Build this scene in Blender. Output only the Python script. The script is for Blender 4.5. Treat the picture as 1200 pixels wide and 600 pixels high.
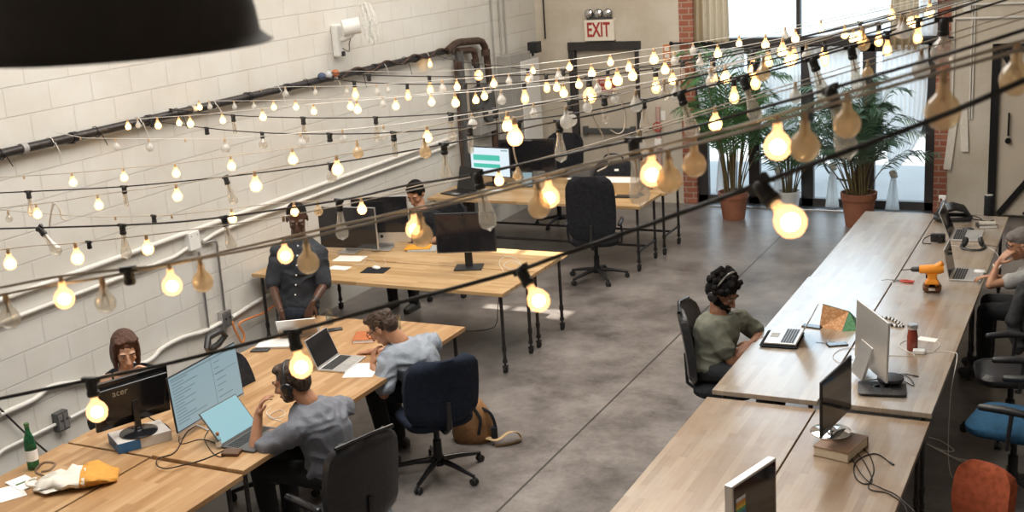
import bpy, bmesh, math, random
from mathutils import Vector, Matrix, noise
random.seed(7)
for o in list(bpy.data.objects): bpy.data.objects.remove(o)
SC = bpy.context.scene
COL = SC.collection
PI = math.pi
R = math.radians
# ------------------------------------------------------------------ camera
CAM_H = 3.75
FPX = 1420.7
YAW, PIT, ROL = .47594888, .25908777, .06728181
def _axes():
    cy, sy, cp, sp = math.cos(YAW), math.sin(YAW), math.cos(PIT), math.sin(PIT)
    f = Vector((-sy*cp, cy*cp, -sp)); r = Vector((cy, sy, 0)); d = f.cross(r)
    cr, sr = math.cos(ROL), math.sin(ROL)
    return cr*r+sr*d, -sr*r+cr*d, f
AR, AD, AF = _axes()
cam_data = bpy.data.cameras.new('camera')
cam = bpy.data.objects.new('camera', cam_data); COL.objects.link(cam)
cam.matrix_world = Matrix.Translation((0, 0, CAM_H)) @ Matrix(((AR.x, -AD.x, -AF.x), (AR.y, -AD.y, -AF.y), (AR.z, -AD.z, -AF.z))).to_4x4()
cam_data.sensor_width = 36; cam_data.lens = 36*FPX/1200
cam_data.clip_start = .05; cam_data.clip_end = 200
cam_data.dof.use_dof = True; cam_data.dof.focus_distance = 8.5; cam_data.dof.aperture_fstop = 4.8
SC.camera = cam
SC.view_settings.view_transform = 'Standard'; SC.view_settings.look = 'None'
SC.view_settings.exposure = -0.05; SC.view_settings.gamma = 1.0
SC.view_settings.use_curve_mapping = False
# pixel of the 1200x600 photograph -> point of the place
def ray(x, y): return AR*((x-600)/FPX) + AD*((y-300)/FPX) + AF
C0 = Vector((0, 0, CAM_H))
def at_z(x, y, z=0.): r = ray(x, y); return C0 + r*((z-CAM_H)/r.z)
def at_x(x, y, X): r = ray(x, y); return C0 + r*(X/r.x)
def at_y(x, y, Y): r = ray(x, y); return C0 + r*(Y/r.y)
def at_d(x, y, d): return C0 + ray(x, y)*d
# ------------------------------------------------------------------ world, sun, skylights
W = bpy.data.worlds.new('sky'); SC.world = W; W.use_nodes = True
wn = W.node_tree.nodes; wl = W.node_tree.links
bg = wn['Background']; bg.inputs[0].default_value = (.70, .87, 1, 1); bg.inputs[1].default_value = 4.0
def lamp(name, kind, loc, rot, energy, color, **kw):
    l = bpy.data.lights.new(name, kind); l.energy = energy; l.color = color
    for k, v in kw.items(): setattr(l, k, v)
    o = bpy.data.objects.new(name, l); COL.objects.link(o); o.location = loc; o.rotation_euler = rot
    return o
SUN_DIR = Vector((-.43, .38, -.82)).normalized()
sun = lamp('sun', 'SUN', (0, 20, 10), (0, 0, 0), 14.0, (1, .93, .82), angle=R(.6))
sun.rotation_euler = SUN_DIR.to_track_quat('-Z', 'Y').to_euler()
sky1 = lamp('skylight_near', 'AREA', (-4.1, 5.8, 5.6), (0, 0, 0), 430, (1, .96, .9), shape='RECTANGLE', size=3.5, size_y=5.0)
sky2 = lamp('skylight_far', 'AREA', (-4.3, 11.5, 5.6), (0, 0, 0), 300, (1, .91, .8), shape='RECTANGLE', size=3.5, size_y=4.0)
# ------------------------------------------------------------------ materials
def node_mat(name):
    m = bpy.data.materials.new(name); m.use_nodes = True
    n, l = m.node_tree.nodes, m.node_tree.links
    return m, n, l, n['Principled BSDF']
def mat(name, col, rough=.6, metal=0., var=.08, scale=30, bump=0., bscale=200, coat=0., spec=None, stretch=None, sheen=0.):
    m, n, l, b = node_mat(name)
    b.inputs['Roughness'].default_value = rough; b.inputs['Metallic'].default_value = metal
    if spec is not None: b.inputs['Specular IOR Level'].default_value = spec
    if coat: b.inputs['Coat Weight'].default_value = coat
    if sheen: b.inputs['Sheen Weight'].default_value = sheen
    tc = n.new('ShaderNodeTexCoord'); src = tc.outputs['Object']
    if stretch:
        mp = n.new('ShaderNodeMapping'); mp.inputs['Scale'].default_value = stretch
        l.new(src, mp.inputs[0]); src = mp.outputs[0]
    nz = n.new('ShaderNodeTexNoise'); nz.inputs['Scale'].default_value = scale; nz.inputs['Detail'].default_value = 4
    l.new(src, nz.inputs['Vector'])
    rp = n.new('ShaderNodeValToRGB'); rp.color_ramp.elements[0].position = .3; rp.color_ramp.elements[1].position = .7
    rp.color_ramp.elements[0].color = (*[max(0, c*(1-var)) for c in col], 1)
    rp.color_ramp.elements[1].color = (*[min(1, c*(1+var)) for c in col], 1)
    l.new(nz.outputs['Fac'], rp.inputs[0]); l.new(rp.outputs[0], b.inputs['Base Color'])
    if bump:
        n2 = n.new('ShaderNodeTexNoise'); n2.inputs['Scale'].default_value = bscale; l.new(src, n2.inputs['Vector'])
        bp = n.new('ShaderNodeBump'); bp.inputs['Strength'].default_value = bump; bp.inputs['Distance'].default_value = .01
        l.new(n2.outputs['Fac'], bp.inputs['Height']); l.new(bp.outputs[0], b.inputs['Normal'])
    return m
def emis(name, col, strength, base=None):
    m, n, l, b = node_mat(name)
    b.inputs['Base Color'].default_value = (*(base or (.02, .02, .02)), 1); b.inputs['Roughness'].default_value = .3
    b.inputs['Emission Color'].default_value = (*col, 1); b.inputs['Emission Strength'].default_value = strength
    m.cycles.emission_sampling = 'NONE'
    return m
def thin_glass(name, tint=(1, 1, 1), refl=.12, milk=0., milkcol=(.9, .85, .75), glow=None):
    m = bpy.data.materials.new(name); m.use_nodes = True
    n, l = m.node_tree.nodes, m.node_tree.links; n.clear()
    out = n.new('ShaderNodeOutputMaterial'); tr = n.new('ShaderNodeBsdfTransparent'); tr.inputs[0].default_value = (*tint, 1)
    gl = n.new('ShaderNodeBsdfGlossy'); gl.inputs['Roughness'].default_value = .03
    fr = n.new('ShaderNodeLayerWeight'); fr.inputs[0].default_value = .5
    pw = n.new('ShaderNodeMath'); pw.operation = 'POWER'; pw.inputs[1].default_value = 3.5; l.new(fr.outputs['Facing'], pw.inputs[0])
    mul = n.new('ShaderNodeMath'); mul.operation = 'MULTIPLY_ADD'; mul.inputs[1].default_value = .7; mul.inputs[2].default_value = refl*.25
    l.new(pw.outputs[0], mul.inputs[0])
    mx = n.new('ShaderNodeMixShader'); l.new(mul.outputs[0], mx.inputs[0]); l.new(tr.outputs[0], mx.inputs[1]); l.new(gl.outputs[0], mx.inputs[2])
    last = mx.outputs[0]
    if milk:
        df = n.new('ShaderNodeBsdfDiffuse'); df.inputs[0].default_value = (*milkcol, 1)
        tl = n.new('ShaderNodeBsdfTranslucent'); tl.inputs[0].default_value = (*milkcol, 1)
        m1 = n.new('ShaderNodeMixShader'); m1.inputs[0].default_value = .5; l.new(df.outputs[0], m1.inputs[1]); l.new(tl.outputs[0], m1.inputs[2])
        m2 = n.new('ShaderNodeMixShader'); m2.inputs[0].default_value = milk; l.new(last, m2.inputs[1]); l.new(m1.outputs[0], m2.inputs[2]); last = m2.outputs[0]
    if glow:
        em = n.new('ShaderNodeEmission'); em.inputs[0].default_value = (*glow[0], 1); em.inputs[1].default_value = glow[1]
        ad = n.new('ShaderNodeAddShader'); l.new(last, ad.inputs[0]); l.new(em.outputs[0], ad.inputs[1]); last = ad.outputs[0]
    l.new(last, out.inputs[0]); m.cycles.emission_sampling = 'NONE'
    return m
def pos_vec(n, l, order, scale=(1, 1, 1)):
    g = n.new('ShaderNodeNewGeometry'); s = n.new('ShaderNodeSeparateXYZ'); c = n.new('ShaderNodeCombineXYZ')
    l.new(g.outputs['Position'], s.inputs[0])
    for i, a in enumerate(order):
        if a is not None:
            mm = n.new('ShaderNodeMath'); mm.operation = 'MULTIPLY'; mm.inputs[1].default_value = scale[i]
            l.new(s.outputs[a], mm.inputs[0]); l.new(mm.outputs[0], c.inputs[i])
    return c.outputs[0]
def masonry(name, order, bw, bh, mortar, c1, c2, cm, rough, bump, dirt=None, depth=.006, streak=None):
    m, n, l, b = node_mat(name); b.inputs['Roughness'].default_value = rough
    v = pos_vec(n, l, order)
    br = n.new('ShaderNodeTexBrick'); br.inputs['Scale'].default_value = 1
    br.inputs['Brick Width'].default_value = bw; br.inputs['Row Height'].default_value = bh
    br.inputs['Mortar Size'].default_value = mortar; br.inputs['Mortar Smooth'].default_value = .3; br.inputs['Bias'].default_value = 0
    br.inputs['Color1'].default_value = (*c1, 1); br.inputs['Color2'].default_value = (*c2, 1); br.inputs['Mortar'].default_value = (*cm, 1)
    l.new(v, br.inputs['Vector'])
    nz = n.new('ShaderNodeTexNoise'); nz.inputs['Scale'].default_value = 1.6; nz.inputs['Detail'].default_value = 8; nz.inputs['Roughness'].default_value = .65
    l.new(v, nz.inputs['Vector'])
    rp = n.new('ShaderNodeValToRGB'); rp.color_ramp.elements[0].position = .38; rp.color_ramp.elements[1].position = .62
    rp.color_ramp.elements[0].color = (*(dirt or (.86, .84, .8)), 1); rp.color_ramp.elements[1].color = (1, 1, 1, 1)
    l.new(nz.outputs['Fac'], rp.inputs[0])
    mx = n.new('ShaderNodeMix'); mx.data_type = 'RGBA'; mx.blend_type = 'MULTIPLY'; mx.inputs[0].default_value = 1
    l.new(br.outputs['Color'], mx.inputs[6]); l.new(rp.outputs[0], mx.inputs[7]); l.new(mx.outputs[2], b.inputs['Base Color'])
    n3 = n.new('ShaderNodeTexNoise'); n3.inputs['Scale'].default_value = 9; n3.inputs['Detail'].default_value = 7; l.new(v, n3.inputs['Vector'])
    ad = n.new('ShaderNodeMath'); ad.operation = 'MULTIPLY_ADD'; ad.inputs[1].default_value = -1.0
    sc = n.new('ShaderNodeMath'); sc.operation = 'MULTIPLY'; sc.inputs[1].default_value = .35
    l.new(n3.outputs['Fac'], sc.inputs[0]); l.new(br.outputs['Fac'], ad.inputs[0]); l.new(sc.outputs[0], ad.inputs[2])
    bp = n.new('ShaderNodeBump'); bp.inputs['Strength'].default_value = bump; bp.inputs['Distance'].default_value = depth
    l.new(ad.outputs[0], bp.inputs['Height']); l.new(bp.outputs[0], b.inputs['Normal'])
    return m
def wood_mat(name, cols, rough=.35, lenx=.42, wid=.045, axis=1, spec=.5, worn=None, coat=0.):
    """butcher-block staves running along object axis 0 (x) or 1 (y)"""
    m, n, l, b = node_mat(name)
    tc = n.new('ShaderNodeTexCoord'); s = n.new('ShaderNodeSeparateXYZ'); c = n.new('ShaderNodeCombineXYZ'); l.new(tc.outputs['Object'], s.inputs[0])
    l.new(s.outputs[axis], c.inputs[0]); l.new(s.outputs[1-axis], c.inputs[1])
    br = n.new('ShaderNodeTexBrick'); br.inputs['Scale'].default_value = 1; br.inputs['Brick Width'].default_value = lenx; br.inputs['Row Height'].default_value = wid
    br.inputs['Mortar Size'].default_value = .0006; br.inputs['Bias'].default_value = 0; br.offset = .37; br.offset_frequency = 2
    br.inputs['Color1'].default_value = (0, 0, 0, 1); br.inputs['Color2'].default_value = (1, 1, 1, 1); br.inputs['Mortar'].default_value = (.3, .3, .3, 1)
    l.new(c.outputs[0], br.inputs['Vector'])
    mp = n.new('ShaderNodeMapping'); mp.inputs['Scale'].default_value = (1.5, 30, 1); l.new(c.outputs[0], mp.inputs[0])
    nz = n.new('ShaderNodeTexNoise'); nz.inputs['Scale'].default_value = 2.0; nz.inputs['Detail'].default_value = 6; l.new(mp.outputs[0], nz.inputs['Vector'])
    ma = n.new('ShaderNodeMath'); ma.operation = 'MULTIPLY_ADD'; ma.inputs[1].default_value = .45; l.new(br.outputs['Color'], ma.inputs[0])
    mb_ = n.new('ShaderNodeMath'); mb_.operation = 'MULTIPLY'; mb_.inputs[1].default_value = .55; l.new(nz.outputs['Fac'], mb_.inputs[0]); l.new(mb_.outputs[0], ma.inputs[2])
    rp = n.new('ShaderNodeValToRGB'); e = rp.color_ramp.elements; e[0].position = .15; e[0].color = (*cols[0], 1); e[1].position = .85; e[1].color = (*cols[2], 1)
    k = e.new(.5); k.color = (*cols[1], 1); l.new(ma.outputs[0], rp.inputs[0])
    last = rp.outputs[0]
    n2 = n.new('ShaderNodeTexNoise'); n2.inputs['Scale'].default_value = 2.2; n2.inputs['Detail'].default_value = 7; n2.inputs['Roughness'].default_value = .62; l.new(tc.outputs['Object'], n2.inputs['Vector'])
    if worn:
        r2 = n.new('ShaderNodeValToRGB'); r2.color_ramp.elements[0].position = .45; r2.color_ramp.elements[1].position = .62
        r2.color_ramp.elements[0].color = (0, 0, 0, 1); r2.color_ramp.elements[1].color = (worn[1],)*3+(1,); l.new(n2.outputs['Fac'], r2.inputs[0])
        mx = n.new('ShaderNodeMix'); mx.data_type = 'RGBA'; mx.inputs[7].default_value = (*worn[0], 1); l.new(r2.outputs[0], mx.inputs[0]); l.new(last, mx.inputs[6]); last = mx.outputs[2]
    l.new(last, b.inputs['Base Color'])
    mr = n.new('ShaderNodeMapRange'); mr.inputs[3].default_value = rough*.75; mr.inputs[4].default_value = rough*1.3; l.new(n2.outputs['Fac'], mr.inputs[0]); l.new(mr.outputs[0], b.inputs['Roughness'])
    b.inputs['Specular IOR Level'].default_value = spec; b.inputs['Coat Weight'].default_value = coat; b.inputs['Coat Roughness'].default_value = .22
    bp = n.new('ShaderNodeBump'); bp.inputs['Strength'].default_value = .15; bp.inputs['Distance'].default_value = .002; l.new(n2.outputs['Fac'], bp.inputs['Height']); l.new(bp.outputs[0], b.inputs['Normal'])
    return m
def sheer(name, col, alpha):
    m = bpy.data.materials.new(name); m.use_nodes = True; n, l = m.node_tree.nodes, m.node_tree.links; n.clear()
    out = n.new('ShaderNodeOutputMaterial'); df = n.new('ShaderNodeBsdfDiffuse'); tl = n.new('ShaderNodeBsdfTranslucent'); tr = n.new('ShaderNodeBsdfTransparent')
    df.inputs[0].default_value = (*col, 1); tl.inputs[0].default_value = (*col, 1)
    a = n.new('ShaderNodeMixShader'); a.inputs[0].default_value = .55; l.new(df.outputs[0], a.inputs[1]); l.new(tl.outputs[0], a.inputs[2])
    b = n.new('ShaderNodeMixShader'); b.inputs[0].default_value = alpha; l.new(tr.outputs[0], b.inputs[1]); l.new(a.outputs[0], b.inputs[2]); l.new(b.outputs[0], out.inputs[0])
    return m
M = {}
M['honey'] = wood_mat('butcher_block_honey', ((.30, .155, .062), (.41, .24, .11), (.52, .345, .19)), .38, axis=1)
M['honeyx'] = wood_mat('butcher_block_honey_cross', ((.36, .21, .09), (.48, .31, .15), (.58, .41, .23)), .36, axis=0)
M['greywood'] = wood_mat('worn_butcher_block', ((.22, .15, .095), (.31, .235, .165), (.41, .33, .25)), .30, axis=1, spec=.8, worn=((.36, .35, .33), .5), coat=1.)
M['tanwood'] = wood_mat('worn_butcher_block_tan', ((.19, .115, .065), (.27, .18, .11), (.35, .26, .175)), .32, axis=1, spec=.7, worn=((.36, .32, .27), .35), coat=.9)
M['edge'] = mat('tabletop_edge', (.30, .14, .05), .5, var=.2, scale=60)
M['black_metal'] = mat('black_steel', (.02, .02, .022), .35, .6)
M['gun'] = mat('gunmetal_pipe', (.06, .055, .055), .4, .8, var=.3)
M['steel'] = mat('brushed_steel', (.55, .55, .56), .3, .95)
M['chrome'] = mat('chrome', (.75, .76, .78), .12, 1.)
M['alu'] = mat('anodised_aluminium', (.68, .68, .68), .38, .85, var=.03)
M['black_plastic'] = mat('black_plastic', (.018, .018, .02), .42)
M['black_gloss'] = mat('black_gloss_plastic', (.012, .012, .014), .15)
M['black_fabric'] = mat('black_fabric', (.018, .019, .023), .9, var=.3, bump=.4, bscale=400, spec=.2)
M['navy_fabric'] = mat('navy_fabric', (.012, .018, .034), .85, var=.25, bump=.4, bscale=400, spec=.25)
M['blue_fabric'] = mat('blue_fabric', (.025, .085, .16), .9, var=.2, bump=.3, bscale=300, spec=.2)
M['rust_fabric'] = mat('rust_fabric', (.30, .07, .03), .9, var=.25, bump=.3, bscale=300, spec=.2)
M['brown_fabric'] = mat('brown_fabric', (.13, .05, .03), .9, var=.25, bump=.3, bscale=300, spec=.2)
M['leather'] = mat('black_leather', (.02, .02, .023), .35, var=.2, bump=.25, bscale=60)
M['rubber'] = mat('black_rubber', (.015, .015, .015), .7)
M['white'] = mat('white_plastic', (.8, .8, .78), .4, var=.03)
M['paper'] = mat('white_paper', (.86, .85, .82), .8, var=.02)
M['wall_white_metal'] = mat('white_painted_conduit', (.72, .70, .66), .45, var=.06)
M['grey_paint'] = mat('grey_painted_metal', (.33, .32, .30), .5, var=.1, scale=8)
M['dark_grey'] = mat('dark_grey_metal', (.10, .10, .10), .5, .3)
M['brown_pipe'] = mat('rusted_pipe', (.07, .04, .028), .6, .3, var=.5, scale=14)
M['orange_cord'] = mat('orange_cord', (.75, .28, .10), .5)
M['cream_cord'] = mat('cream_cord', (.50, .42, .33), .55)
M['white_cord'] = mat('white_cord', (.72, .69, .64), .5)
M['black_cord'] = mat('black_cord', (.020, .016, .014), .55)
M['beige_socket'] = mat('beige_socket', (.55, .38, .22), .5, var=.15)
M['terracotta'] = mat('terracotta', (.26, .10, .055), .75, var=.15, scale=8, bump=.1, bscale=60)
M['soil'] = mat('potting_soil', (.03, .02, .013), .95, var=.4, scale=80, bump=.6, bscale=80)
M['leaf'] = mat('palm_leaf', (.05, .145, .04), .45, var=.45, scale=6, spec=.6)
M['leaf2'] = mat('palm_leaf_blue', (.06, .13, .075), .4, var=.45, scale=6, spec=.7)
M['stem'] = mat('palm_stem', (.13, .10, .045), .6, var=.3, scale=12)
M['frame'] = mat('dark_window_frame', (.035, .03, .03), .45, var=.2, scale=6)
M['doorpaint'] = mat('beige_door_paint', (.50, .44, .36), .55, var=.05, scale=3)
M['beige_cloth'] = sheer('beige_curtain_cloth', (.50, .38, .24), .97)
M['sheer'] = sheer('white_sheer_cloth', (.93, .94, .94), .90)
M['cloth_white'] = mat('white_cotton', (.74, .70, .62), .9, var=.06, bump=.3, bscale=40)
M['green_glass'] = thin_glass('green_bottle_glass', (.12, .42, .25), .25, milk=.25, milkcol=(.05, .28, .14))
M['clear_glass'] = thin_glass('clear_glass', (.93, .95, .95), .3)
M['window_glass'] = thin_glass('window_glass', (.97, .98, .99), .1)
M['water'] = thin_glass('water', (.8, .86, .88), .3)
M['red'] = mat('red_plastic', (.45, .05, .03), .4)
M['redsign'] = mat('red_sign_paint', (.36, .03, .02), .6)
M['orangesign'] = mat('orange_sign_paint', (.62, .22, .06), .6)
M['signwhite'] = mat('sign_face', (.80, .74, .64), .5, var=.03)
# ------------------------------------------------------------------ mesh builder
class MB:
    def __init__(s, root=None):
        s.v = []; s.f = []; s.m = Matrix.Translation(-root.location) if root is not None else Matrix(); s.mi = []; s.cur = 0
    def add(s, vs, fs):
        k = len(s.v); s.v += [s.m @ Vector(v) for v in vs]; s.f += [[i+k for i in f] for f in fs]; s.mi += [s.cur]*len(fs)
    def box(s, c, d, rz=0, rx=0, ry=0, mtx=None):
        a, b, h = d[0]/2, d[1]/2, d[2]/2
        T = Matrix.Translation(c) @ (mtx or (Matrix.Rotation(rz, 4, 'Z') @ Matrix.Rotation(ry, 4, 'Y') @ Matrix.Rotation(rx, 4, 'X')))
        vs = [T @ Vector((x*a, y*b, z*h)) for z in (-1, 1) for x, y in ((-1, -1), (1, -1), (1, 1), (-1, 1))]
        s.add(vs, [(3, 2, 1, 0), (4, 5, 6, 7), (0, 1, 5, 4), (1, 2, 6, 5), (2, 3, 7, 6), (3, 0, 4, 7)]); return s
    def rings(s, rings, caps=True, closed=False):
        n = len(rings[0]); vs = [p for r in rings for p in r]; fs = []
        K = len(rings)
        for i in range(K if closed else K-1):
            for j in range(n):
                a = i*n+j; b = i*n+(j+1) % n; c = ((i+1) % K)*n+(j+1) % n; d = ((i+1) % K)*n+j
                fs.append((a, b, c, d))
        if caps and not closed: fs.append(tuple(reversed(range(n)))); fs.append(tuple((K-1)*n+j for j in range(n)))
        s.add(vs, fs); return s
    def tube(s, pts, r, n=8, closed=False, caps=True, sy=1.):
        pts = [Vector(p) for p in pts]; K = len(pts); rr = r if isinstance(r, (list, tuple)) else [r]*K
        rings = []; up = None
        for i, p in enumerate(pts):
            t = (pts[(i+1) % K]-pts[i-1]) if closed or 0 < i < K-1 else (pts[1]-pts[0] if i == 0 else pts[-1]-pts[-2])
            if t.length < 1e-9: t = Vector((0, 0, 1))
            t.normalize()
            if up is None: up = Vector((0, 0, 1)) if abs(t.z) < .9 else Vector((0, 1, 0))
            a = up.cross(t)
            if a.length < 1e-6: a = Vector((1, 0, 0)).cross(t)
            a.normalize(); b = t.cross(a); up = b
            rings.append([p + a*(rr[i]*math.cos(2*PI*j/n)) + b*(rr[i]*sy*math.sin(2*PI*j/n)) for j in range(n)])
        return s.rings(rings, caps, closed)
    def cyl(s, p0, p1, r0, r1=None, n=16): return s.tube([p0, p1], [r0, r0 if r1 is None else r1], n)
    def lathe(s, prof, o=(0, 0, 0), n=20, axis=None, caps=True):
        T = Matrix.Translation(o)
        if axis is not None: T = T @ Vector((0, 0, 1)).rotation_difference(Vector(axis)).to_matrix().to_4x4()
        return s.rings([[T @ Vector((r*math.cos(2*PI*j/n), r*math.sin(2*PI*j/n), z)) for j in range(n)] for r, z in prof], caps)
    def ell(s, c, rad, mtx=None, n=12, k=8):
        if isinstance(rad, (int, float)): rad = (rad,)*3
        T = Matrix.Translation(c) @ (mtx.to_4x4() if mtx else Matrix())
        pr = []
        for i in range(k+1):
            a = -PI/2+PI*i/k; pr.append([T @ Vector((rad[0]*max(math.cos(a), .001)*math.cos(2*PI*j/n), rad[1]*max(math.cos(a), .001)*math.sin(2*PI*j/n), rad[2]*math.sin(a))) for j in range(n)])
        return s.rings(pr)
    def cone(s, a, b, ra, rb, n=10):
        """round cone a->b"""
        a = Vector(a); b = Vector(b); t = (b-a); L = t.length
        if L < 1e-6: return s.ell(a, ra)
        t /= L; pts = []; rr = []
        for q in (-1, -.8, -.45): pts.append(a+t*ra*q); rr.append(ra*math.sqrt(max(1-q*q, .0001)))
        pts.append(a); rr.append(ra); pts.append(b); rr.append(rb)
        for q in (.45, .8, 1): pts.append(b+t*rb*q); rr.append(rb*math.sqrt(max(1-q*q, .0001)))
        return s.tube(pts, rr, n)
    def chain(s, pts, rs, n=10):
        for i in range(len(pts)-1): s.cone(pts[i], pts[i+1], rs[i], rs[i+1], n)
        return s
    def prism(s, poly, o, ex, ey, ez, z0, z1):
        ex, ey, ez, o = Vector(ex), Vector(ey), Vector(ez), Vector(o)
        return s.rings([[o+ex*x+ey*y+ez*z for x, y in poly] for z in (z0, z1)])
    def quad(s, a, b, c, d): s.add([a, b, c, d], [(0, 1, 2, 3)]); return s
    def build(s, name, m, parent=None, smooth=None, bevel=0., mods=None):
        me = bpy.data.meshes.new(name); me.from_pydata([tuple(v) for v in s.v], [], s.f); me.validate()
        for mm in (m if isinstance(m, (list, tuple)) else [m]): me.materials.append(mm)
        if isinstance(m, (list, tuple)): me.polygons.foreach_set('material_index', s.mi[:len(me.polygons)])
        bm = bmesh.new(); bm.from_mesh(me); bmesh.ops.recalc_face_normals(bm, faces=bm.faces); bm.to_mesh(me); bm.free()
        if smooth is not None:
            me.polygons.foreach_set('use_smooth', [True]*len(me.polygons)); me.set_sharp_from_angle(angle=R(smooth))
        o = bpy.data.objects.new(name, me); COL.objects.link(o)
        if parent is not None: o.parent = parent
        if bevel:
            b = o.modifiers.new('bevel', 'BEVEL'); b.width = bevel; b.segments = 2; b.limit_method = 'ANGLE'; b.angle_limit = R(40)
        return o
def tag(o, label=None, cat=None, group=None, kind=None):
    if label: o['label'] = label
    if cat: o['category'] = cat
    if group: o['group'] = group
    if kind: o['kind'] = kind
    return o
def thing(name, label, cat, loc=(0, 0, 0), rz=0, group=None):
    o = bpy.data.objects.new(name, None); COL.objects.link(o); o.empty_display_size = .1
    o.location = loc; o.rotation_euler = (0, 0, rz); return tag(o, label, cat, group)
def kids(o): return [c for c in bpy.data.objects if c.parent == o]
def dup(o, loc=None, rz=None, label=None, parent=None):
    c = o.copy(); COL.objects.link(c)
    if parent is not None: c.parent = parent
    for ch in kids(o): dup(ch, parent=c)
    if loc is not None: c.location = loc
    if rz is not None: c.rotation_euler = (0, 0, rz)
    if label: c['label'] = label
    return c
def struct(name, mb, m, **k): return tag(mb.build(name, m, **k), kind='structure')
def arc(p0, p1, sag, n=8):
    p0, p1 = Vector(p0), Vector(p1); return [p0.lerp(p1, i/n)+Vector((0, 0, -sag*4*(i/n)*(1-i/n))) for i in range(n+1)]
def spline(pts, k=6):
    pts = [Vector(p) for p in pts]; out = []
    P = [pts[0]*2-pts[1]]+pts+[pts[-1]*2-pts[-2]]
    for i in range(1, len(P)-2):
        for j in range(k):
            t = j/k; a, b, c, d = P[i-1], P[i], P[i+1], P[i+2]
            out.append(.5*((2*b)+(c-a)*t+(2*a-5*b+4*c-d)*t*t+(3*b-a-3*c+d)*t**3))
    out.append(pts[-1]); return out
def text_mesh(name, s, size, m, parent, mtx, ext=.002, sx=1., align='CENTER', bold=0.):
    cu = bpy.data.curves.new(name, 'FONT'); cu.body = s; cu.size = size; cu.extrude = ext; cu.align_x = align; cu.align_y = 'CENTER'; cu.offset = bold
    t = bpy.data.objects.new(name+'_curve', cu); COL.objects.link(t); bpy.context.view_layer.update()
    me = bpy.data.meshes.new_from_object(t.evaluated_get(bpy.context.evaluated_depsgraph_get())); bpy.data.objects.remove(t)
    me.name = name; me.materials.clear(); me.materials.append(m)
    me.transform(mtx @ Matrix.Diagonal((sx, 1, 1, 1)))
    o = bpy.data.objects.new(name, me); COL.objects.link(o); o.parent = parent; return o
# ================================================================== room shell
WX, WY, RX, TOP = -7.45, 15.66, 3.2, 5.8
M['floor'] = (lambda: None)()
def floor_mat():
    m, n, l, b = node_mat('polished_concrete')
    v = pos_vec(n, l, (0, 1, None))
    nz = n.new('ShaderNodeTexNoise'); nz.inputs['Scale'].default_value = 1.5; nz.inputs['Detail'].default_value = 12; nz.inputs['Roughness'].default_value = .74; l.new(v, nz.inputs['Vector'])
    rp = n.new('ShaderNodeValToRGB'); e = rp.color_ramp.elements; e[0].position = .36; e[0].color = (.080, .070, .066, 1); e[1].position = .66; e[1].color = (.26, .235, .22, 1); l.new(nz.outputs['Fac'], rp.inputs[0])
    br = n.new('ShaderNodeTexBrick'); br.offset = 0; br.inputs['Scale'].default_value = 1; br.inputs['Brick Width'].default_value = 4.3; br.inputs['Row Height'].default_value = 60; br.inputs['Mortar Size'].default_value = .010
    br.inputs['Color1'].default_value = br.inputs['Color2'].default_value = (1, 1, 1, 1); br.inputs['Mortar'].default_value = (.25, .24, .23, 1)
    mp = n.new('ShaderNodeMapping'); mp.inputs['Location'].default_value = (3.610, 14.0, 0); l.new(v, mp.inputs[0]); l.new(mp.outputs[0], br.inputs['Vector'])
    mx = n.new('ShaderNodeMix'); mx.data_type = 'RGBA'; mx.blend_type = 'MULTIPLY'; mx.inputs[0].default_value = 1; l.new(rp.outputs[0], mx.inputs[6]); l.new(br.outputs[0], mx.inputs[7]); l.new(mx.outputs[2], b.inputs['Base Color'])
    mr = n.new('ShaderNodeMapRange'); mr.inputs[3].default_value = .18; mr.inputs[4].default_value = .48; l.new(nz.outputs['Fac'], mr.inputs[0]); l.new(mr.outputs[0], b.inputs['Roughness'])
    n2 = n.new('ShaderNodeTexNoise'); n2.inputs['Scale'].default_value = 25; n2.inputs['Detail'].default_value = 5; l.new(v, n2.inputs['Vector'])
    bp = n.new('ShaderNodeBump'); bp.inputs['Strength'].default_value = .12; bp.inputs['Distance'].default_value = .01; l.new(n2.outputs['Fac'], bp.inputs['Height']); l.new(bp.outputs[0], b.inputs['Normal'])
    return m
M['floor'] = floor_mat()
M['cmu'] = masonry('painted_concrete_block', (1, 2, None), .44, .222, .007, (.66, .65, .615), (.675, .665, .63), (.635, .62, .585), .5, .8, dirt=(.93, .91, .88), depth=.008)
M['backwall'] = masonry('painted_back_wall', (0, 2, None), .44, .222, .004, (.60, .55, .47), (.62, .57, .49), (.58, .53, .45), .6, .12, dirt=(.86, .83, .78), depth=.004)
M['brick'] = masonry('red_brick', (0, 2, None), .20, .078, .010, (.32, .10, .06), (.40, .15, .09), (.42, .30, .24), .8, .7, depth=.006)
M['plaster'] = mat('white_plaster', (.62, .60, .56), .8, var=.05, scale=2)
M['pavement'] = mat('pale_pavement', (.25, .25, .245), .8, var=.06, scale=1.5)
struct('floor', MB().box(((WX+RX)/2, 7.0, -.1), (RX-WX+.4, 18.0, .2)), M['floor'])
struct('wall_left', MB().box((WX-.1, 7.0, TOP/2-.1), (.2, 18.0, TOP+.2)), M['cmu'])
struct('wall_right', MB().box((RX+.1, 7.0, TOP/2-.1), (.2, 18.0, TOP+.2)), M['plaster'])
struct('wall_front', MB().box(((WX+RX)/2, -2.1, TOP/2-.1), (RX-WX+.4, .2, TOP+.2)), M['plaster'])
SKX, SKY, SKW, SKD = -2.31, 7.91, .50, .15    # narrow roof light that lets the sun in
cg = MB()
def cbox(x0, x1, y0, y1): cg.box(((x0+x1)/2, (y0+y1)/2, TOP+.02), (x1-x0, y1-y0, .04))
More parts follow.
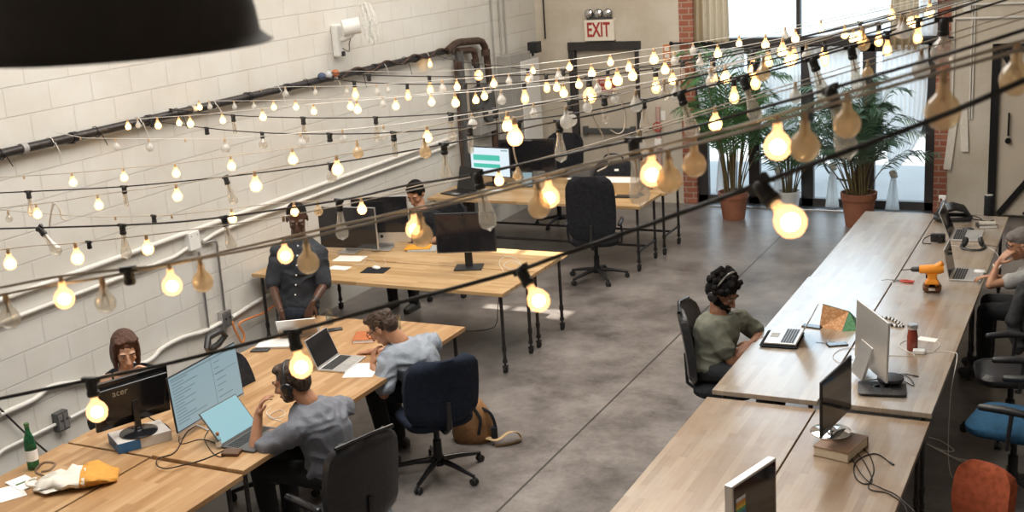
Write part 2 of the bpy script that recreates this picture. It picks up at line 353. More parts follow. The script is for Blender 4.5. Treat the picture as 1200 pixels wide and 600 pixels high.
cbox(WX-.2, RX+.2, -2.2, SKY-SKD); cbox(WX-.2, RX+.2, SKY+SKD, 16.2); cbox(WX-.2, SKX-SKW, SKY-SKD, SKY+SKD); cbox(SKX+SKW, RX+.2, SKY-SKD, SKY+SKD); cbox(SKX-.22, SKX-.16, SKY-SKD, SKY+SKD)
struct('ceiling', cg, M['plaster'])
# back wall with the window bay and a doorway
BX0, BX1, BT = -5.15, -2.06, 4.6          # bay
DX0, DX1, DT = -6.87, -5.98, 2.13         # door leaf
w = MB()
def wy(x0, x1, z0, z1): w.box(((x0+x1)/2, WY+.15, (z0+z1)/2), (x1-x0, .3, z1-z0))
wy(WX-.2, DX0, -.2, TOP); wy(DX0, DX1, DT, TOP); wy(DX1, BX0-.19, -.2, TOP); wy(BX0-.19, BX1+.16, BT, TOP); wy(BX1+.16, RX+.2, -.2, TOP)
struct('wall_back', w, M['backwall'])
struct('trim_1', MB().box((BX0-.095, WY+.11, BT/2-.1), (.19, .24, BT+.2)), M['brick'])
struct('trim_2', MB().box((BX1+.08, WY+.11, BT/2-.1), (.16, .24, BT+.2)), M['brick'])
struct('trim_3', MB().box(((BX0+BX1)/2, WY+.02, -.005), (BX1-BX0+.3, .34, .05)), M['steel'], bevel=.004)
# door
d = tag(thing('door_1', None, None, ((DX0+DX1)/2, WY, 0)), kind='structure')
lf = MB(d).box(((DX0+DX1)/2, WY+.06, DT/2), (DX1-DX0-.01, .05, DT)).build('door_leaf', M['doorpaint'], d, bevel=.003)
fr = MB(d)
for x in (DX0-.045, DX1+.03): fr.box((x, WY+.04, DT/2+.02), (.09 if x < -6.5 else .05, .16, DT+.04))
fr.box(((DX0+DX1)/2, WY+.03, DT+.055), (DX1-DX0+.18, .16, .11)); fr.build('door_frame', M['frame'], d, bevel=.004)
pb = MB(d).box(((DX0+DX1)/2+.02, WY+.0, 1.0), (.74, .05, .07)); pb.box((DX0+.1, WY+.01, 1.0), (.07, .06, .12)).box((DX1-.08, WY+.01, 1.0), (.07, .06, .12)); pb.build('push_bar', M['dark_grey'], d, bevel=.005)
MB(d).box((DX1-.08, WY+.02, .85), (.04, .02, .12)).build('lock', M['dark_grey'], d)
# ------------------------------------------------------------------ glazed bay
def bay_x(px, y): return at_y(px, y, WY).x
win = tag(thing('window_1', None, None, ((BX0+BX1)/2, WY, 0)), kind='structure')
TR0, TR1 = 2.13, 2.22
m1, m2, m3 = -4.37, -3.66, -2.88
f = MB(win)
def vb(x, wd, z0, z1, dp=.10, y=WY+.12): f.box((x, y, (z0+z1)/2), (wd, dp, z1-z0))
vb(BX0+.07, .14, 0, TR0); vb(BX1-.06, .12, 0, TR0)
for x, wd in ((m1, .15), (m2, .16), (m3, .16)): vb(x, wd, 0, TR0)
f.box(((BX0+BX1)/2, WY+.12, .06), (BX1-BX0, .1, .12)); f.box(((BX0+BX1)/2, WY+.12, TR0-.05), (BX1-BX0, .1, .10))
f.build('frame', M['frame'], win, bevel=.006)
g = MB(win)
for a, b in ((BX0+.14, m1-.07), (m1+.07, m2-.08), (m2+.08, m3-.08), (m3+.08, BX1-.12)):
    MB(win).box(((a+b)/2, WY+.13, TR0/2), (b-a, .006, TR0-.2)).build('pane', M['window_glass'], win)
h = MB(win)
for x in (m1-.02, m2+.02, m3+.02): h.box((x, WY+.05, 1.02), (.025, .04, .16))
h.build('handle', M['black_metal'], win)
win2 = tag(thing('window_2', None, None, ((BX0+BX1)/2, WY, TR1)), kind='structure')
f = MB(win2)
f.box(((BX0+BX1)/2, WY+.1, (TR0+TR1)/2+.01), (BX1-BX0, .16, .11)); vb(BX0+.04, .08, TR1, BT); vb(BX1-.04, .08, TR1, BT); vb(-3.77, .05, TR1, BT)
f.box(((BX0+BX1)/2, WY+.12, BT-.04), (BX1-BX0, .1, .08)); f.build('frame', M['frame'], win2, bevel=.006)
for a, b in ((BX0+.08, -3.795), (-3.745, BX1-.08)):
    MB(win2).box(((a+b)/2, WY+.13, (TR1+BT)/2), (b-a, .006, BT-TR1-.05)).build('pane', M['window_glass'], win2)
# outside ground, road and the house across the street
struct('pavement', MB().box((-4, 18.6, -.15), (30, 5.6, .2)), M['pavement'])
struct('road', MB().box((-4, 26.0, -.25), (40, 9.2, .2)), mat('asphalt', (.12, .125, .125), .85, var=.1, scale=3))
hb = MB(); hb.box((-4, 36, 3.0), (40, 1, 6.4)); struct('far_building', hb, mat('pale_render', (.30, .31, .31), .8, var=.05, scale=1))
# ================================================================== desks
def caster(mb, x, y, z=0.):
    mb.cyl((x-.012, y, z+.032), (x+.012, y, z+.032), .032, n=14)
    mb.box((x, y, z+.062), (.036, .05, .014)); mb.box((x-.017, y, z+.045), (.004, .03, .04)).box((x+.017, y, z+.045), (.004, .03, .04))
    mb.cyl((x, y, z+.06), (x, y, z+.095), .009, n=8)
def desk(label, x0, x1, y0, y1, z, m, group, long='y', legs=((0, 0), (1, 0), (0, 1), (1, 1)), bar=False):
    cx, cy = (x0+x1)/2, (y0+y1)/2
    t = thing('desk', label, 'desk', (cx, cy, 0), 0, group)
    th = .034; L, Wd = x1-x0, y1-y0
    MB().box((0, 0, z-th/2), (L, Wd, th)).build('desk_top', m, t, bevel=.003)
    ix, iy = .06, .075
    for a, b in legs:
        x = -L/2+ix if a == 0 else L/2-ix; y = -Wd/2+iy if b == 0 else Wd/2-iy
        g = MB(); g.cyl((x, y, .10), (x, y, z-th), .0155, n=14); g.cyl((x, y, z-th-.012), (x, y, z-th), .04, n=16)
        g.cyl((x, y, .20), (x, y, .245), .021, n=12); g.cyl((x, y, .095), (x, y, .125), .022, n=12)
        lg = g.build('leg', M['gun'], t, smooth=35)
        c = MB(); caster(c, x, y); c.build('caster', M['rubber'], lg, smooth=35)
    if bar:
        g = MB(); xs = (-L/2+ix, L/2-ix)
        for x in xs: g.cyl((x, -Wd/2+iy, .22), (x, Wd/2-iy, .22), .014, n=10)
        g.cyl((xs[0], 0, .22), (xs[1], 0, .22), .014, n=10); g.build('stretcher', M['gun'], t, smooth=35)
    return t
ZL, ZM, ZR = .76, .76, .76
GR = 'long tables of the right hand row'; GL = 'tables of the left hand cluster'
desk('worn wooden table nearest the potted palms, left half, bare on top', -2.30, -1.612, 9.95, 12.46, ZR, M['greywood'], GR)
desk('worn wooden table at the far right, carrying the helmet and two open laptops', -1.602, -.93, 9.95, 12.46, ZR, M['greywood'], GR)
desk('worn wooden table in front of the bearded man, under his laptop', -2.305, -1.617, 7.21, 9.94, ZR+.012, M['greywood'], GR)
desk('worn wooden table under the red bottle and the silver computer', -1.607, -.925, 7.21, 9.94, ZR+.012, M['greywood'], GR)
desk('tan worn table at the bottom right with its long edge along the bare floor', -2.33, -1.622, 4.45, 7.18, ZR-.028, M['tanwood'], GR)
desk('tan worn table at the bottom right under the thick book and the looped black cables', -1.612, -.93, 4.45, 7.18, ZR-.028, M['tanwood'], GR)
desk('honey wooden table at the bottom left with nothing standing on its right half', -5.265, -4.54, 2.4, 5.14, ZL, M['honey'], GL)
desk('honey wooden table at the bottom left under the green bottle and canvas bag', -6.0, -5.285, 2.4, 5.15, ZL, M['honey'], GL)
desk('honey wooden table beside the brown haired woman and under the standing man', -5.99, -5.28, 5.17, 7.92, ZL, M['honey'], GL)
desk('honey wooden table in front of the two men in grey shirts', -5.26, -4.545, 5.155, 7.93, ZL+.018, M['honey'], GL)
desk('nearer honey wooden table of the middle pair, under the mouse pad', -7.40, -4.69, 8.87, 9.55, ZM, M['honeyx'], 'pair of tables along the middle of the left side')
desk('farther honey wooden table of the middle pair, with sunlight on its end', -7.40, -4.69, 9.57, 10.26, ZM, M['honeyx'], 'pair of tables along the middle of the left side')
desk('nearer honey wooden table of the back pair, behind the tall black chair', -7.40, -4.69, 12.24, 12.93, ZM, M['honeyx'], 'pair of tables at the back left', bar=True)
desk('farther honey wooden table of the back pair, under the coffee cup', -7.40, -4.64, 12.95, 13.62, ZM, M['honeyx'], 'pair of tables at the back left', bar=True)
# ================================================================== chairs
def star(t, r=.31, m='black_plastic', rz=.3, hub=.10, seatz=.42):
    for k in range(5):
        a = rz+k*2*PI/5; g = MB(); c, s = math.cos(a), math.sin(a)
        g.tube([(c*.03, s*.03, .115), (c*r*.5, s*r*.5, .10), (c*r, s*r, .068)], [.024, .02, .014], 10)
        arm = g.build('base_arm', M[m], t, smooth=40)
        w = MB()
        for q in (-.013, .013):
            px, py = c*r-s*q, s*r+c*q; w.cyl((px-s*.008, py+c*.008, .027), (px+s*.008, py-c*.008, .027), .027, n=14)
        w.cyl((c*r, s*r, .03), (c*r, s*r, .075), .010, n=8); w.build('caster', M['rubber'], arm, smooth=35)
    g = MB(); g.lathe([(.04, .075), (.045, .13), (.032, .16), (.032, .27), (.022, .275), (.022, seatz-.03), (.09, seatz-.025), (.09, seatz-.005)], n=16); g.build('gas_column', M['black_metal'], t, smooth=35)
def cushion(mb, c, d, rad=.06, bulge=.02, tilt=0., n=8, top=0.):
    """rounded slab, c = centre, d = (w,depth,h)"""
    T = Matrix.Translation(c) @ Matrix.Rotation(tilt, 4, 'X'); w, dp, h = d; rings = []
    for z, ins in ((-h/2, .02), (-h/4, .004), (h/4, 0), (h/2-.004, .012), (h/2+bulge*.6, .06), (h/2+bulge, .14)):
        rr = []; ww, dd = w/2-ins, dp/2-ins; rr_ = min(rad, ww, dd)
        for cx, cy, a0 in ((ww-rr_, dd-rr_, 0), (-ww+rr_, dd-rr_, PI/2), (-ww+rr_, -dd+rr_, PI), (ww-rr_, -dd+rr_, 1.5*PI)):
            for k in range(5):
                a = a0+k*PI/8; rr.append(T @ Vector((cx+rr_*math.cos(a), cy+rr_*math.sin(a), z)))
        rings.append(rr)
    mb.rings(rings)
def backrest(mb, w, h, z0, y, th=.05, wrap=.06, lean=.14, taper=.85, n=16, round_top=.10):
    """curved upholstered back facing +y, standing on z0"""
    rings = []
    K = 12
    for i in range(K+1):
        t = i/K; z = z0+h*t; ww = w/2*(taper+(1-taper)*math.sin(PI*min(1, .15+t*.7)))
        if t > .8: ww *= math.sqrt(max(.02, 1-((t-.8)/.2)**2*.55))
        if t < .12: ww *= .8+.2*t/.12
        ring = []
        e = th/2*(.35 if i in (0, K) else 1)
        for j in range(n+1):
            u = -1+2*j/n; ring.append(Vector((u*ww, y-lean*h*t*t-e+wrap*u*u, z+(0 if i < K else -.004))))
        for j in range(n, -1, -1):
            u = -1+2*j/n; ring.append(Vector((u*ww*.985, y-lean*h*t*t+e+wrap*u*u*1.0+ (.012*math.sin(PI*t)), z)))
        rings.append(ring)
    mb.rings(rings)
def arms(t, w, z=.64, m='black_plastic', y0=-.16, y1=.14, pad=None):
    for s in (-1, 1):
        g = MB(); x = s*w
        g.tube([(s*(w-.09), -.02, .40), (x, -.03, .43), (x+s*.01, -.04, .55), (x, -.05, z-.01)], .014, 8)
        a = g.build('armrest', M[m], t, smooth=40)
        p = MB(); p.chain([(x, y0, z), (x+s*.005, 0, z+.012), (x-s*.01, y1, z)], [.022, .027, .022], 10); p.build('arm_pad', M[pad or m], a, smooth=50)
def office_chair(label, loc, rz, sw=.48, sd=.46, seat='black_fabric', back='black_fabric', bw=.46, bh=.55, bz=.52, star_m='black_plastic', arm=True, sz=.45, lean=.14, armz=.64, wrap=.06, headrest=False, star_rz=.3, r=.31, padm=None, group='office chairs on castors', rim=None):
    t = thing('office_chair', label, 'chair', loc, rz, group)
    star(t, r=r, m=star_m, rz=star_rz, seatz=sz-.04)
    g = MB(); cushion(g, (0, .02, sz), (sw, sd, .07), .12); g.build('seat', M[seat], t, smooth=50)
    g = MB(); backrest(g, bw, bh, bz, -.24, wrap=wrap, lean=lean); b = g.build('backrest', M[back], t, smooth=60)
    if rim:
        rr = MB(); rr.tube([(-bw*.40, -.24-lean*bh+wrap*.7-.002, bz+bh-.01), (0, -.24-lean*bh-.002, bz+bh+.012), (bw*.40, -.24-lean*bh+wrap*.7-.002, bz+bh-.01)], .013, 8); rr.build('top_rail', M[rim], b, smooth=50)
    g = MB(); g.tube([(0, -.08, sz-.05), (0, -.20, sz-.055), (0, -.275, sz+.0), (0, -.285, bz+.18)], [.025, .025, .022, .02], 8, sy=.6); g.build('back_bracket', M['black_plastic'], t, smooth=40)
    if arm: arms(t, sw/2+.03, armz, pad=padm)
    return t
# tall black chair with its back to the camera, at the back tables
p = at_z(700, 322, .05)
office_chair('tall black upholstered office chair standing empty behind the middle tables', (p.x, p.y, 0), R(14), sw=.52, bw=.54, bh=.72, bz=.50, lean=.10, wrap=.05, armz=.66, star_rz=.2, r=.33)
# chair of the man leaning over the table (seen from behind)
office_chair('navy fabric office chair occupied by the man in glasses, next to the brown bag', (-4.28, 6.93, 0), R(52), sw=.5, back='navy_fabric', seat='navy_fabric', bw=.56, bh=.50, bz=.47, wrap=.09, lean=.16, arm=False, star_m='black_gloss', star_rz=.1, r=.34)
office_chair('black leather office chair under the man wearing headphones at the left tables', (-4.0, 5.36, 0), R(72), sw=.52, back='leather', seat='leather', bw=.52, bh=.56, bz=.50, wrap=.05, lean=.12, armz=.67, padm='black_gloss', rim='black_gloss')
office_chair('black office chair occupied by the bearded man at the right tables', (-2.50, 8.12, 0), R(-82), sw=.5, back='leather', seat='black_fabric', bw=.46, bh=.56, bz=.50, wrap=.05, arm=False, rim='black_gloss')
office_chair('black office chair with a worn seat beside the table with the red bottle', (-.60, 8.86, 0), R(100), seat='leather', back='black_fabric', armz=.66, sz=.47)
office_chair('office chair with a blue fabric seat and curved black arms at the right edge', (-.50, 7.88, 0), R(80), seat='blue_fabric', back='blue_fabric', armz=.68, sz=.49, sw=.52, sd=.50)
t = office_chair('office chair with a brown seat and a rounded rust backrest at the bottom right corner', (-.64, 6.02, 0), R(150), seat='brown_fabric', back='rust_fabric', bw=.34, bh=.34, bz=.58, arm=False, sz=.47, wrap=.03)
office_chair('black office chair pushed under the middle tables on the left', (-6.52, 10.98, 0), R(180), bh=.45, arm=False)
office_chair('black office chair of the woman with the grey hat, draped with a dark jacket', (-.42, 9.95, 0), R(95), bh=.5, arm=False)
office_chair('dark office chair with a wood rimmed back behind the two back monitors', (-6.55, 14.15, 0), R(175), bh=.62, bz=.56, bw=.56, arm=True)
# mesh chair by the wall
MC = at_z(246, 388, 1.20)
t = thing('office_chair', 'black mesh office chair with a raised neck rest against the block wall', 'chair', (MC.x+.38, MC.y+.05, 0), R(-82), 'office chairs on castors')
star(t, seatz=.41); g = MB(); cushion(g, (0, .02, .45), (.48, .46, .06), .12); g.build('seat', M['black_fabric'], t, smooth=50)
g = MB(); g.tube([(-.20, -.22, .55), (-.23, -.27, .75), (-.21, -.31, .95), (-.10, -.33, 1.04), (.10, -.33, 1.04), (.21, -.31, .95), (.23, -.27, .75), (.20, -.22, .55)], .014, 8); g.build('back_frame', M['black_plastic'], t, smooth=50)
g = MB(); backrest(g, .42, .46, .55, -.22, th=.008, lean=.2, wrap=.03); g.build('backrest', M['black_fabric'], t, smooth=60)
g = MB(); g.tube([(-.12, -.34, 1.13), (-.06, -.37, 1.08), (.06, -.37, 1.08), (.12, -.34, 1.13), (.08, -.35, 1.18), (-.08, -.35, 1.18)], .024, 8, closed=True, caps=False); g.tube([(0, -.37, 1.09), (0, -.35, .98)], .02); g.build('neck_rest', M['black_plastic'], t, smooth=50)
arms(t, .27)

office_chair('black office chair of the woman with brown hair, mostly hidden behind the monitors', (-6.32, 6.12, 0), R(-132), bh=.34, bz=.50, bw=.40, arm=False)
# ================================================================== screens and computers
def scr(name, col, s): return emis(name, col, s, base=(.01, .01, .01))
M['scr_blue'] = scr('screen_pale_blue', (.42, .60, .66), .62)
M['scr_cyan'] = scr('screen_cyan', (.42, .74, .82), .75)
M['scr_white'] = scr('screen_white', (.80, .92, 1.0), 1.0)
M['scr_green'] = scr('screen_green', (.10, .72, .55), .8)
M['scr_text'] = scr('screen_text_grey', (.28, .40, .46), .5)
M['scr_tan'] = mat('dark_screen_glass', (.015, .015, .018), .08, spec=.6)
def monitor(label, loc, rz, w=.56, h=.34, zc=.30, tilt=0., body='black_plastic', screen='scr_tan', bez=.016, base='rect', stand='black_plastic', group='desktop monitors', name='monitor', thick=.022, chin=0., bump=True):
    """faces -y locally, origin on the table"""
    t = thing(name, label, 'monitor', loc, rz, group)
    T = Matrix.Translation((0, 0, zc)) @ Matrix.Rotation(tilt, 4, 'X')
    g = MB(); g.m = T; g.box((0, 0, 0), (w, thick, h))
    if bump: g.box((0, thick/2+.012, -.01), (w*.55, .03, h*.5))
    hs = g.build('housing', M[body], t, bevel=.004)
    g = MB(); g.m = T; g.box((0, -thick/2-.0008, chin/2), (w-2*bez, .002, h-2*bez-chin)); sc = g.build('screen', M[screen], t)
    st = MB()
    if base == 'rect':
        st.box((0, .075, zc/2), (.07, .03, zc)).box((0, .05, .008), (.26, .20, .015)).box((0, .05, zc), (.09, .06, .07))
    elif base == 'v':
        st.box((0, .03, zc/2), (.05, .02, zc)).box((0, -.10, .006), (.28, .014, .012)).box((-.115, 0, .006), (.014, .20, .012), rz=-.35).box((.115, 0, .006), (.014, .20, .012), rz=.35)
    elif base == 'foot':   # bent aluminium foot
        pts = [(-.0, -.06), (0, .12)]; st.prism([(-.09, .004), (.10, .004), (.105, .012), (.035, zc-.02), (.018, zc-.02), (.082, .014), (-.09, .014)], (0, 0, 0), (0, 1, 0), (0, 0, 1), (1, 0, 0), -.095, .095)
    elif base == 'disc':
        st.lathe([(.12, 0), (.12, .008), (.10, .016), (.03, .022), (.022, .04)], (0, .03, 0), 24); st.box((0, .035, zc/2), (.04, .025, zc))
    st.build('stand', M[stand], t, smooth=35, bevel=.002)
    return t, sc, T, hs
def onface(parent, T, w0, x0, z0, x1, z1, m, name, y=-.0125):
    g = MB(); g.m = T; g.box(((x0+x1)/2, y, (z0+z1)/2), (abs(x1-x0), .001, abs(z1-z0))); return g.build(name, M[m], parent)
def face(px, py, z): return at_z(px, py, z)
Z1 = ZL+.018
def yaw_of(a, b): return math.atan2(b.y-a.y, b.x-a.x)
# --- big lit monitor of the man with headphones (camera sees its face)
A, B = at_z(205, 508, .84), at_z(284, 460, .84)
c = (A+B)/2
t, sc, T, hs = monitor('large thin monitor lit with a pale blue code window at the left tables', (c.x, c.y, Z1), yaw_of(A, B), w=.71, h=.37, zc=.06+.185, tilt=-.06, screen='scr_blue', bez=.008, base='v', stand='alu', thick=.012, body='black_plastic', bump=False)
g = MB(); g.m = T; g.box((0, 0, -.193), (.71, .016, .016)); g.build('lower_rim', M['alu'], t)
for k in range(0):
    z = .145-k*.020; l = random.uniform(.08, .34); g = MB() if k == 0 else g; g.m = T; g.box((-.33+l/2, -.0082, z), (l, .0006, .006))
    if k % 2: g.box((.10+l*.25, -.0082, z), (l*.5, .0006, .006))
for k in range(15):
    z = .145-k*.020; l = random.uniform(.08, .34); g = MB(); g.m = T; g.box((-.33+l/2, -.0082, z), (l, .0006, .006)); g.build('code_line', M['scr_text'], sc)
    if k % 2: g = MB(); g.m = T; g.box((.10+l*.25, -.0082, z), (l*.5, .0006, .006)); g.build('code_line', M['scr_text'], sc)
g = MB(); g.m = T; g.box((.075, -.0082, 0), (.004, .0006, .34)).box((0, -.0082, .16), (.68, .0006, .008)).box((.2, -.0082, .05), (.25, .0006, .004)); g.build('window_border', M['scr_text'], sc)
# --- acer monitor seen from behind, woman's
A, B = at_z(119, 510, .90), at_z(195, 487, .90); c = (A+B)/2
bk = (A+B)/2; ang = yaw_of(A, B)
t, sc, T, hs = monitor('black glossy monitor seen from behind, standing on a box before the woman with brown hair', (c.x-.05, c.y+.06, ZL+.07), ang+PI+.05, w=.50, h=.325, zc=.225, tilt=-.12, screen='scr_tan', body='black_gloss', base='disc', stand='black_gloss', bump=False)
g = MB(); g.m = T; backp = []
g.prism([(-.20, -.10), (.20, -.10), (.235, .125), (-.235, .125)], (0, .011, 0), (1, 0, 0), (0, 0, 1), (0, 1, 0), 0, .03); g.build('back_cover', M['black_gloss'], hs, bevel=.008)
text_mesh('brand_lettering', 'acer', .06, mat('silver_print', (.45, .47, .48), .3, .8), hs, T @ Matrix.Translation((.09, .042, .085)) @ Matrix.Rotation(PI, 4, 'Z') @ Matrix.Rotation(PI/2, 4, 'X'), .0008)
bx = thing('cardboard_box', 'flat printed box under the black monitor, white and blue', 'box', (c.x-.03, c.y+.06, ZL), ang-.10)
MB().box((0, 0, .034), (.34, .24, .068)).build('box_body', mat('pale_card', (.62, .58, .54), .6, var=.1), bx, bevel=.003)
MB().box((-.1705, 0, .034), (.0015, .238, .064)).box((-.10, -.1205, .034), (.14, .0015, .064)).build('blue_print', mat('blue_print', (.03, .13, .30), .5), bx)
MB().box((-.172, 0, .045), (.001, .12, .02)).build('label_panel', M['black_plastic'], bx)
# --- black monitor in the middle
A, B = at_z(508, 293, .90), at_z(579, 293, .90); c = at_z(551, 316, ZM)
t, sc, T, hs = monitor('black monitor with a square stand, switched off, in the middle of the left side', (c.x-.02, c.y, ZM), R(20), w=.56, h=.38, zc=.355, tilt=.0, bez=.014)
MB().quad(*[T @ Vector(v) for v in ((-.27, -.0125, -.185), (.27, -.0125, -.185), (.27, -.0125, -.182), (-.27, -.0125, -.182))]).build('silver_line', M['alu'], hs)
# --- large aluminium display and the all-in-one behind it
t, sc, T, hs = monitor('large aluminium edged display with a black glass front beside the standing man', (-6.88, 9.80, ZM), R(4), w=.66, h=.43, zc=.255, body='alu', bez=.006, base='foot', stand='alu', thick=.024, bump=False)
t, sc, T, hs = monitor('aluminium all-in-one computer with a grey chin, farther back on the middle tables', (-6.60, 9.98, ZM), R(16), w=.60, h=.48, zc=.31, body='alu', bez=.01, chin=.095, base='foot', stand='alu', thick=.02, bump=False, name='desktop_computer')
g = MB(); g.m = T; g.ell((0, -.011, -.175), (.016, .002, .018)); g.build('fruit_logo', M['black_plastic'], hs)
# --- two monitors on the back tables
A, B = at_z(547, 207, .87), at_z(602, 212, .87); c = (A+B)/2
t, sc, T, hs = monitor('monitor showing green bars on a white page at the back left', (-6.92, 13.02, ZM), R(-8), w=.60, h=.37, zc=.30, screen='scr_white', bez=.012)
for z0, z1 in ((.015, .085), (-.075, -.025)): onface(sc, T, 0, -.25, z0, .15, z1, 'scr_green', 'green_bar')
onface(sc, T, 0, .17, .14, .27, .155, 'scr_blue', 'page_header')
t, sc, T, hs = monitor('wide black monitor with its maker name at the top, right of the green barred screen', (-6.52, 13.24, ZM), R(12), w=.72, h=.40, zc=.35, bez=.02)
text_mesh('brand_lettering', 'ViewSonic', .035, M['alu'], hs, T @ Matrix.Translation((.0, -.0125, .187)) @ Matrix.Rotation(PI/2, 4, 'X'), .0006)
tb = thing('tablet', 'small lit tablet propped in front of the wide black monitor', 'tablet', (-6.42, 12.98, ZM), R(10))
g = MB(); g.m = Matrix.Rotation(-.2, 4, 'X'); g.box((0, 0, .10), (.14, .008, .19)); g.build('case', M['black_plastic'], tb, bevel=.002)
g = MB(); g.m = Matrix.Rotation(-.2, 4, 'X'); g.box((0, -.005, .10), (.125, .002, .165)); g.build('screen', M['scr_blue'], tb)
g = MB(); g.box((0, .05, .004), (.1, .1, .006)); g.build('stand', M['black_plastic'], tb)
# --- right hand computers
A, B = at_z(1000, 420, .82), at_z(1041, 452, .82)
t, sc, T, hs = monitor('silver all-in-one computer seen from behind at the right tables', (-1.365, 7.66, ZR+.012+.035), R(122), w=.53, h=.40, zc=.245, tilt=.03, body='alu', bez=.008, base='foot', stand='alu', thick=.016, bump=False, name='desktop_computer', chin=.06)
g = MB(); g.m = T; g.ell((0, .010, .02), (.022, .004, .026)); g.box((.012, .0105, .05), (.012, .003, .006), ry=.6); g.build('fruit_logo', M['black_plastic'], hs)
g = MB(); g.m = T; rr = []
for k, (yy, ss) in enumerate(((.008, 1), (.018, .86), (.026, .6), (.03, .3))): rr.append([Vector((sx*.262*ss, yy, sz*.196*ss)) for sx, sz in ((-1, -1), (1, -1), (1, 1), (-1, 1))])
g.rings(rr); g.build('curved_back', M['alu'], hs, smooth=60)
pd = thing('laptop_sleeve', 'thick black pad under the foot of the silver computer', 'sleeve', (-1.27, 7.50, ZR+.012), R(10))
g = MB(); cushion(g, (0, 0, .014), (.30, .23, .026), .03, .004); g.build('pad', M['leather'], pd, smooth=50)
dk = MB(); dk.lathe([(.075, 0), (.085, .012), (.082, .03), (.05, .036)], n=24); o = dk.build('round_hub', M['black_plastic'], smooth=40); o.location = (-1.235, 7.60, ZR+.012+.034); tag(o, 'flat round black hub lying on the black pad by the silver computer', 'hub')
A, B = at_z(965, 515, .85), at_z(1003, 475, .85)
t, sc, T, hs = monitor('thin black monitor on a thick book, seen almost from the side', (-1.395, 6.70, ZR-.028+.062), R(82), w=.50, h=.34, zc=.235, bez=.012, thick=.014, base='disc', stand='chrome')
bk_ = thing('book', 'thick book with pale pages lying under the thin black monitor', 'book', (-1.345, 6.60, ZR-.028), R(-12))
MB().box((0, 0, .031), (.205, .275, .054)).build('pages', mat('book_pages', (.66, .55, .40), .8, var=.1, stretch=(1, 1, 60)), bk_)
g = MB(); g.box((0, -.0, .0018), (.215, .285, .0036)).box((0, 0, .0598), (.215, .285, .0036)).box((0, .142, .031), (.215, .004, .06)); g.build('cover', mat('brown_cover', (.20, .11, .06), .5), bk_)
mA, mB = at_z(853, 572, 1.15), at_z(882, 533, 1.15); MA = (mA+mB)/2; MY = yaw_of(mA, mB); MW = min(.5, (mB-mA).length)
t, sc, T, hs = monitor('silver framed black monitor at the bottom edge with a rainbow sticker', (MA.x+.05, MA.y, ZR-.028), MY-R(15), w=MW, h=.33, zc=.29-.03, body='alu', bez=.012, thick=.045, base='rect')
for k, cname in enumerate([(.75, .75, .78), (.70, .30, .05), (.70, .52, .08), (.06, .35, .22), (.05, .22, .5), (.7, .7, .72)]):
    onface(hs, T, 0, -.17+0, .02+k*-.020+.05, -.09, .038+k*-.020+.05, None or (M.setdefault('st%d' % k, mat('sticker_stripe', cname, .5)) and 'st%d' % k), 'sticker_stripe', y=-.025)
# --- laptops
def laptop(label, loc, rz, w=.33, d=.23, open_=105, body='alu', screen='scr_tan', keys='black_plastic', logo=False, group='open laptops'):
    """hinge along local x at y=+d/2, keyboard towards -y, screen faces -y"""
    t = thing('laptop', label, 'laptop', loc, rz, group)
    MB().box((0, 0, .008), (w, d, .014)).build('base', M[body], t, bevel=.003)
    kb = MB()
    for r_ in range(5):
        for c_ in range(13): kb.box((-w*.42+c_*w*.07, d*.36-r_*.019, .0158), (w*.06, .0155, .0025))
    kb.build('keyboard', M[keys], t)
    MB().box((0, -d*.28, .0155), (.10, .062, .001)).build('trackpad', M['grey_paint'], t)
    T = Matrix.Translation((0, d/2-.004, .014)) @ Matrix.Rotation(-R(open_-90), 4, 'X')
    g = MB(); g.m = T; g.box((0, 0, d/2), (w, .007, d)); ld = g.build('lid', M[body], t, bevel=.002)
    g = MB(); g.m = T; g.box((0, -.0042, d/2+.004), (w-.016, .001, d-.022)); g.build('screen', M[screen], t)
    if logo: g = MB(); g.m = T; g.ell((0, .004, d/2), (.016, .001, .018)); g.build('fruit_logo', M['paper'], ld)
    return t
laptop('open laptop with a bright cyan page between the lit monitor and the man with headphones', (-4.765, 5.555, Z1), R(90), w=.36, d=.25, open_=128, screen='scr_cyan', body='dark_grey')
laptop('silver laptop with a dark screen in front of the man in glasses', (-5.02, 6.90, Z1), R(96), open_=112)
laptop('silver laptop with its lid back to the camera under the hands of the standing man', (-5.82, 7.48, ZL), R(212), w=.31, d=.22, open_=128, logo=True)
laptop('farther open laptop by the window, next to the helmet at the right tables', (-1.22, 11.62, ZR), R(91), w=.40, d=.27, open_=112)
laptop('open silver laptop in front of the woman at the right edge', (-1.07, 10.30, ZR), R(90), w=.36, d=.25, open_=101)
t = laptop('silver laptop of the bearded man, lying on a black sleeve', (-2.10, 8.30, ZR+.012+.018), R(-86), w=.34, d=.23, open_=118)
sl = thing('laptop_sleeve', 'black fabric sleeve under the laptop of the bearded man', 'sleeve', (-2.11, 8.28, ZR+.012), R(4))
g = MB(); cushion(g, (0, 0, .009), (.27, .36, .016), .02, .001); g.build('sleeve_body', M['black_fabric'], sl, smooth=50)
lp = thing('laptop', 'closed white laptop lying behind the phone near the block wall', 'laptop', (-5.83, 7.17, ZL), R(20), 'open laptops'); del lp['group']
MB().box((0, 0, .008), (.27, .19, .014)).build('base', M['alu'], lp, bevel=.003); MB().box((0, 0, .018), (.27, .19, .006)).build('lid', M['white'], lp, bevel=.002)
# dark laptop and things on the far left of the back tables
t = laptop('dark laptop with its lid up at the left end of the back tables', (-7.10, 12.52, ZM), R(-20), w=.42, d=.28, open_=105, body='black_plastic')
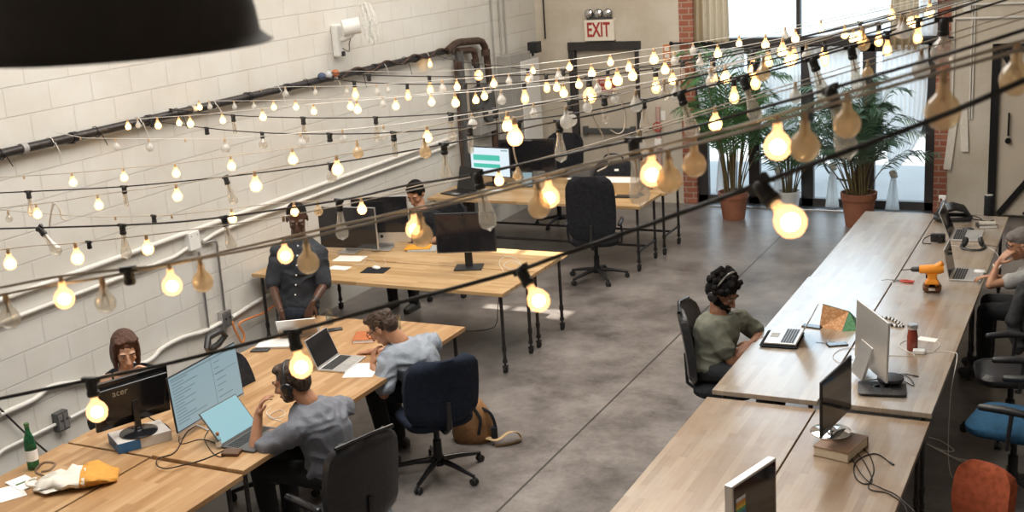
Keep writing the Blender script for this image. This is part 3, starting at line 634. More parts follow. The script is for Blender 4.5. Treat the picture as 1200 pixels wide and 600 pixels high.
# ================================================================== small things on the tables
def phone(label, px, py, z, rz, group='phones lying on the tables'):
    p = at_z(px, py, z); t = thing('phone', label, 'phone', (p.x, p.y, z), rz, group)
    MB().box((0, 0, .0045), (.072, .145, .009)).build('case', M['black_plastic'], t, bevel=.003); MB().box((0, 0, .0094), (.064, .132, .0008)).build('screen', M['scr_tan'], t)
phone('black phone lying near the block wall behind the lit monitor', 305, 411, ZL, R(-70))
phone('dark phone lying beside the patterned pouch', 952, 383, ZR+.012, R(80))
phone('dark phone lying by the keys at the right tables', 981, 404, ZR+.012, R(-60))
phone('dark phone lying beside the laptop of the standing man', 391, 387, ZL, R(-50))
def glass_(label, px, py, z, water=.06, h=.13, r=.034):
    p = at_z(px, py, z); t = thing('drinking_glass', label, 'glass', (p.x, p.y, z), 0, 'drinking glasses')
    MB().lathe([(r*.85, 0), (r, h), (r-.002, h), (r*.85-.003, .008), (.001, .008)], n=20, caps=False).build('glass', M['clear_glass'], t, smooth=40)
    MB().lathe([(r*.83, .009), (r*.90, water)], n=20).build('water', M['water'], t, smooth=40)
glass_('clear water glass half full behind the standing man\'s laptop', 387, 380, ZL)
glass_('clear water glass behind the man in glasses', 466, 387, Z1)
# green bottle
p = at_z(40, 549, ZL); t = thing('water_bottle', 'green glass water bottle with a pale label at the left edge', 'bottle', (p.x, p.y, ZL))
MB().lathe([(.030, 0), (.036, .006), (.036, .17), (.030, .20), (.015, .245), (.0135, .28), (.0135, .285)], n=24).build('bottle_body', M['green_glass'], t, smooth=40)
MB().lathe([(.0365, .06), (.0365, .13)], n=24, caps=False).build('paper_label', M['paper'], t, smooth=40)
MB().lathe([(.015, .28), (.016, .282), (.016, .300), (.014, .302)], n=16).build('cap', M['leaf'], t, smooth=40)
# papers and cards
def sheet(name, label, cat, px, py, z, w, d, rz, m='paper', th=.0015, grp=None, kidm=None):
    p = at_z(px, py, z); t = thing(name, label, cat, (p.x, p.y, z), rz, grp)
    MB().box((0, 0, th/2), (w, d, th)).build('sheet' if name != 'notebook' else 'cover', M[m], t)
    if kidm: MB().box((0, 0, th+.0006), (w*.7, d*.10, .001)).build('printed_line', M[kidm], t)
    return t
sheet('card', 'white card stack at the left edge, nearer one with a dark line', 'card', 12, 578, ZL, .15, .21, R(60), th=.004, grp='white cards at the left edge')
sheet('card', 'white card with a green line behind the other card at the left edge', 'card', 27, 566, ZL+.004, .13, .20, R(75), th=.003, kidm='leaf', grp='white cards at the left edge')
sheet('paper_sheet', 'loose white sheets under the right hand of the man in glasses', 'paper', 424, 434, Z1, .22, .29, R(20), th=.003)
sheet('paper_sheet', 'white sheet lying under the aluminium edged display', 'paper', 410, 303, ZM, .30, .20, R(10), grp='sheets on the middle tables')
sheet('paper_sheet', 'white sheet at the front edge of the middle tables beside the standing man', 'paper', 398, 314, ZM, .21, .12, R(0), grp='sheets on the middle tables')
sheet('paper_sheet', 'white sheet on the back tables below the green barred screen', 'paper', 573, 223, ZM, .34, .12, R(8))
sheet('paper_sheet', 'pale folded paper beside the red bottle', 'paper', 1087, 398, ZR+.012, .13, .08, R(-10), th=.004)
def notebook(label, px, py, z, w, d, h, rz, col, grp=None):
    p = at_z(px, py, z); t = thing('notebook', label, 'notebook', (p.x, p.y, z), rz, grp)
    MB().box((0, 0, h/2), (w-.008, d-.008, h-.004)).build('pages', M['paper'], t)
    g = MB(); g.box((0, 0, .001), (w, d, .002)).box((0, 0, h-.001), (w, d, .002)).box((-w/2+.001, 0, h/2), (.002, d, h)); g.build('cover', mat('notebook_cover', col, .5), t)
notebook('thick orange brown notebook beside the man in glasses', 428, 397, Z1, .17, .22, .028, R(25), (.42, .12, .035))
notebook('orange notebook on grey papers behind the black monitor', 490, 290, ZM+.012, .26, .19, .008, R(22), (.75, .33, .02))
notebook('grey magazine under the orange notebook', 497, 292, ZM, .30, .22, .012, R(14), (.35, .36, .35))
notebook('black notebook lying below the tall black speaker', 1156, 266, ZR, .17, .13, .03, R(20), (.03, .03, .03))
notebook('paperback lying on the black notebook below the speaker', 1157, 262, ZR+.03, .15, .11, .012, R(8), (.45, .42, .36))
# wallet, jar
p = at_z(272, 532, Z1); o = MB().box((0, 0, .011), (.11, .085, .022)).build('wallet', mat('brown_leather', (.10, .045, .02), .5, var=.2, bump=.2), bevel=.006); o.location = (p.x, p.y, Z1); o.rotation_euler.z = R(15); tag(o, 'small brown leather wallet at the elbow of the man with headphones', 'wallet')
p = at_z(257, 526, Z1); t = thing('glass_bottle', 'small clear bottle with a cork by the cyan laptop', 'bottle', (p.x, p.y, Z1))
MB().lathe([(.016, 0), (.018, .004), (.018, .07), (.010, .085), (.009, .10)], n=16).build('bottle_body', M['clear_glass'], t, smooth=40); MB().lathe([(.010, .09), (.011, .11)], n=12).build('cork', M['edge'], t, smooth=40)
MB().lathe([(.0185, .02), (.0185, .055)], n=16, caps=False).build('paper_label', M['cloth_white'], t, smooth=40)
# mouse pad + mouse
def mouse(label, px, py, z, rz, m='white'):
    p = at_z(px, py, z); g = MB(); g.ell((0, 0, .012), (.03, .055, .018)); o = g.build('computer_mouse', M[m], smooth=60); o.location = (p.x, p.y, z); o.rotation_euler.z = rz; tag(o, label, 'mouse', 'computer mice')
p = at_z(440, 317, ZM); o = MB().box((0, 0, .0025), (.24, .20, .005)).build('mouse_pad', M['black_fabric'], bevel=.002); o.location = (p.x, p.y, ZM); o.rotation_euler.z = R(10); tag(o, 'black mouse pad with a white mouse near the front edge', 'mouse pad')
mouse('white mouse lying on the black mouse pad', 441, 315, ZM+.005, R(70)); mouse('black mouse beside the far laptop at the right tables', 1135, 270, ZR, R(80), 'black_plastic')
mouse('black mouse at the corner of the back tables', 751, 229, ZM, R(60), 'black_plastic')
mouse('white mouse under the hand of the woman at the right edge', 1148, 320, ZR, R(80))
# canvas bag on the table
bx0 = at_z(92, 566, ZL)
t = thing('tote_bag', 'crumpled canvas bag with a mustard yellow base lying on the table', 'bag', (bx0.x, bx0.y, ZL), R(38))
def lump(mb, x0, x1, prof, n=14, seed=1, amp=.008):
    rng = random.Random(seed); rings = []
    for i, (w, h) in enumerate(prof):
        x = x0+(x1-x0)*i/(len(prof)-1); ring = []
        for j in range(n):
            a = 2*PI*j/n; yy = w*math.cos(a); zz = h*.5+h*.5*math.sin(a); k = 1+amp*8*noise.noise(Vector((x*14, math.cos(a)*2+seed, math.sin(a)*2)))
            ring.append(Vector((x, yy*k, max(.001, zz*k))))
        rings.append(ring)
    mb.rings(rings)
g = MB(); lump(g, -.25, .06, [(.05, .02), (.10, .05), (.125, .055), (.13, .075), (.135, .06), (.135, .085), (.135, .075), (.135, .09)], seed=3, amp=.055, n=22); g.build('canvas_body', M['cloth_white'], t, smooth=70)
g = MB(); lump(g, .03, .23, [(.137, .088), (.139, .092), (.138, .085), (.125, .080), (.105, .05), (.08, .03)], seed=3, amp=.04, n=22); g.build('bag_base', mat('mustard_cloth', (.62, .30, .05), .8, var=.12, bump=.3, bscale=50), t, smooth=70)
g = MB(); g.tube(spline([(-.20, .06, .05), (-.25, .10, .07), (-.20, .12, .11), (-.13, .08, .11), (-.15, .02, .10), (-.2, .03, .09)]), .008, 8); g.build('handle', mat('brown_strap', (.20, .12, .07), .6), t, smooth=60)
g = MB(); g.tube(spline([(-.22, -.08, .05), (-.27, -.07, .06), (-.28, 0, .06), (-.23, .02, .06)]), .008, 8); g.build('handle', M['cloth_white'], t, smooth=60)
# ---- right table: helmet, spray, speaker, camera, headphones, drill, pliers, pouch, beads, bottle
p = at_z(1117, 258, ZR); t = thing('bike_helmet', 'black bicycle helmet at the far end of the right tables', 'helmet', (p.x, p.y, ZR), R(20))
for k in range(7):
    g = MB(); a = (k-3)*.3; g.tube([(-.16*math.cos(a*.3), .11*math.sin(a), .03), (-.09, .10*math.sin(a), .11*math.cos(a*.6)+.02), (0, .105*math.sin(a), .135*math.cos(a*.6)+.02), (.09, .10*math.sin(a), .11*math.cos(a*.6)+.02), (.16, .09*math.sin(a), .03)], [.018, .022, .024, .022, .014], 8); g.build('shell_rib', M['black_gloss'], t, smooth=50)
g = MB(); g.tube([(-.15, -.08, .03), (0, -.11, .03), (.14, -.08, .03), (.16, 0, .03), (.14, .08, .03), (0, .11, .03), (-.15, .08, .03), (-.17, 0, .03)], .022, 8, closed=True, caps=False); g.build('rim', M['black_plastic'], t, smooth=50)
g = MB(); g.tube(spline([(.12, -.06, .03), (.20, -.10, .02), (.26, -.04, .006), (.22, .04, .02), (.13, .07, .03)]), .006, 6); g.tube(spline([(.20, -.09, .02), (.30, -.12, .006), (.36, -.08, .006)]), .005, 6); g.build('chin_strap', M['black_cord'], t, smooth=50)
p = Vector((-1.53, 12.42, ZR)); t = thing('spray_bottle', 'clear spray bottle with a white nozzle behind the helmet', 'bottle', (p.x, p.y, ZR), 0)
MB().lathe([(.035, 0), (.036, .12), (.015, .15)], n=18).build('bottle_body', thin_glass('bluish_plastic', (.7, .8, .88), .3, milk=.25, milkcol=(.6, .7, .8)), t, smooth=40)
g = MB(); g.cyl((0, 0, .15), (0, 0, .17), .016).box((-.015, 0, .185), (.07, .025, .03)).box((-.045, 0, .16), (.008, .012, .04)); g.build('nozzle', M['white'], t, bevel=.003)
p = at_z(1158, 252, ZR); t = thing('speaker', 'tall narrow black speaker tower at the far right of the tables', 'speaker', (p.x, p.y, ZR), 0)
MB().lathe([(.040, 0), (.042, .004), (.042, .195), (.038, .2)], n=24).build('grille', M['black_fabric'], t, smooth=40); MB().lathe([(.0385, .2), (.037, .205), (.001, .205)], n=24).build('top_cap', M['grey_paint'], t, smooth=40)
p = at_z(1099, 283, ZR); t = thing('camera', 'black compact camera with a strap near the far laptop', 'camera', (p.x, p.y, ZR), R(10))
MB().box((0, 0, .038), (.13, .05, .075)).build('camera_body', M['black_plastic'], t, bevel=.008); MB().cyl((.01, -.02, .038), (.01, -.075, .038), .03, n=20).build('lens', M['black_gloss'], t, smooth=40); MB().box((0, 0, .082), (.045, .035, .014)).build('flash_housing', M['grey_paint'], t, bevel=.003)
g = MB(); g.tube(spline([(-.065, 0, .06), (-.12, -.02, .03), (-.13, -.08, .004), (-.06, -.10, .004)]), .005, 6); g.build('strap', M['black_cord'], t, smooth=50)
p = at_z(1140, 291, ZR); t = thing('headphones', 'black headphones lying on the right tables between the two laptops', 'headphones', (p.x, p.y, ZR), R(10))
g = MB(); g.tube(spline([(-.08, .05, .04), (-.10, -.02, .015), (-.04, -.085, .01), (.05, -.085, .01), (.10, -.01, .015), (.085, .06, .04)]), .012, 8, sy=.6); g.build('headband', M['black_plastic'], t, smooth=50)
for s, xx in ((-1, -.065), (1, .075)): g = MB(); g.lathe([(.042, -.016), (.046, -.01), (.046, .01), (.036, .016), (.012, .014)], (xx, .06, .045), 20, axis=(s*.9, -.2, .35)); g.build('ear_cup', M['black_plastic'], t, smooth=50)
g = MB(); g.tube(spline([(.09, .06, .02), (.16, .09, .003), (.22, .05, .003), (.26, .10, .003)]), .002, 5); g.build('cable', M['black_cord'], t)
# drill
p = at_z(1092, 342, ZR+.012); t = thing('cordless_drill', 'orange cordless drill standing upright on its brown battery', 'drill', (p.x, p.y, ZR+.012), R(8))
g = MB(); cushion(g, (0, 0, .034), (.145, .10, .062), .02, .004); g.build('battery', mat('brown_battery', (.16, .055, .02), .5, var=.2), t, smooth=50); MB().box((0, -.051, .035), (.05, .002, .02)).build('battery_label', M['cloth_white'], t)
M['drill'] = mat('orange_drill_plastic', (.85, .30, .02), .4, var=.06)
g = MB(); g.rings([[Vector((x0+.0, y, z)) for x0, y in ((-w_, -d_), (w_, -d_), (w_, d_), (-w_, d_))] for z, w_, d_ in ((.068, .058, .04), (.09, .05, .034), (.11, .036, .026), (.14, .034, .026), (.158, .05, .032))]); g.build('handle', M['drill'], t, bevel=.01)
g = MB(); g.tube([(-.10, 0, .185), (-.095, 0, .185), (-.02, 0, .187), (.06, 0, .192), (.085, 0, .195)], [.026, .033, .039, .040, .030], 16); g.tube([(.03, 0, .20), (.075, 0, .245)], [.035, .02], 12); g.build('motor_housing', M['drill'], t, smooth=50)
g = MB(); g.tube([(-.10, 0, .185), (-.15, 0, .184), (-.165, 0, .183)], [.022, .021, .010], 14); g.cyl((-.165, 0, .183), (-.235, -.01, .178), .004, n=8); g.build('chuck', M['black_plastic'], t, smooth=40)
g = MB(); g.box((-.043, 0, .13), (.014, .014, .035)); g.build('trigger', M['black_plastic'], t, bevel=.003)
p = at_z(1052, 330, ZR+.012); t = thing('pliers', 'small pliers with red handles at the crossing of the table seams', 'pliers', (p.x, p.y, ZR+.012), R(-5))
for s in (-1, 1): g = MB(); g.tube(spline([(.02, s*.004, .01), (.07, s*.022, .01), (.13, s*.014, .01)]), .009, 8); g.build('handle', M['red'], t, smooth=50)
g = MB(); g.tube([(.03, 0, .01), (-.01, 0, .01), (-.06, 0, .01)], [.010, .014, .004], 8, sy=.6); g.tube(spline([(-.06, 0, .008), (-.09, .02, .004), (-.13, -.02, .004)]), .002, 5); g.build('jaws', M['dark_grey'], t, smooth=50)
# patterned pouch: a folded pyramid with tan and green panels
p = at_z(985, 382, ZR+.012); t = thing('pouch', 'folded pyramid shaped pouch with tan and green patterned panels', 'pouch', (p.x, p.y, ZR+.012), R(8))
def patt(name, c1, c2):
    m, n, l, b = node_mat(name); tc = n.new('ShaderNodeTexCoord'); v = n.new('ShaderNodeTexVoronoi'); v.inputs['Scale'].default_value = 45; l.new(tc.outputs['Object'], v.inputs['Vector'])
    rp = n.new('ShaderNodeValToRGB'); rp.color_ramp.interpolation = 'CONSTANT'; rp.color_ramp.elements[0].color = (*c1, 1); rp.color_ramp.elements[1].position = .42; rp.color_ramp.elements[1].color = (*c2, 1)
    l.new(v.outputs['Distance'], rp.inputs[0]); l.new(rp.outputs[0], b.inputs['Base Color']); b.inputs['Roughness'].default_value = .8; return m
TAN, GRN = patt('tan_patterned_cloth', (.62, .36, .19), (.50, .24, .10)), patt('green_patterned_cloth', (.07, .20, .07), (.10, .26, .14))
vp = [Vector(v) for v in ((-.15, -.05, 0), (.02, -.12, 0), (.13, -.10, 0), (.14, .08, 0), (-.10, .11, 0), (-.13, .02, .16), (.06, .02, .11), (.05, -.12, .02), (.04, .0, .13))]
g = MB(); g.add([vp[0], vp[1], vp[6], vp[5], vp[4], vp[3], vp[2]], [(0, 1, 2), (0, 2, 3), (0, 3, 4), (0, 4, 5, 6, 1)]); g.build('tan_panel', TAN, t)
g = MB(); g.add([vp[5], vp[6], vp[3], vp[4], vp[1], vp[2]], [(0, 1, 3), (1, 2, 3), (4, 5, 1), (5, 2, 1)]); g.build('green_panel', GRN, t)
g = MB(); g.tube([vp[1]+Vector((0, -.001, 0)), vp[6], vp[5]], .003, 6); g.tube([vp[6], vp[3]], .003, 6); g.build('piping', M['leaf2'], t, smooth=50)
# beads
p = at_z(1040, 378, ZR+.012); t = thing('bead_necklace', 'looped black and white bead string behind the silver computer', 'beads', (p.x, p.y, ZR+.012), R(-12))
pts = spline([(-.10, .06, .008), (-.02, .075, .008), (.06, .02, .008), (.13, -.05, .008), (.10, -.07, .008), (0, -.055, .008), (-.04, -.02, .008), (-.08, .02, .008), (-.10, .06, .008)], 5)
wbd, bbd = MB(), MB()
for i, q in enumerate(pts): (wbd if i % 2 else bbd).ell(q, .0105, n=8, k=6); (bbd if i % 2 else wbd).ell(q+Vector((.008, .014, 0)), .009, n=8, k=6)
wbd.build('white_beads', M['white'], t, smooth=60); bbd.build('black_beads', M['black_plastic'], t, smooth=60)
# red bottle
p = at_z(1069, 410, ZR+.012); t = thing('drink_bottle', 'red brown bottle with a silver lid on the right tables', 'bottle', (p.x, p.y, ZR+.012), 0)
MB().lathe([(.034, 0), (.037, .006), (.037, .10), (.031, .135), (.030, .155)], n=24).build('bottle_body', mat('red_brown_drink', (.22, .035, .018), .25, var=.1, spec=.6), t, smooth=40)
MB().lathe([(.033, .155), (.035, .158), (.035, .185), (.032, .19)], n=24).build('lid', M['steel'], t, smooth=40)
p = at_z(1077, 414, ZR+.012); t = thing('charger', 'small white charger block with a long white cable', 'charger', (p.x, p.y, ZR+.012), R(5))
MB().box((0, 0, .014), (.08, .055, .028)).build('charger_block', M['white'], t, bevel=.006)
def W3(px, py, z): return at_z(px, py, z)
g = MB(); loc = Vector(t.location); T0 = Matrix.Rotation(-R(5), 4, 'Z') @ Matrix.Translation(-loc); g.m = T0
zt = ZR+.012+.003
g.tube(spline([W3(*q, zt) for q in ((1079, 413), (1095, 411), (1101, 403), (1088, 396), (1062, 399), (1054, 406), (1072, 416), (1060, 417), (1030, 416), (1015, 414))]), .0022, 5)
g.tube(spline([W3(1080, 415, zt), W3(1100, 412, zt), W3(1117, 413, zt), W3(1121.5, 420, zt), Vector((-.90, 7.9, .62)), Vector((-.86, 7.6, .25)), Vector((-.80, 7.9, .01))]), .0025, 5); g.build('cable', M['white_cord'], t, smooth=60)
# keys
p = at_z(968, 402, ZR+.012); t = thing('key_ring', 'bunch of keys on a ring beside a phone', 'keys', (p.x, p.y, ZR+.012), R(30))
g = MB(); g.tube([(.015*math.cos(a), .015*math.sin(a), .003) for a in [k*PI/6 for k in range(12)]], .0015, 5, closed=True, caps=False); g.build('ring', M['steel'], t)
for a in (.2, 1.0, 2.6): g = MB(); g.box((.045, 0, .003), (.05, .008, .002)).cyl((.022, 0, .002), (.022, 0, .004), .011, n=12); k_ = g.build('key', M['steel'], t); k_.rotation_euler.z = a
# ---- back tables clutter
p = at_z(736, 224, ZM); t = thing('wooden_crate', 'shallow wooden crate on the back tables beside the tall chair', 'crate', (p.x-.10, p.y+.03, ZM), R(5))
cr = MB(); cr.box((0, 0, .01), (.50, .36, .02)); cr.box((0, -.175, .065), (.50, .012, .13)).box((0, .175, .065), (.50, .012, .13)).box((-.245, 0, .065), (.012, .36, .13)).box((.245, 0, .065), (.012, .36, .13)); cr.build('crate_sides', M['honeyx'], t, bevel=.003)
MB().box((0, 0, .118), (.47, .33, .012)).build('lid_board', M['paper'], t)
p = at_z(762, 222, ZM); t = thing('takeaway_cup', 'iced coffee cup with a dark lid at the corner of the back tables', 'cup', (p.x, p.y, ZM))
MB().lathe([(.030, 0), (.040, .105)], n=18).build('cup', mat('coffee_plastic', (.28, .17, .10), .3, var=.5, scale=40), t, smooth=40); MB().lathe([(.043, .105), (.043, .115), (.034, .13)], n=18).build('lid', M['black_plastic'], t, smooth=40)
p = at_z(736, 231, ZM); o = MB().box((0, 0, .01), (.28, .11, .018)).build('keyboard', M['black_plastic'], bevel=.003); o.location = (p.x, p.y, ZM); o.rotation_euler.z = R(5); tag(o, 'black keyboard in front of the wooden crate', 'keyboard')
p = at_z(727, 208, ZM); t = thing('shoulder_bag', 'black bag with a pale tag standing behind the wooden crate', 'bag', (-5.42, 13.34, ZM), R(10))
g = MB(); g.rings([[Vector((sx*w_, sy*d_, z)) for sx, sy in ((-1, -1), (1, -1), (1, 1), (-1, 1))] for z, w_, d_ in ((0, .22, .09), (.12, .24, .10), (.25, .21, .07), (.28, .17, .04))]); g.build('bag_body', M['black_fabric'], t, bevel=.02); MB().box((.05, -.093, .19), (.05, .004, .025), rx=-.2).build('tag', M['paper'], t)
g = MB(); g.tube(spline([(-.14, 0, .26), (-.08, -.03, .36), (.08, -.03, .36), (.14, 0, .26)]), .010, 8); g.build('handle', M['black_fabric'], t, smooth=50)
p = at_z(775, 212, ZM); t = thing('cardboard_box', 'upright brown box at the right end of the back tables', 'box', (-4.98, 13.36, ZM), R(3))
MB().box((0, 0, .15), (.16, .22, .30)).build('box_body', mat('brown_card', (.30, .17, .09), .8, var=.1), t, bevel=.003); MB().box((.0, -.1105, .17), (.09, .002, .10)).build('printed_label', M['redsign'], t)
mo = thing('desk_phone', 'dark rounded printer between the wide black monitor and the black bag', 'printer', (-5.88, 13.42, ZM), R(12)); mo.name = 'printer'
g = MB(); cushion(g, (0, 0, .087), (.34, .28, .17), .06, .02); g.build('printer_body', M['dark_grey'], mo, smooth=50); MB().box((0, -.16, .07), (.30, .06, .01)).build('paper_tray', M['paper'], mo)
# brown bag on the floor
p = at_z(557, 517, 0); t = thing('backpack', 'brown leather backpack with a dropped strap on the floor beside the navy chair', 'bag', (p.x-.03, p.y+.02, 0), R(15))
BRN = mat('tan_leather', (.26, .13, .05), .6, var=.35, scale=9, bump=.3, bscale=40)
g = MB(); rings = []
for z, a, b in ((0, .15, .10), (.05, .17, .12), (.15, .16, .12), (.26, .13, .10), (.33, .09, .07), (.36, .03, .02)):
    rings.append([Vector((a*math.cos(q)*(1+.08*math.sin(3*q+z*9)), b*math.sin(q)*(1+.06*math.cos(2*q+z*7)), z)) for q in [2*PI*j/20 for j in range(20)]])
g.rings(rings); g.build('bag_body', BRN, t, smooth=70)
g = MB(); g.tube(spline([(.10, -.04, .28), (.17, -.06, .24), (.20, -.06, .14), (.19, -.07, .09)]), .012, 8); g.tube([(.19, -.07, .14), (.19, -.07, .04)], .026, 10); g.build('buckle_strap', M['black_fabric'], t, smooth=50)
st = MB(); strap = spline([(.13, -.07, .05), (.22, -.10, .05), (.30, -.05, .09), (.36, .0, .06), (.38, -.02, .012), (.30, -.09, .008), (.20, -.13, .008)], 5)
st.tube(strap, .026, 8, sy=.18); st.build('shoulder_strap', mat('webbing', (.42, .29, .15), .8), t, smooth=60)
g = MB(); g.tube(spline([(.05, -.09, .30), (.10, -.12, .22), (.08, -.13, .10)]), .012, 8); g.build('front_strap', M['black_fabric'], t, smooth=50)
# ---- loose cables
def cable(label, pts, r=.0028, m='black_cord', cat='cable', ends=None, grp='cables lying on the tables', name='cable'):
    g = MB(); P = [Vector(q) for q in pts]; loc = P[0].copy(); g.m = Matrix.Translation(-loc); g.tube(spline(P, 7), r, 6); o = g.build(name, M[m], smooth=60); o.location = loc
    if ends: e = MB(); e.m = Matrix.Translation(-loc); d_ = (P[-1]-P[-2]).normalized(); e.cyl(P[-1], P[-1]+d_*.035, ends, n=8); e.build('plug', M['black_plastic' if m == 'black_cord' else m], o)
    return tag(o, label, cat, grp)
zt = ZR-.028+.004
cable('black cable looping from the thin monitor to a plug on the tan table', [(q0.x, q0.y, q0.z) for q0 in [at_z(*q, zt) for q in ((988, 512), (1004, 530), (1015, 545), (1022, 563), (1013, 567), (1003, 560), (1001, 545), (1012, 535), (1028, 532), (1043, 542))]], .0035, ends=.007)
cable('black cable running from the thin monitor over the bottom edge of the tan table', [at_z(*q, zt) for q in ((990, 508), (1008, 522), (1020, 535), (1024, 552), (1018, 572), (1040, 578), (1058, 590), (1062, 598), (1066, 606))], .0035)
cable('black cable crossing the tan table to its right edge', [at_z(*q, zt+.004) for q in ((992, 520), (1000, 540), (1015, 562), (1035, 573), (1050, 580), (1066, 594), (1072, 600))], .0035)
zt = Z1+.004
cable('thick black cable looping off the table under the lit monitor', [at_z(*q, zt) for q in ((230, 498), (218, 508), (205, 530), (186, 537), (184, 545), (195, 549), (215, 545), (240, 538), (262, 528), (270, 525))], .004)
cable('black cable curling around the small clear bottle', [at_z(*q, zt) for q in ((248, 500), (240, 512), (243, 522), (252, 533), (262, 535), (270, 528), (255, 520), (235, 515), (212, 520), (210, 508))], .003)
cable('black cable from the box to the foot of the lit monitor', [at_z(*q, ZL+.005) for q in ((170, 485), (180, 492), (195, 498), (200, 506), (196, 512))], .004)
cable('black cable beside the black pad of the silver computer', [at_z(*q, ZR+.016) for q in ((1040, 452), (1055, 440), (1066, 443), (1071, 452), (1060, 447), (1048, 441), (1058, 438), (1070, 440))], .0025, ends=.005)
cable('white cable coiled beside the black monitor', [at_z(*q, ZM+.004) for q in ((590, 318), (585, 308), (592, 301), (606, 304), (610, 312), (600, 316), (590, 311), (600, 306), (614, 314), (596, 320))], .0035, m='white_cord')
cable('thin white cable across the middle tables near the mouse pad', [at_z(*q, ZM+.004) for q in ((414, 311), (425, 309), (428, 303), (424, 300), (436, 305), (440, 308), (452, 311), (450, 303))], .002, m='white_cord')
cable('thin grey cable across the right tables behind the silver computer', [at_z(*q, ZR+.016) for q in ((1000, 421), (985, 425), (976, 418), (984, 410), (1000, 408), (1006, 416), (998, 428))], .0018, m='cream_cord')
cable('white earphone cable beside the man with headphones', [at_z(*q, Z1+.004) for q in ((318, 478), (312, 484), (322, 490), (334, 486), (328, 480), (315, 488), (330, 494))], .0025, m='white_cord')
cable('white cable trailing from the far laptop towards the woman', [at_z(*q, ZR+.004) for q in ((1112, 287), (1140, 290), (1158, 290), (1168, 297), (1172, 305))], .002, m='white_cord')
cable('black cable lying on the floor under the front corner of the middle table', [Vector(q) for q in (at_z(585, 345, .5), at_z(583, 365, .25), at_z(582, 378, .05), at_z(575, 385, .01), at_z(550, 388, .01), at_z(525, 384, .01))], .004, grp='cables on the floor')
for k, (lab, pp) in enumerate((('white cable on the floor beside the blue seated chair', ((1088, 512), (1105, 518), (1118, 528), (1105, 528), (1090, 522), (1115, 535), (1135, 540))), ('thin white cable on the floor left of the rust backrest', ((1086, 520), (1110, 532), (1125, 540), (1145, 546))))):
    cable(lab, [at_z(*q, .01) for q in pp], .004, m='white_cord', grp='cables on the floor')
# ================================================================== things on the walls
def X_(px, py, off=0.): p = at_x(px, py, WX+off); return Vector((WX+off, p.y, p.z))
def Y_(px, py, off=0.): p = at_y(px, py, WY-off); return Vector((p.x, WY-off, p.z))
def pipe(name, label, cat, pts, r, m, root=None, n=12, group=None, part=None):
    g = MB(); P = [Vector(q) for q in pts]; loc = P[0].copy()
    if root is None: g.m = Matrix.Translation(-loc)
    else: g.m = Matrix.Translation(-root.location)
    # rounded corners
    Q = [P[0]]
    for i in range(1, len(P)-1):
        a, b, c = P[i-1], P[i], P[i+1]; d = min(r*4, (a-b).length*.4, (c-b).length*.4)
        u, v = b+(a-b).normalized()*d, b+(c-b).normalized()*d
        Q += [u.lerp(b, t).lerp(b.lerp(v, t), t) for t in (0, .33, .66, 1)]
    Q.append(P[-1]); g.tube(Q, r, n)
    o = g.build(part or name, M[m], root, smooth=50)
    if root is None: o.location = loc; tag(o, label, cat, group)
    return o
ZP = 2.43
t = thing('wall_pipe', 'thick black pipe running along the block wall high up, wrapped with cords', 'pipe', (WX+.07, 5.0, ZP))
pipe('', '', '', [(WX+.07, 3.0, ZP), (WX+.07, 13.0, ZP)], .036, 'gun', t, part='pipe_run')
for k, yy in enumerate([6.4, 6.9, 7.75, 8.3, 9.1, 9.7, 10.5, 11.3, 12.2]):
    g = MB(t); g.cyl((WX+.07, yy, ZP), (WX+.07, yy+.05, ZP), .043, n=14); g.box((WX+.03, yy+.025, ZP-.04), (.08, .03, .02)); g.build('pipe_clamp', M['grey_paint' if k % 3 == 0 else 'black_metal'], t, smooth=40)
random.seed(3)
for k in range(14):
    yy = 6.2+k*.48; g = MB(t)
    g.tube([(WX+.07+.045*math.cos(a), yy+.012*a/6, ZP+.045*math.sin(a)) for a in [j*.7 for j in range(10)]]+[(WX+.12, yy+.06, ZP-.08-.1*random.random())], .004, 5); g.build('cord_wrap', M['white_cord' if k % 2 else 'black_cord'], t, smooth=50)
g = MB(t); g.tube(spline([(WX+.12, 10.6+.3*k, ZP+(.05 if k % 2 else -.02)) for k in range(9)]), .012, 6); g.build('cord_bundle', M['brown_pipe'], t, smooth=50)
for k, xx in enumerate((376, 384, 392)):
    q = X_(xx, 80-k*2, .10); g = MB(t); g.ell((q.x, q.y, ZP+.04), (.04, .05, .04)); g.build('rope_coil', mat('coil%d' % k, ((.05, .08, .15), (.5, .52, .55), (.45, .15, .06))[k], .6), t, smooth=60)
t = thing('rusty_pipe', 'rust brown pipes bending down the block wall beside the electric meters', 'pipe', (WX+.10, 13.3, .1))
P0 = X_(520, 55, .1)
pA = X_(535, 50, .1); pB = X_(568, 47, .1); pC = X_(578, 130, .1); pD = X_(583, 190, .1)
pipe('', '', '', [Vector((WX+.1, 12.9, ZP)), Vector((WX+.1, pA.y, ZP+.08)), Vector((WX+.1, pB.y, pB.z)), pC, Vector((WX+.1, pC.y, .3))], .045, 'brown_pipe', t, part='outer_pipe')
q1 = X_(536, 60, .1); q2 = X_(556, 58, .1); q3 = X_(559, 82, .1)
pipe('', '', '', [q1, q2, q3], .04, 'brown_pipe', t, part='inner_pipe'); pipe('', '', '', [q3, Vector((WX+.1, q3.y+.02, 1.6))], .025, 'gun', t, part='inner_pipe')
r0 = X_(538, 60, .1); pipe('', '', '', [r0, Vector((WX+.1, r0.y, .2))], .05, 'dark_grey', t, part='down_pipe')
r1 = X_(533, 70, .16); pipe('', '', '', [r1, Vector((WX+.16, r1.y-.02, .5))], .018, 'brown_pipe', t, part='thin_pipe')
for q in (pB, q2, q1): g = MB(t); g.cyl((q.x, q.y, q.z-.12), (q.x, q.y, q.z-.20), .058 if q is pB else .05, n=14); g.build('coupling', M['brown_pipe'], t, smooth=40)
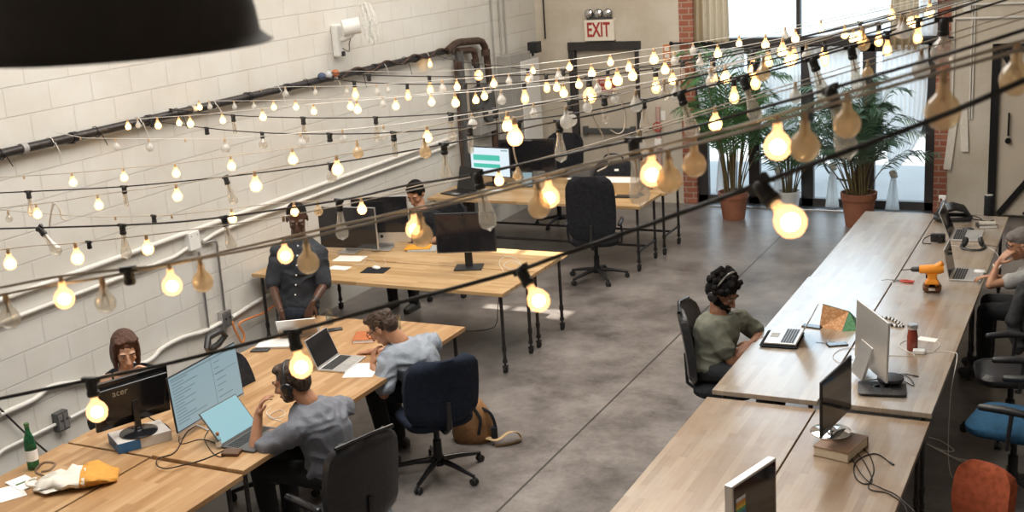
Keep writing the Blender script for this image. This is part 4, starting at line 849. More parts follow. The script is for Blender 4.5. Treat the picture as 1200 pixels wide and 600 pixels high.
# meters
def wallbox(name, label, cat, px0, py0, px1, py1, off, m, group=None, extra=None):
    a = X_(px0, py0, off); b = X_(px1, py1, off); cy, cz = (a.y+b.y)/2, (a.z+b.z)/2
    t = thing(name, label, cat, (WX, cy, cz), 0, group)
    MB().box((off/2, 0, 0), (off, abs(b.y-a.y), abs(a.z-b.z))).build('housing', M[m], t, bevel=.004)
    if extra: extra(t, off, abs(b.y-a.y), abs(a.z-b.z))
    return t
def dial(t, off, w, h):
    MB().cyl((off, 0, h*.22), (off+.05, 0, h*.22), min(w, h)*.36, n=20).build('meter_dial', M['dark_grey'], t, smooth=40); MB().box((off+.053, 0, h*.22), (.004, w*.3, h*.12)).build('dial_plate', M['signwhite'], t)
def handle_(t, off, w, h): MB().box((off+.012, w*.36, 0), (.024, .03, .10)).build('latch', M['dark_grey'], t, bevel=.003)
wallbox('electric_meter', 'dark grey electric meter box on the block wall, upper of the two', 'meter', 558, 104, 580, 122, .16, 'dark_grey', extra=dial)
wallbox('electric_meter', 'dark grey electric meter box on the block wall, lower of the two', 'meter', 561, 124, 582, 152, .14, 'grey_paint', extra=dial)
wallbox('meter_panel', 'pale panel behind the vertical dark pipe on the block wall', 'panel', 542, 100, 560, 150, .05, 'doorpaint', extra=handle_)
t = wallbox('electric_cabinet', 'tall white fronted electric cabinet in the back left corner', 'cabinet', 597, 66, 630, 205, .20, 'grey_paint', extra=handle_)
a = X_(609, 66, .2); b = X_(630, 64, .2)
MB(t).box((WX+.206, (a.y+b.y)/2, t.location.z), (.012, abs(b.y-a.y), 1.5)).build('cabinet_door', M['white'], t, bevel=.003)
q = X_(622, 55, .1); g = MB(); g.box((0, 0, 0), (.14, .16, .15)); g.box((-.03, 0, -.09), (.03, .03, .06)); o = g.build('wall_speaker', M['black_plastic'], bevel=.006); o.location = q+Vector((.08, -.05, 0)); tag(o, 'small black cube speaker above the electric cabinet', 'speaker')
for k, (xa, xb) in enumerate(((575, 581), (584, 587), (590, 593))):
    a = X_(xa, 0, .03); pipe('thin_conduit', 'thin vertical conduits above the electric cabinet', 'pipe', [Vector((a.x, a.y, 5.0)), Vector((a.x, a.y, .3))], .011, 'grey_paint', group='thin vertical conduits beside the cabinet', n=8)
a = Y_(637, 0, .03); pipe('corner_conduit', 'dark conduit coming down the corner beside the exit door', 'pipe', [Vector((-7.30, WY-.03, 4.9)), Vector((-7.30, WY-.03, 2.3))], .012, 'gun', n=8)
# white conduits
zc1, zc2 = 1.36, 1.23
t = thing('white_conduit', 'pair of white conduits running along the block wall at head height', 'pipe', (WX+.03, 6, zc1))
pipe('', '', '', [(WX+.03, 3.5, zc1), (WX+.03, 13.1, zc1)], .022, 'wall_white_metal', t, part='upper_conduit')
pipe('', '', '', [(WX+.03, 3.5, zc2-.04), (WX+.03, 7.9, zc2-.04), (WX+.03, 8.05, zc2-.01), (WX+.03, 8.14, zc2)], .018, 'wall_white_metal', t, part='lower_conduit')
pipe('', '', '', [(WX+.03, 8.28, zc2), (WX+.03, 8.5, zc2+.04), (WX+.03, 13.1, zc2+.04)], .018, 'wall_white_metal', t, part='lower_conduit')
def knock(t, off, w, h):
    for s in (-1, 1): MB().cyl((off, s*w*.3, h*.3), (off+.004, s*w*.3, h*.3), .006, n=8).build('screw', M['grey_paint'], t)
wallbox('junction_box', 'white square junction box where the conduits meet on the block wall', 'junction box', 221, 274, 236, 290, .07, 'white', extra=knock)
ob = X_(266, 374, .05); ob2 = X_(74, 492, .05)
pipe('drop_conduit', 'grey conduit arching from the white junction box down to the outlet', 'pipe', [(WX+.03, 8.30, zc2-.02), (WX+.03, ob.y+.02, zc2-.03), (WX+.03, ob.y, ob.z+.05)], .014, 'steel', n=10)
pipe('drop_conduit', 'grey conduit dropping straight from the white junction box behind the mesh chair', 'pipe', [(WX+.03, 8.21, zc2-.08), (WX+.03, 8.19, .1)], .014, 'steel', n=10)
def outlet(t, off, w, h):
    for s in (-1, 1):
        MB().box((off+.002, s*w*.23, 0), (.006, w*.36, h*.8)).build('socket_face', M['steel'], t, bevel=.002)
        MB().box((off+.006, s*w*.23, .01), (.004, .006, .02)).box((off+.006, s*w*.23+.014, .01), (.004, .006, .02)).build('socket_slot', M['black_plastic'], t)
wallbox('power_outlet', 'metal power outlet on the block wall with the orange cord plugged in', 'outlet', 260, 367, 273, 381, .06, 'steel', extra=outlet)
wallbox('power_outlet', 'dark metal power outlet on the block wall behind the green bottle', 'outlet', 66, 486, 83, 501, .06, 'dark_grey', extra=outlet)
lo = [X_(*q, .03) for q in ((-40, 600), (0, 529), (66, 497))]; lo2 = [X_(*q, .03) for q in ((82, 490), (112, 474), (150, 455))]
hose = [X_(*q, .03) for q in ((0, 486), (40, 468), (62, 452), (110, 445), (172, 424), (190, 408), (215, 395), (240, 388), (262, 376))]
pipe('low_conduit', 'white conduit low on the block wall leading to the dark outlet', 'pipe', lo, .014, 'wall_white_metal')
pipe('low_conduit', 'short white conduit right of the dark outlet, behind the black monitor', 'pipe', lo2, .014, 'wall_white_metal')
pipe('flexible_conduit', 'wavy white flexible conduit low on the wall behind the woman with brown hair', 'pipe', spline(hose, 4), .02, 'wall_white_metal')
h2 = [X_(*q, .03) for q in ((272, 372), (300, 354), (330, 338), (362, 322), (395, 310))]
pipe('flexible_conduit', 'white flexible conduit passing behind the standing man', 'pipe', spline(h2, 4), .02, 'wall_white_metal')
g = MB(); P = [X_(*q, .06) for q in ((272, 377), (276, 388), (284, 402), (286, 392), (280, 380), (290, 374), (310, 366), (330, 352), (345, 345))]; g.m = Matrix.Translation(-P[0]); g.tube(spline(P, 6), .011, 8); o = g.build('extension_cord', M['orange_cord'], smooth=60); o.location = P[0]; tag(o, 'orange extension cord looped below the metal outlet', 'cord')
# fan
q = X_(398, 45, .06); t = thing('wall_fan', 'white wall mounted fan above the black pipe', 'fan', (WX, q.y, q.z))
g = MB(); g.box((.04, -.02, -.02), (.08, .10, .34)); g.build('wall_bracket', M['white'], t, bevel=.02)
g = MB(); g.tube([(.05, 0, -.02), (.14, .0, .0), (.22, .0, .04)], .03, 10); g.build('arm', M['white'], t, smooth=50)
FD = Vector((.72, .60, .1)).normalized(); c = Vector((.24, .02, .12))
g = MB(); g.cyl(c-FD*.12, c+FD*.06, .085, n=20); g.build('motor', M['white'], t, smooth=40)
cc = c+FD*.16; u = FD.cross(Vector((0, 0, 1))).normalized(); v = FD.cross(u)
g = MB()
for rr, off in ((.22, 0), (.20, .045), (.20, -.045), (.12, .07), (.06, .075), (.12, -.07)): g.tube([cc+FD*off+(u*math.cos(a)+v*math.sin(a))*rr for a in [k*PI/14 for k in range(28)]], .0035, 5, closed=True, caps=False)
for k in range(24):
    a = k*PI/12; d = u*math.cos(a)+v*math.sin(a); g.tube([cc+FD*.075+d*.03, cc+FD*.07+d*.12, cc+FD*.04+d*.20, cc+d*.22, cc-FD*.04+d*.20, cc-FD*.075+d*.08], .0022, 4)
g.build('grille', M['white'], t, smooth=50)
for k in range(3):
    a = k*2*PI/3; d = u*math.cos(a)+v*math.sin(a); e = FD.cross(d); g = MB(); g.add([cc+d*.03-e*.02, cc+d*.18-e*.05+FD*.02, cc+d*.18+e*.06-FD*.02, cc+d*.03+e*.02, cc+d*.03-e*.02-FD*.003, cc+d*.18-e*.05+FD*.017, cc+d*.18+e*.06-FD*.023, cc+d*.03+e*.02-FD*.003], [(0, 1, 2, 3), (7, 6, 5, 4), (0, 4, 5, 1), (1, 5, 6, 2), (2, 6, 7, 3), (3, 7, 4, 0)]); g.build('fan_blade', M['clear_glass'], t)
g = MB(); g.tube(spline([(.08, .0, -.1), (.14, .03, -.14), (.16, .02, -.06), (.20, .0, .0)]), .005, 6); g.build('cord', M['dark_grey'], t, smooth=50); MB().box((.085, -.0, -.16), (.03, .04, .05)).build('switch', M['black_plastic'], t)
# exit sign
a = Y_(687, 24); b = Y_(722, 46); cx, cz = (a.x+b.x)/2, (a.z+b.z)/2
t = thing('exit_sign', 'exit sign with red letters over the dark framed door', 'sign', (cx, WY, cz))
wS, hS = .435, .285
MB().box((0, -.04, 0), (wS, .08, hS)).build('sign_box', M['signwhite'], t, bevel=.006)
text_mesh('exit_lettering', 'EXIT', .27, M['redsign'], t, Matrix.Translation((-.01, -.081, 0)) @ Matrix.Rotation(PI/2, 4, 'X'), .002, sx=.62, bold=.006)
t = thing('emergency_light', 'three round emergency lamps standing on top of the exit sign', 'lamp', (cx+.0, WY, cz+hS/2))
MB().box((0, -.04, .015), (.36, .07, .03)).build('lamp_bar', M['dark_grey'], t, bevel=.003)
for k, x in enumerate((-.135, 0, .135)):
    g = MB(); g.lathe([(.03, -.04), (.058, -.01), (.062, .03), (.058, .034)], (x, -.06, .085), 20, axis=(.1*(k-1), -1, 0)); hh = g.build('lamp_head', M['dark_grey'], t, smooth=40)
    g = MB(); g.lathe([(.055, .0), (.04, .012), (.012, .018), (.001, .019)], (x+.0032*(k-1), -.095, .085), 20, axis=(.1*(k-1), -1, 0)); g.build('lens', M['chrome'], hh, smooth=60)
# door sign
a = Y_(704, 92); b = Y_(724, 104); t = thing('door_sign', 'small dark red sign with two lines of pale letters on the door', 'sign', (-6.42, WY+.03, 1.64))
MB().box((0, -.004, 0), (.25, .008, .19)).build('sign_plate', M['redsign'], t)
for k, s_ in enumerate(('EMERGENCY', 'EXIT ONLY')): text_mesh('sign_lettering', s_, .055, M['signwhite'], t, Matrix.Translation((0, -.009, .035-k*.075)) @ Matrix.Rotation(PI/2, 4, 'X'), .001, sx=.68)
t = thing('wall_notice', 'orange notice with pale lettering between the door and the brick column', 'sign', (-5.52, WY, 2.03))
MB().box((0, -.004, 0), (.105, .008, .30)).build('notice_plate', M['orangesign'], t)
for k in range(3): MB().box((0, -.009, .09-k*.09), (.07, .002, .05)).build('printed_patch', M['signwhite'], t)
t = thing('wall_notice', 'small white card pinned above the standpipe beside the brick column', 'sign', (-5.62, WY, 1.22)); MB().box((0, -.004, 0), (.09, .006, .13)).build('card', M['paper'], t)
# standpipe / valve
t = thing('standpipe', 'pink and white valve pipe with a red wheel beside the door', 'valve', (-5.66, WY-.05, .9))
MB().cyl((0, 0, -.4), (0, 0, .45), .03, n=14).build('riser', mat('pink_paint', (.55, .36, .32), .6), t, smooth=40); MB().box((.0, -.02, -.05), (.09, .06, .12)).build('label_block', M['paper'], t)
g = MB(); g.tube([(.06*math.cos(a), -.05, .18+.06*math.sin(a)) for a in [k*PI/8 for k in range(16)]], .008, 6, closed=True, caps=False); g.box((0, -.05, .18), (.12, .01, .012)).box((0, -.05, .18), (.012, .01, .12)); g.build('hand_wheel', M['red'], t, smooth=50)
MB().tube(spline([(0, 0, .1), (-.10, -.04, .16), (-.18, -.03, .10)]), .012, 8).build('side_hose', M['black_cord'], t, smooth=50)
# curtain rods and wall conduit at right
for (x0, x1, lab) in ((-5.44, -4.85, 'short black curtain rod at the left brick column'), (-2.25, -1.86, 'short black curtain rod crossing the right brick column')):
    t = thing('curtain_rod', lab, 'rod', ((x0+x1)/2, WY-.06, 2.20))
    MB().cyl(((x0-x1)/2, 0, 0), ((x1-x0)/2, 0, 0), .013, n=10).build('rod', M['black_metal'], t, smooth=40); MB().ell(((x0-x1)/2, 0, 0), .028).build('finial', M['black_metal'], t, smooth=60); MB().box((0, .03, 0), (.02, .06, .04)).build('rod_bracket', M['black_metal'], t)
t = thing('wall_conduit', 'pale conduits crossing the wall above the black braced gate', 'pipe', (-1.3, WY-.02, 2.4))
a1 = Y_(1146, 15); a2 = Y_(1150, 28)
MB().box((-.42, 0, .17), (.09, .05, .14)).build('switch_box', M['wall_white_metal'], t, bevel=.004)
MB().cyl((-.38, 0, .18), (2.5, 0, .18), .014, n=8).build('conduit_run', M['wall_white_metal'], t, smooth=40); MB().cyl((-.55, 0, .02), (2.5, 0, .02), .014, n=8).build('conduit_run', M['wall_white_metal'], t, smooth=40)
t = thing('wall_conduit', 'three thin vertical conduits right of the right brick column', 'pipe', (-1.72, WY-.02, 1.5))
for x in (-.14, .06, .09): MB().cyl((x, 0, -.2 if x < 0 else -.3), (x, 0, 2.5), .008, n=8).build('conduit_run', M['wall_white_metal'], t, smooth=40)
t = thing('hanging_strap', 'two white fabric strips hanging from a hook beside the right brick column', 'fabric', (-1.80, WY-.03, 1.35))
MB().box((.03, .0, .0), (.09, .02, .05)).build('hook_plate', M['grey_paint'], t, bevel=.004)
for x0, x1, z1 in ((-.02, -.10, -.78), (.07, .10, -.55)):
    g = MB(); g.rings([[Vector((x0+(x1-x0)*k/6-.045, -.008*math.sin(k), z1*k/6)), Vector((x0+(x1-x0)*k/6+.045, .006*math.sin(k), z1*k/6)), Vector((x0+(x1-x0)*k/6+.045, .012, z1*k/6)), Vector((x0+(x1-x0)*k/6-.045, .012, z1*k/6))] for k in range(7)]); g.build('fabric_strip', M['cloth_white'], t)
# black braced sliding gate on the right
gx0 = -1.40; t = thing('sliding_gate', 'black steel framed sliding gate with diagonal braces at the right of the back wall', 'gate', (gx0, WY-.10, 0))
MB().box((1.0, .02, 1.05), (1.9, .03, 2.02)).build('gate_panel', M['doorpaint'], t)
g = MB()
MB().box((.035, -.02, 1.05), (.09, .06, 2.14)).build('gate_post', M['black_metal'], t); MB().box((1.0, -.02, 2.08), (1.95, .06, .08)).build('top_rail', M['black_metal'], t)
for (xa, za, xb, zb) in ((.12, .05, 1.0, 1.25), (.42, .05, 1.3, 1.25), (.10, 2.03, .80, .95)):
    d_ = Vector((xb-xa, 0, zb-za)); g = MB(); g.box(((xa+xb)/2, -.02, (za+zb)/2), (d_.length, .04, .07), ry=-math.atan2(d_.z, d_.x)); g.build('brace', M['black_metal'], t)
MB().cyl((.20, -.03, 1.30), (.20, -.03, 1.02), .012, n=8).build('gate_handle', M['black_metal'], t, smooth=40); MB().cyl((.20, -.04, .96), (.20, .0, .96), .035, n=16).build('gate_lock', M['black_metal'], t, smooth=40)
# pendant lamp near the camera, top left
lc = at_d(150, 58, 1.95); t = thing('pendant_lamp', 'large dark metal pendant lamp shade hanging at the top left corner', 'lamp', lc)
M['shade'] = mat('dark_bronze_shade', (.035, .026, .022), .7, 0, var=.1)
prof = [(.232, 0), (.222, .006), (.212, .016), (.208, .05), (.196, .11), (.175, .17), (.13, .22), (.06, .235), (.045, .24), (.045, .30), (.02, .31)]
g = MB(); g.lathe(prof+[(.016, .31)]+[(max(.012, r-.004), z-.002) for r, z in reversed(prof[:-1])], n=64, caps=False); g.build('lamp_shade', M['shade'], t, smooth=50)
MB().cyl((0, 0, .30), (0, 0, 2.0), .004, n=8).build('cord', M['black_cord'], t)
MB().ell((0, 0, .09), (.03, .03, .045)).build('light_bulb', M['white'], t, smooth=60)
# ================================================================== curtains
def curtain(label, tops, knot, bottom, m, zt=2.12, y=WY-.05, pleats=9, cat='curtain', open_=False, group=None, amp=.022, knotr=.05, tailw=.10):
    """tops=(x0,x1) at rail; knot=(x,z) or None; bottom z"""
    x0, x1 = tops; xm = (x0+x1)/2
    t = thing('curtain', label, cat, (xm, y, zt), 0, group); n = 60
    def sheet_(rows, name):
        g = MB(); vs = []; fs = []
        for (a, b, z, am) in rows:
            for i in range(n+1):
                u = i/n; vs.append(Vector((a+(b-a)*u-xm, am*math.sin(u*pleats*2*PI)+.3*am*math.sin(u*pleats*5.1), z-zt)))
        for r_ in range(len(rows)-1):
            for i in range(n): k = r_*(n+1)+i; fs.append((k, k+1, k+n+2, k+n+1))
        g.add(vs, fs); return g.build(name, M[m], t, smooth=180)
    if knot is None:
        sheet_([(x0, x1, zt, amp), (x0+.01, x1-.01, (zt+bottom)/2, amp), (x0-.01, x1+.01, bottom+.05, amp*1.1), (x0, x1, bottom, amp)], 'cloth'); return t
    kx, kz = knot; rows = []
    for k in range(9):
        q = k/8; e = q**4 if not open_ else q**1.3
        rows.append((x0+(kx-.035-x0)*e, x1+(kx+.035-x1)*(q**4.5), zt+(kz+.05-zt)*q, amp*(1-.4*q)))
    sheet_(rows, 'cloth')
    sheet_([(kx-.03, kx+.03, kz-.03, .02), (kx-tailw*.6, kx+tailw*.5, kz-.2, .03), (kx-tailw, kx+tailw*.8, bottom, .03)], 'tail')
    g = MB(); g.ell((kx-xm, 0, kz-zt), (knotr, .045, .055), n=10, k=7); g.tube([(kx-xm-.04, -.02, kz-zt+.03), (kx-xm, -.045, kz-zt), (kx-xm+.045, -.01, kz-zt-.03)], .02, 8); g.build('knot', M['cloth_white'], t, smooth=60)
    return t
def bx(px, py): return at_y(px, py, WY-.05)
GRP = 'white sheer curtains on the glass doors'
def kn(px, py): q = bx(px, py); return (q.x, q.z)
curtain('white sheer curtain on the leftmost glass door, knotted behind the left palm', (bx(815, 62).x, bx(872, 62).x), kn(846, 175), .18, 'sheer', group=GRP)
curtain('white sheer curtain on the second glass door, knotted beside the middle plant', (bx(893, 62).x, bx(938, 62).x), kn(912, 200), bx(915, 240).z, 'sheer', group=GRP)
curtain('white sheer curtain on the third glass door, tail hanging behind the right palm', (bx(944, 62).x, bx(1008, 62).x), kn(976, 195), bx(976, 243).z, 'sheer', group=GRP, open_=True)
curtain('white sheer curtain on the rightmost glass door, pulled left into a knot', (bx(1034, 62).x, bx(1088, 62).x), kn(1047, 204), bx(1040, 246).z, 'sheer', group=GRP)
curtain('beige cloth curtain hanging at the left of the upper window', (bx(813, 0).x, bx(853, 0).x), None, bx(830, 50).z, 'beige_cloth', zt=4.5, pleats=5, amp=.03)
curtain('beige cloth curtain hanging at the right of the upper window', (bx(1044, 30).x, bx(1076, 30).x), None, bx(1060, 58).z, 'beige_cloth', zt=4.5, pleats=4, amp=.03)
curtain('narrow white cloth hanging at the right edge of the upper window', (bx(1079, 20).x, bx(1098, 20).x), None, bx(1090, 42).z, 'sheer', zt=4.5, pleats=3, amp=.02)
# ================================================================== palms
def palm(label, px, py, pot_h, r_top, height, spread, nf, m, seed, potm='terracotta', leaf=.26, stems=6, lean=0.):
    b = at_z(px, py, 0); t = thing('potted_palm', label, 'plant', (b.x, b.y, 0), 0, 'potted palms in front of the glass doors')
    rb = r_top*.72
    prof = [(rb, 0), (r_top*.93, pot_h*.80), (r_top*1.0, pot_h*.80), (r_top*1.03, pot_h), (r_top*.93, pot_h), (r_top*.90, pot_h-.05), (.001, pot_h-.05)]
    MB().lathe(prof, n=32).build('plant_pot', M[potm], t, smooth=35)
    MB().lathe([(r_top*.905, pot_h-.045), (r_top*.5, pot_h-.03), (.001, pot_h-.025)], n=24).build('soil', M['soil'], t, smooth=60)
    rng = random.Random(seed); S = MB(); L = MB()
    for k in range(nf):
        a = k*2.399+rng.uniform(-.3, .3); tier = k/nf
        ro = r_top*.62*rng.random()**.5; bx_, by_ = ro*math.cos(a), ro*math.sin(a)
        reach = spread*(.45+.6*rng.random())*(1-.35*tier); top = height*(.55+.45*tier)*(.85+.2*rng.random())
        dx, dy = math.cos(a), math.sin(a); pts = []
        N = 12
        for i in range(N+1):
            q = i/N; out = reach*(.30*q+.70*q**2.4); z = pot_h-.03+(top-pot_h)*(1.28*q-.30*q**3.2 if q < .75 else 1.28*q-.30*q**3.2-(q-.75)*.55)
            pts.append(Vector((bx_+dx*out+lean*q*.2, by_+dy*out*.75, z)))
        S.tube(pts, [max(.0025, .009*(1-.8*i/N)) for i in range(N+1)], 5)
        P = spline(pts, 3); n0 = int(len(P)*.36)
        for i in range(n0, len(P)-1):
            tdir = (P[i+1]-P[i]).normalized(); side = tdir.cross(Vector((0, 0, 1)))
            if side.length < .05: side = Vector((-dy, dx, 0))
            side.normalize(); q = (i-n0)/(len(P)-n0)
            ln = leaf*(.55+.75*math.sin(PI*min(1, .15+q*.85)))*(1-.35*q)
            for s in (-1, 1):
                d = (side*s*.85+tdir*.75+Vector((0, 0, .18-.28*rng.random()))).normalized(); w = tdir*.011
                p0 = P[i]; p1 = p0+d*ln*.5+Vector((0, 0, .0)); p2 = p0+d*ln+Vector((0, 0, -.10*ln/.2*rng.uniform(.3, 1)))
                L.add([p0-w*.4, p0+w*.4, p1+w, p1-w, p2], [(0, 1, 2, 3), (3, 2, 4)])
    for k in range(stems):
        a = rng.random()*6.28; ro = r_top*.4*rng.random()
        S.tube([(ro*math.cos(a), ro*math.sin(a), pot_h-.05), (ro*1.5*math.cos(a), ro*1.5*math.sin(a), pot_h+.25), (ro*2.4*math.cos(a), ro*2.4*math.sin(a), pot_h+.5+.2*rng.random())], [.013, .010, .007], 7)
    S.build('stems', M['stem'], t, smooth=60); lf = L.build('fronds', M[m], t); lf['kind'] = 'stuff' if False else None
    del lf['kind']
    return t
palm('tall potted palm in a terracotta pot at the left of the glass doors', 860, 256, .36, .195, 2.6, 1.05, 30, 'leaf', 11, leaf=.36)
palm('potted palm in a terracotta pot nearest the wooden tables', 1006, 264, .42, .215, 2.1, .95, 36, 'leaf2', 23, stems=9, lean=-.7, leaf=.31)
palm('smaller potted palm standing between the two larger palms', 925, 246, .26, .15, 1.6, .7, 15, 'leaf', 5, potm='white', leaf=.28)
# ================================================================== seen through the glass: bicycle and parked car
t = thing('bicycle', 'bicycle parked on the pavement, seen through the second glass door', 'bicycle', (-4.05, 17.6, -.05), R(8))
for x in (-.52, .52):
    g = MB(); g.tube([(x+.33*math.cos(a), 0, .34+.33*math.sin(a)) for a in [k*PI/18 for k in range(36)]], .016, 6, closed=True, caps=False); w = g.build('wheel', M['rubber'], t, smooth=60)
    g = MB()
    for k in range(12): a = k*PI/6; g.cyl((x, 0, .34), (x+.32*math.cos(a), 0, .34+.32*math.sin(a)), .0015, n=4)
    g.build('spokes', M['steel'], w)
g = MB(); bb, st_, hd, rw, fw = (-.08, 0, .28), (-.22, 0, .82), (.38, 0, .86), (-.52, 0, .34), (.52, 0, .34)
for a, b in ((bb, st_), (st_, hd), (bb, hd), (rw, bb), (rw, st_), (fw, hd)): g.cyl(a, b, .016, n=8)
g.build('bike_frame', M['dark_grey'], t, smooth=40); MB().ell((-.24, 0, .88), (.12, .06, .03)).build('saddle', M['black_plastic'], t, smooth=60); MB().tube([(.36, -.25, .98), (.38, 0, .96), (.36, .25, .98)], .012, 8).build('handlebar', M['black_metal'], t, smooth=50)
t = thing('parked_car', 'grey car parked at the kerb, seen through the glass doors', 'car', (-2.3, 23.0, -.15), R(0))
g = MB(); sec = [(-2.2, .35), (-2.15, .75), (-1.4, .92), (-.8, 1.38), (.7, 1.42), (1.35, .98), (2.1, .85), (2.2, .4)]
g.prism([(-2.2, .25)]+sec[1:]+[(2.2, .25)], (0, 0, 0), (1, 0, 0), (0, 0, 1), (0, 1, 0), -.85, .85); g.build('car_body', mat('grey_car_paint', (.16, .19, .20), .25, .4), t, bevel=.05)
g = MB(); g.prism([(-1.25, .95), (-.74, 1.32), (.65, 1.35), (1.15, 1.0)], (0, 0, 0), (1, 0, 0), (0, 0, 1), (0, 1, 0), -.862, .862); g.build('side_window', M['black_gloss'], t)
for x in (-1.35, 1.35):
    for y in (-.80, .80): MB().cyl((x, y-.1, .32), (x, y+.1, .32), .32, n=24).build('wheel', M['rubber'], t, smooth=40)
# ================================================================== strings of lights
M['glow'] = thin_glass('lit_bulb_glass', (1, .82, .55), .25, milk=.25, milkcol=(1, .72, .42), glow=((1, .55, .26), .7))
M['core'] = emis('glowing_core', (1, .80, .52), 16.0)
M['clear_bulb'] = thin_glass('clear_bulb_glass', (.93, .90, .84), .6, milk=.22, milkcol=(.86, .82, .76))
M['amber_bulb'] = thin_glass('amber_bulb_glass', (.95, .86, .70), .6, milk=.42, milkcol=(.92, .72, .48))
M['frost_bulb'] = thin_glass('frosted_bulb_glass', (.9, .9, .88), .5, milk=.62, milkcol=(.86, .84, .80))
M['filament'] = mat('bulb_filament', (.45, .30, .15), .4, .6)
M['black_socket'] = mat('black_bulb_socket', (.018, .016, .016), .5)
_bulb = {}
SH = {'g': [(.009, 0), (.010, .010), (.016, .019), (.0225, .031), (.0240, .040), (.0205, .053), (.012, .061), (.001, .063)],
      'E': [(.013, 0), (.014, .02), (.020, .040), (.029, .070), (.031, .085), (.027, .102), (.016, .114), (.001, .119)],
      'e': [(.013, 0), (.014, .03), (.020, .060), (.029, .100), (.030, .115), (.024, .132), (.008, .140), (.001, .146)],
      't': [(.013, 0), (.016, .01), (.0165, .09), (.012, .10), (.001, .103)],
      'A': [(.010, 0), (.011, .016), (.015, .023), (.0245, .032), (.0305, .046), (.0315, .056), (.028, .070), (.019, .080), (.009, .085), (.001, .086)],
      'G': [(.012, 0), (.015, .012), (.032, .030), (.040, .055), (.036, .080), (.020, .096), (.001, .101)]}
def bulb_meshes(kind):
    """(glass mesh, core mesh or None) hanging down -z from the socket mouth"""
    if kind in _bulb: return _bulb[kind]
    sh = {'g': 'g', 'u': 'g', 'x': 'g', 'E': 'E', 'e': 'e', 't': 't', 'A': 'A', 'U': 'A', 'X': 'A', 'G': 'G', 'O': 'G'}[kind]
    lit = kind in 'gEAG'
    prof = [(r, -z) for r, z in SH[sh]]
    gm = {'g': 'glow', 'E': 'glow', 'A': 'glow', 'G': 'glow', 'u': 'frost_bulb', 'x': 'clear_bulb', 'e': 'clear_bulb', 't': 'clear_bulb', 'U': 'amber_bulb', 'X': 'frost_bulb', 'O': 'clear_bulb'}[kind]
    a = MB().lathe(prof, n=16).build('light_bulb', M[gm], smooth=60); am = a.data; bpy.data.objects.remove(a)
    L = SH[sh][-1][1]; rm = max(r for r, z in SH[sh]); g = MB()
    if lit: g.ell((0, 0, -L*.64), (rm*(.80 if sh == 'g' else .60), rm*(.80 if sh == 'g' else .60), L*(.27 if sh == 'g' else .20)), n=12, k=8)
    else:
        g.cyl((0, 0, 0), (0, 0, -L*.4), .003, n=6)
        for s in (-1, 1): g.tube([(s*.003, 0, -L*.3), (s*rm*.35, 0, -L*.75), (s*rm*.1, 0, -L*.35)], .0009, 4)
    b = g.build('filament', M['core' if lit else 'filament'], smooth=60); bm_ = b.data; bpy.data.objects.remove(b)
    _bulb[kind] = (am, bm_, L); return _bulb[kind]
_sock = {}
def sock_mesh(black, cap=False):
    k = (black, cap)
    if k not in _sock:
        g = MB()
        if black: g.lathe([(.010, .004), (.014, 0), (.017, -.012), (.0165, -.034), (.0185, -.036), (.0185, -.048), (.015, -.052)]+([(.001, -.053)] if cap else []), n=12); g.box((0, 0, .0), (.055, .014, .016))
        else: g.lathe([(.006, .004), (.009, 0), (.0105, -.010), (.0105, -.030), (.009, -.033)], n=10); g.box((0, 0, .0), (.016, .010, .010))
        o = g.build('bulb_socket', M['black_socket' if black else 'beige_socket'], smooth=40); _sock[k] = o.data; bpy.data.objects.remove(o)
    return _sock[k]
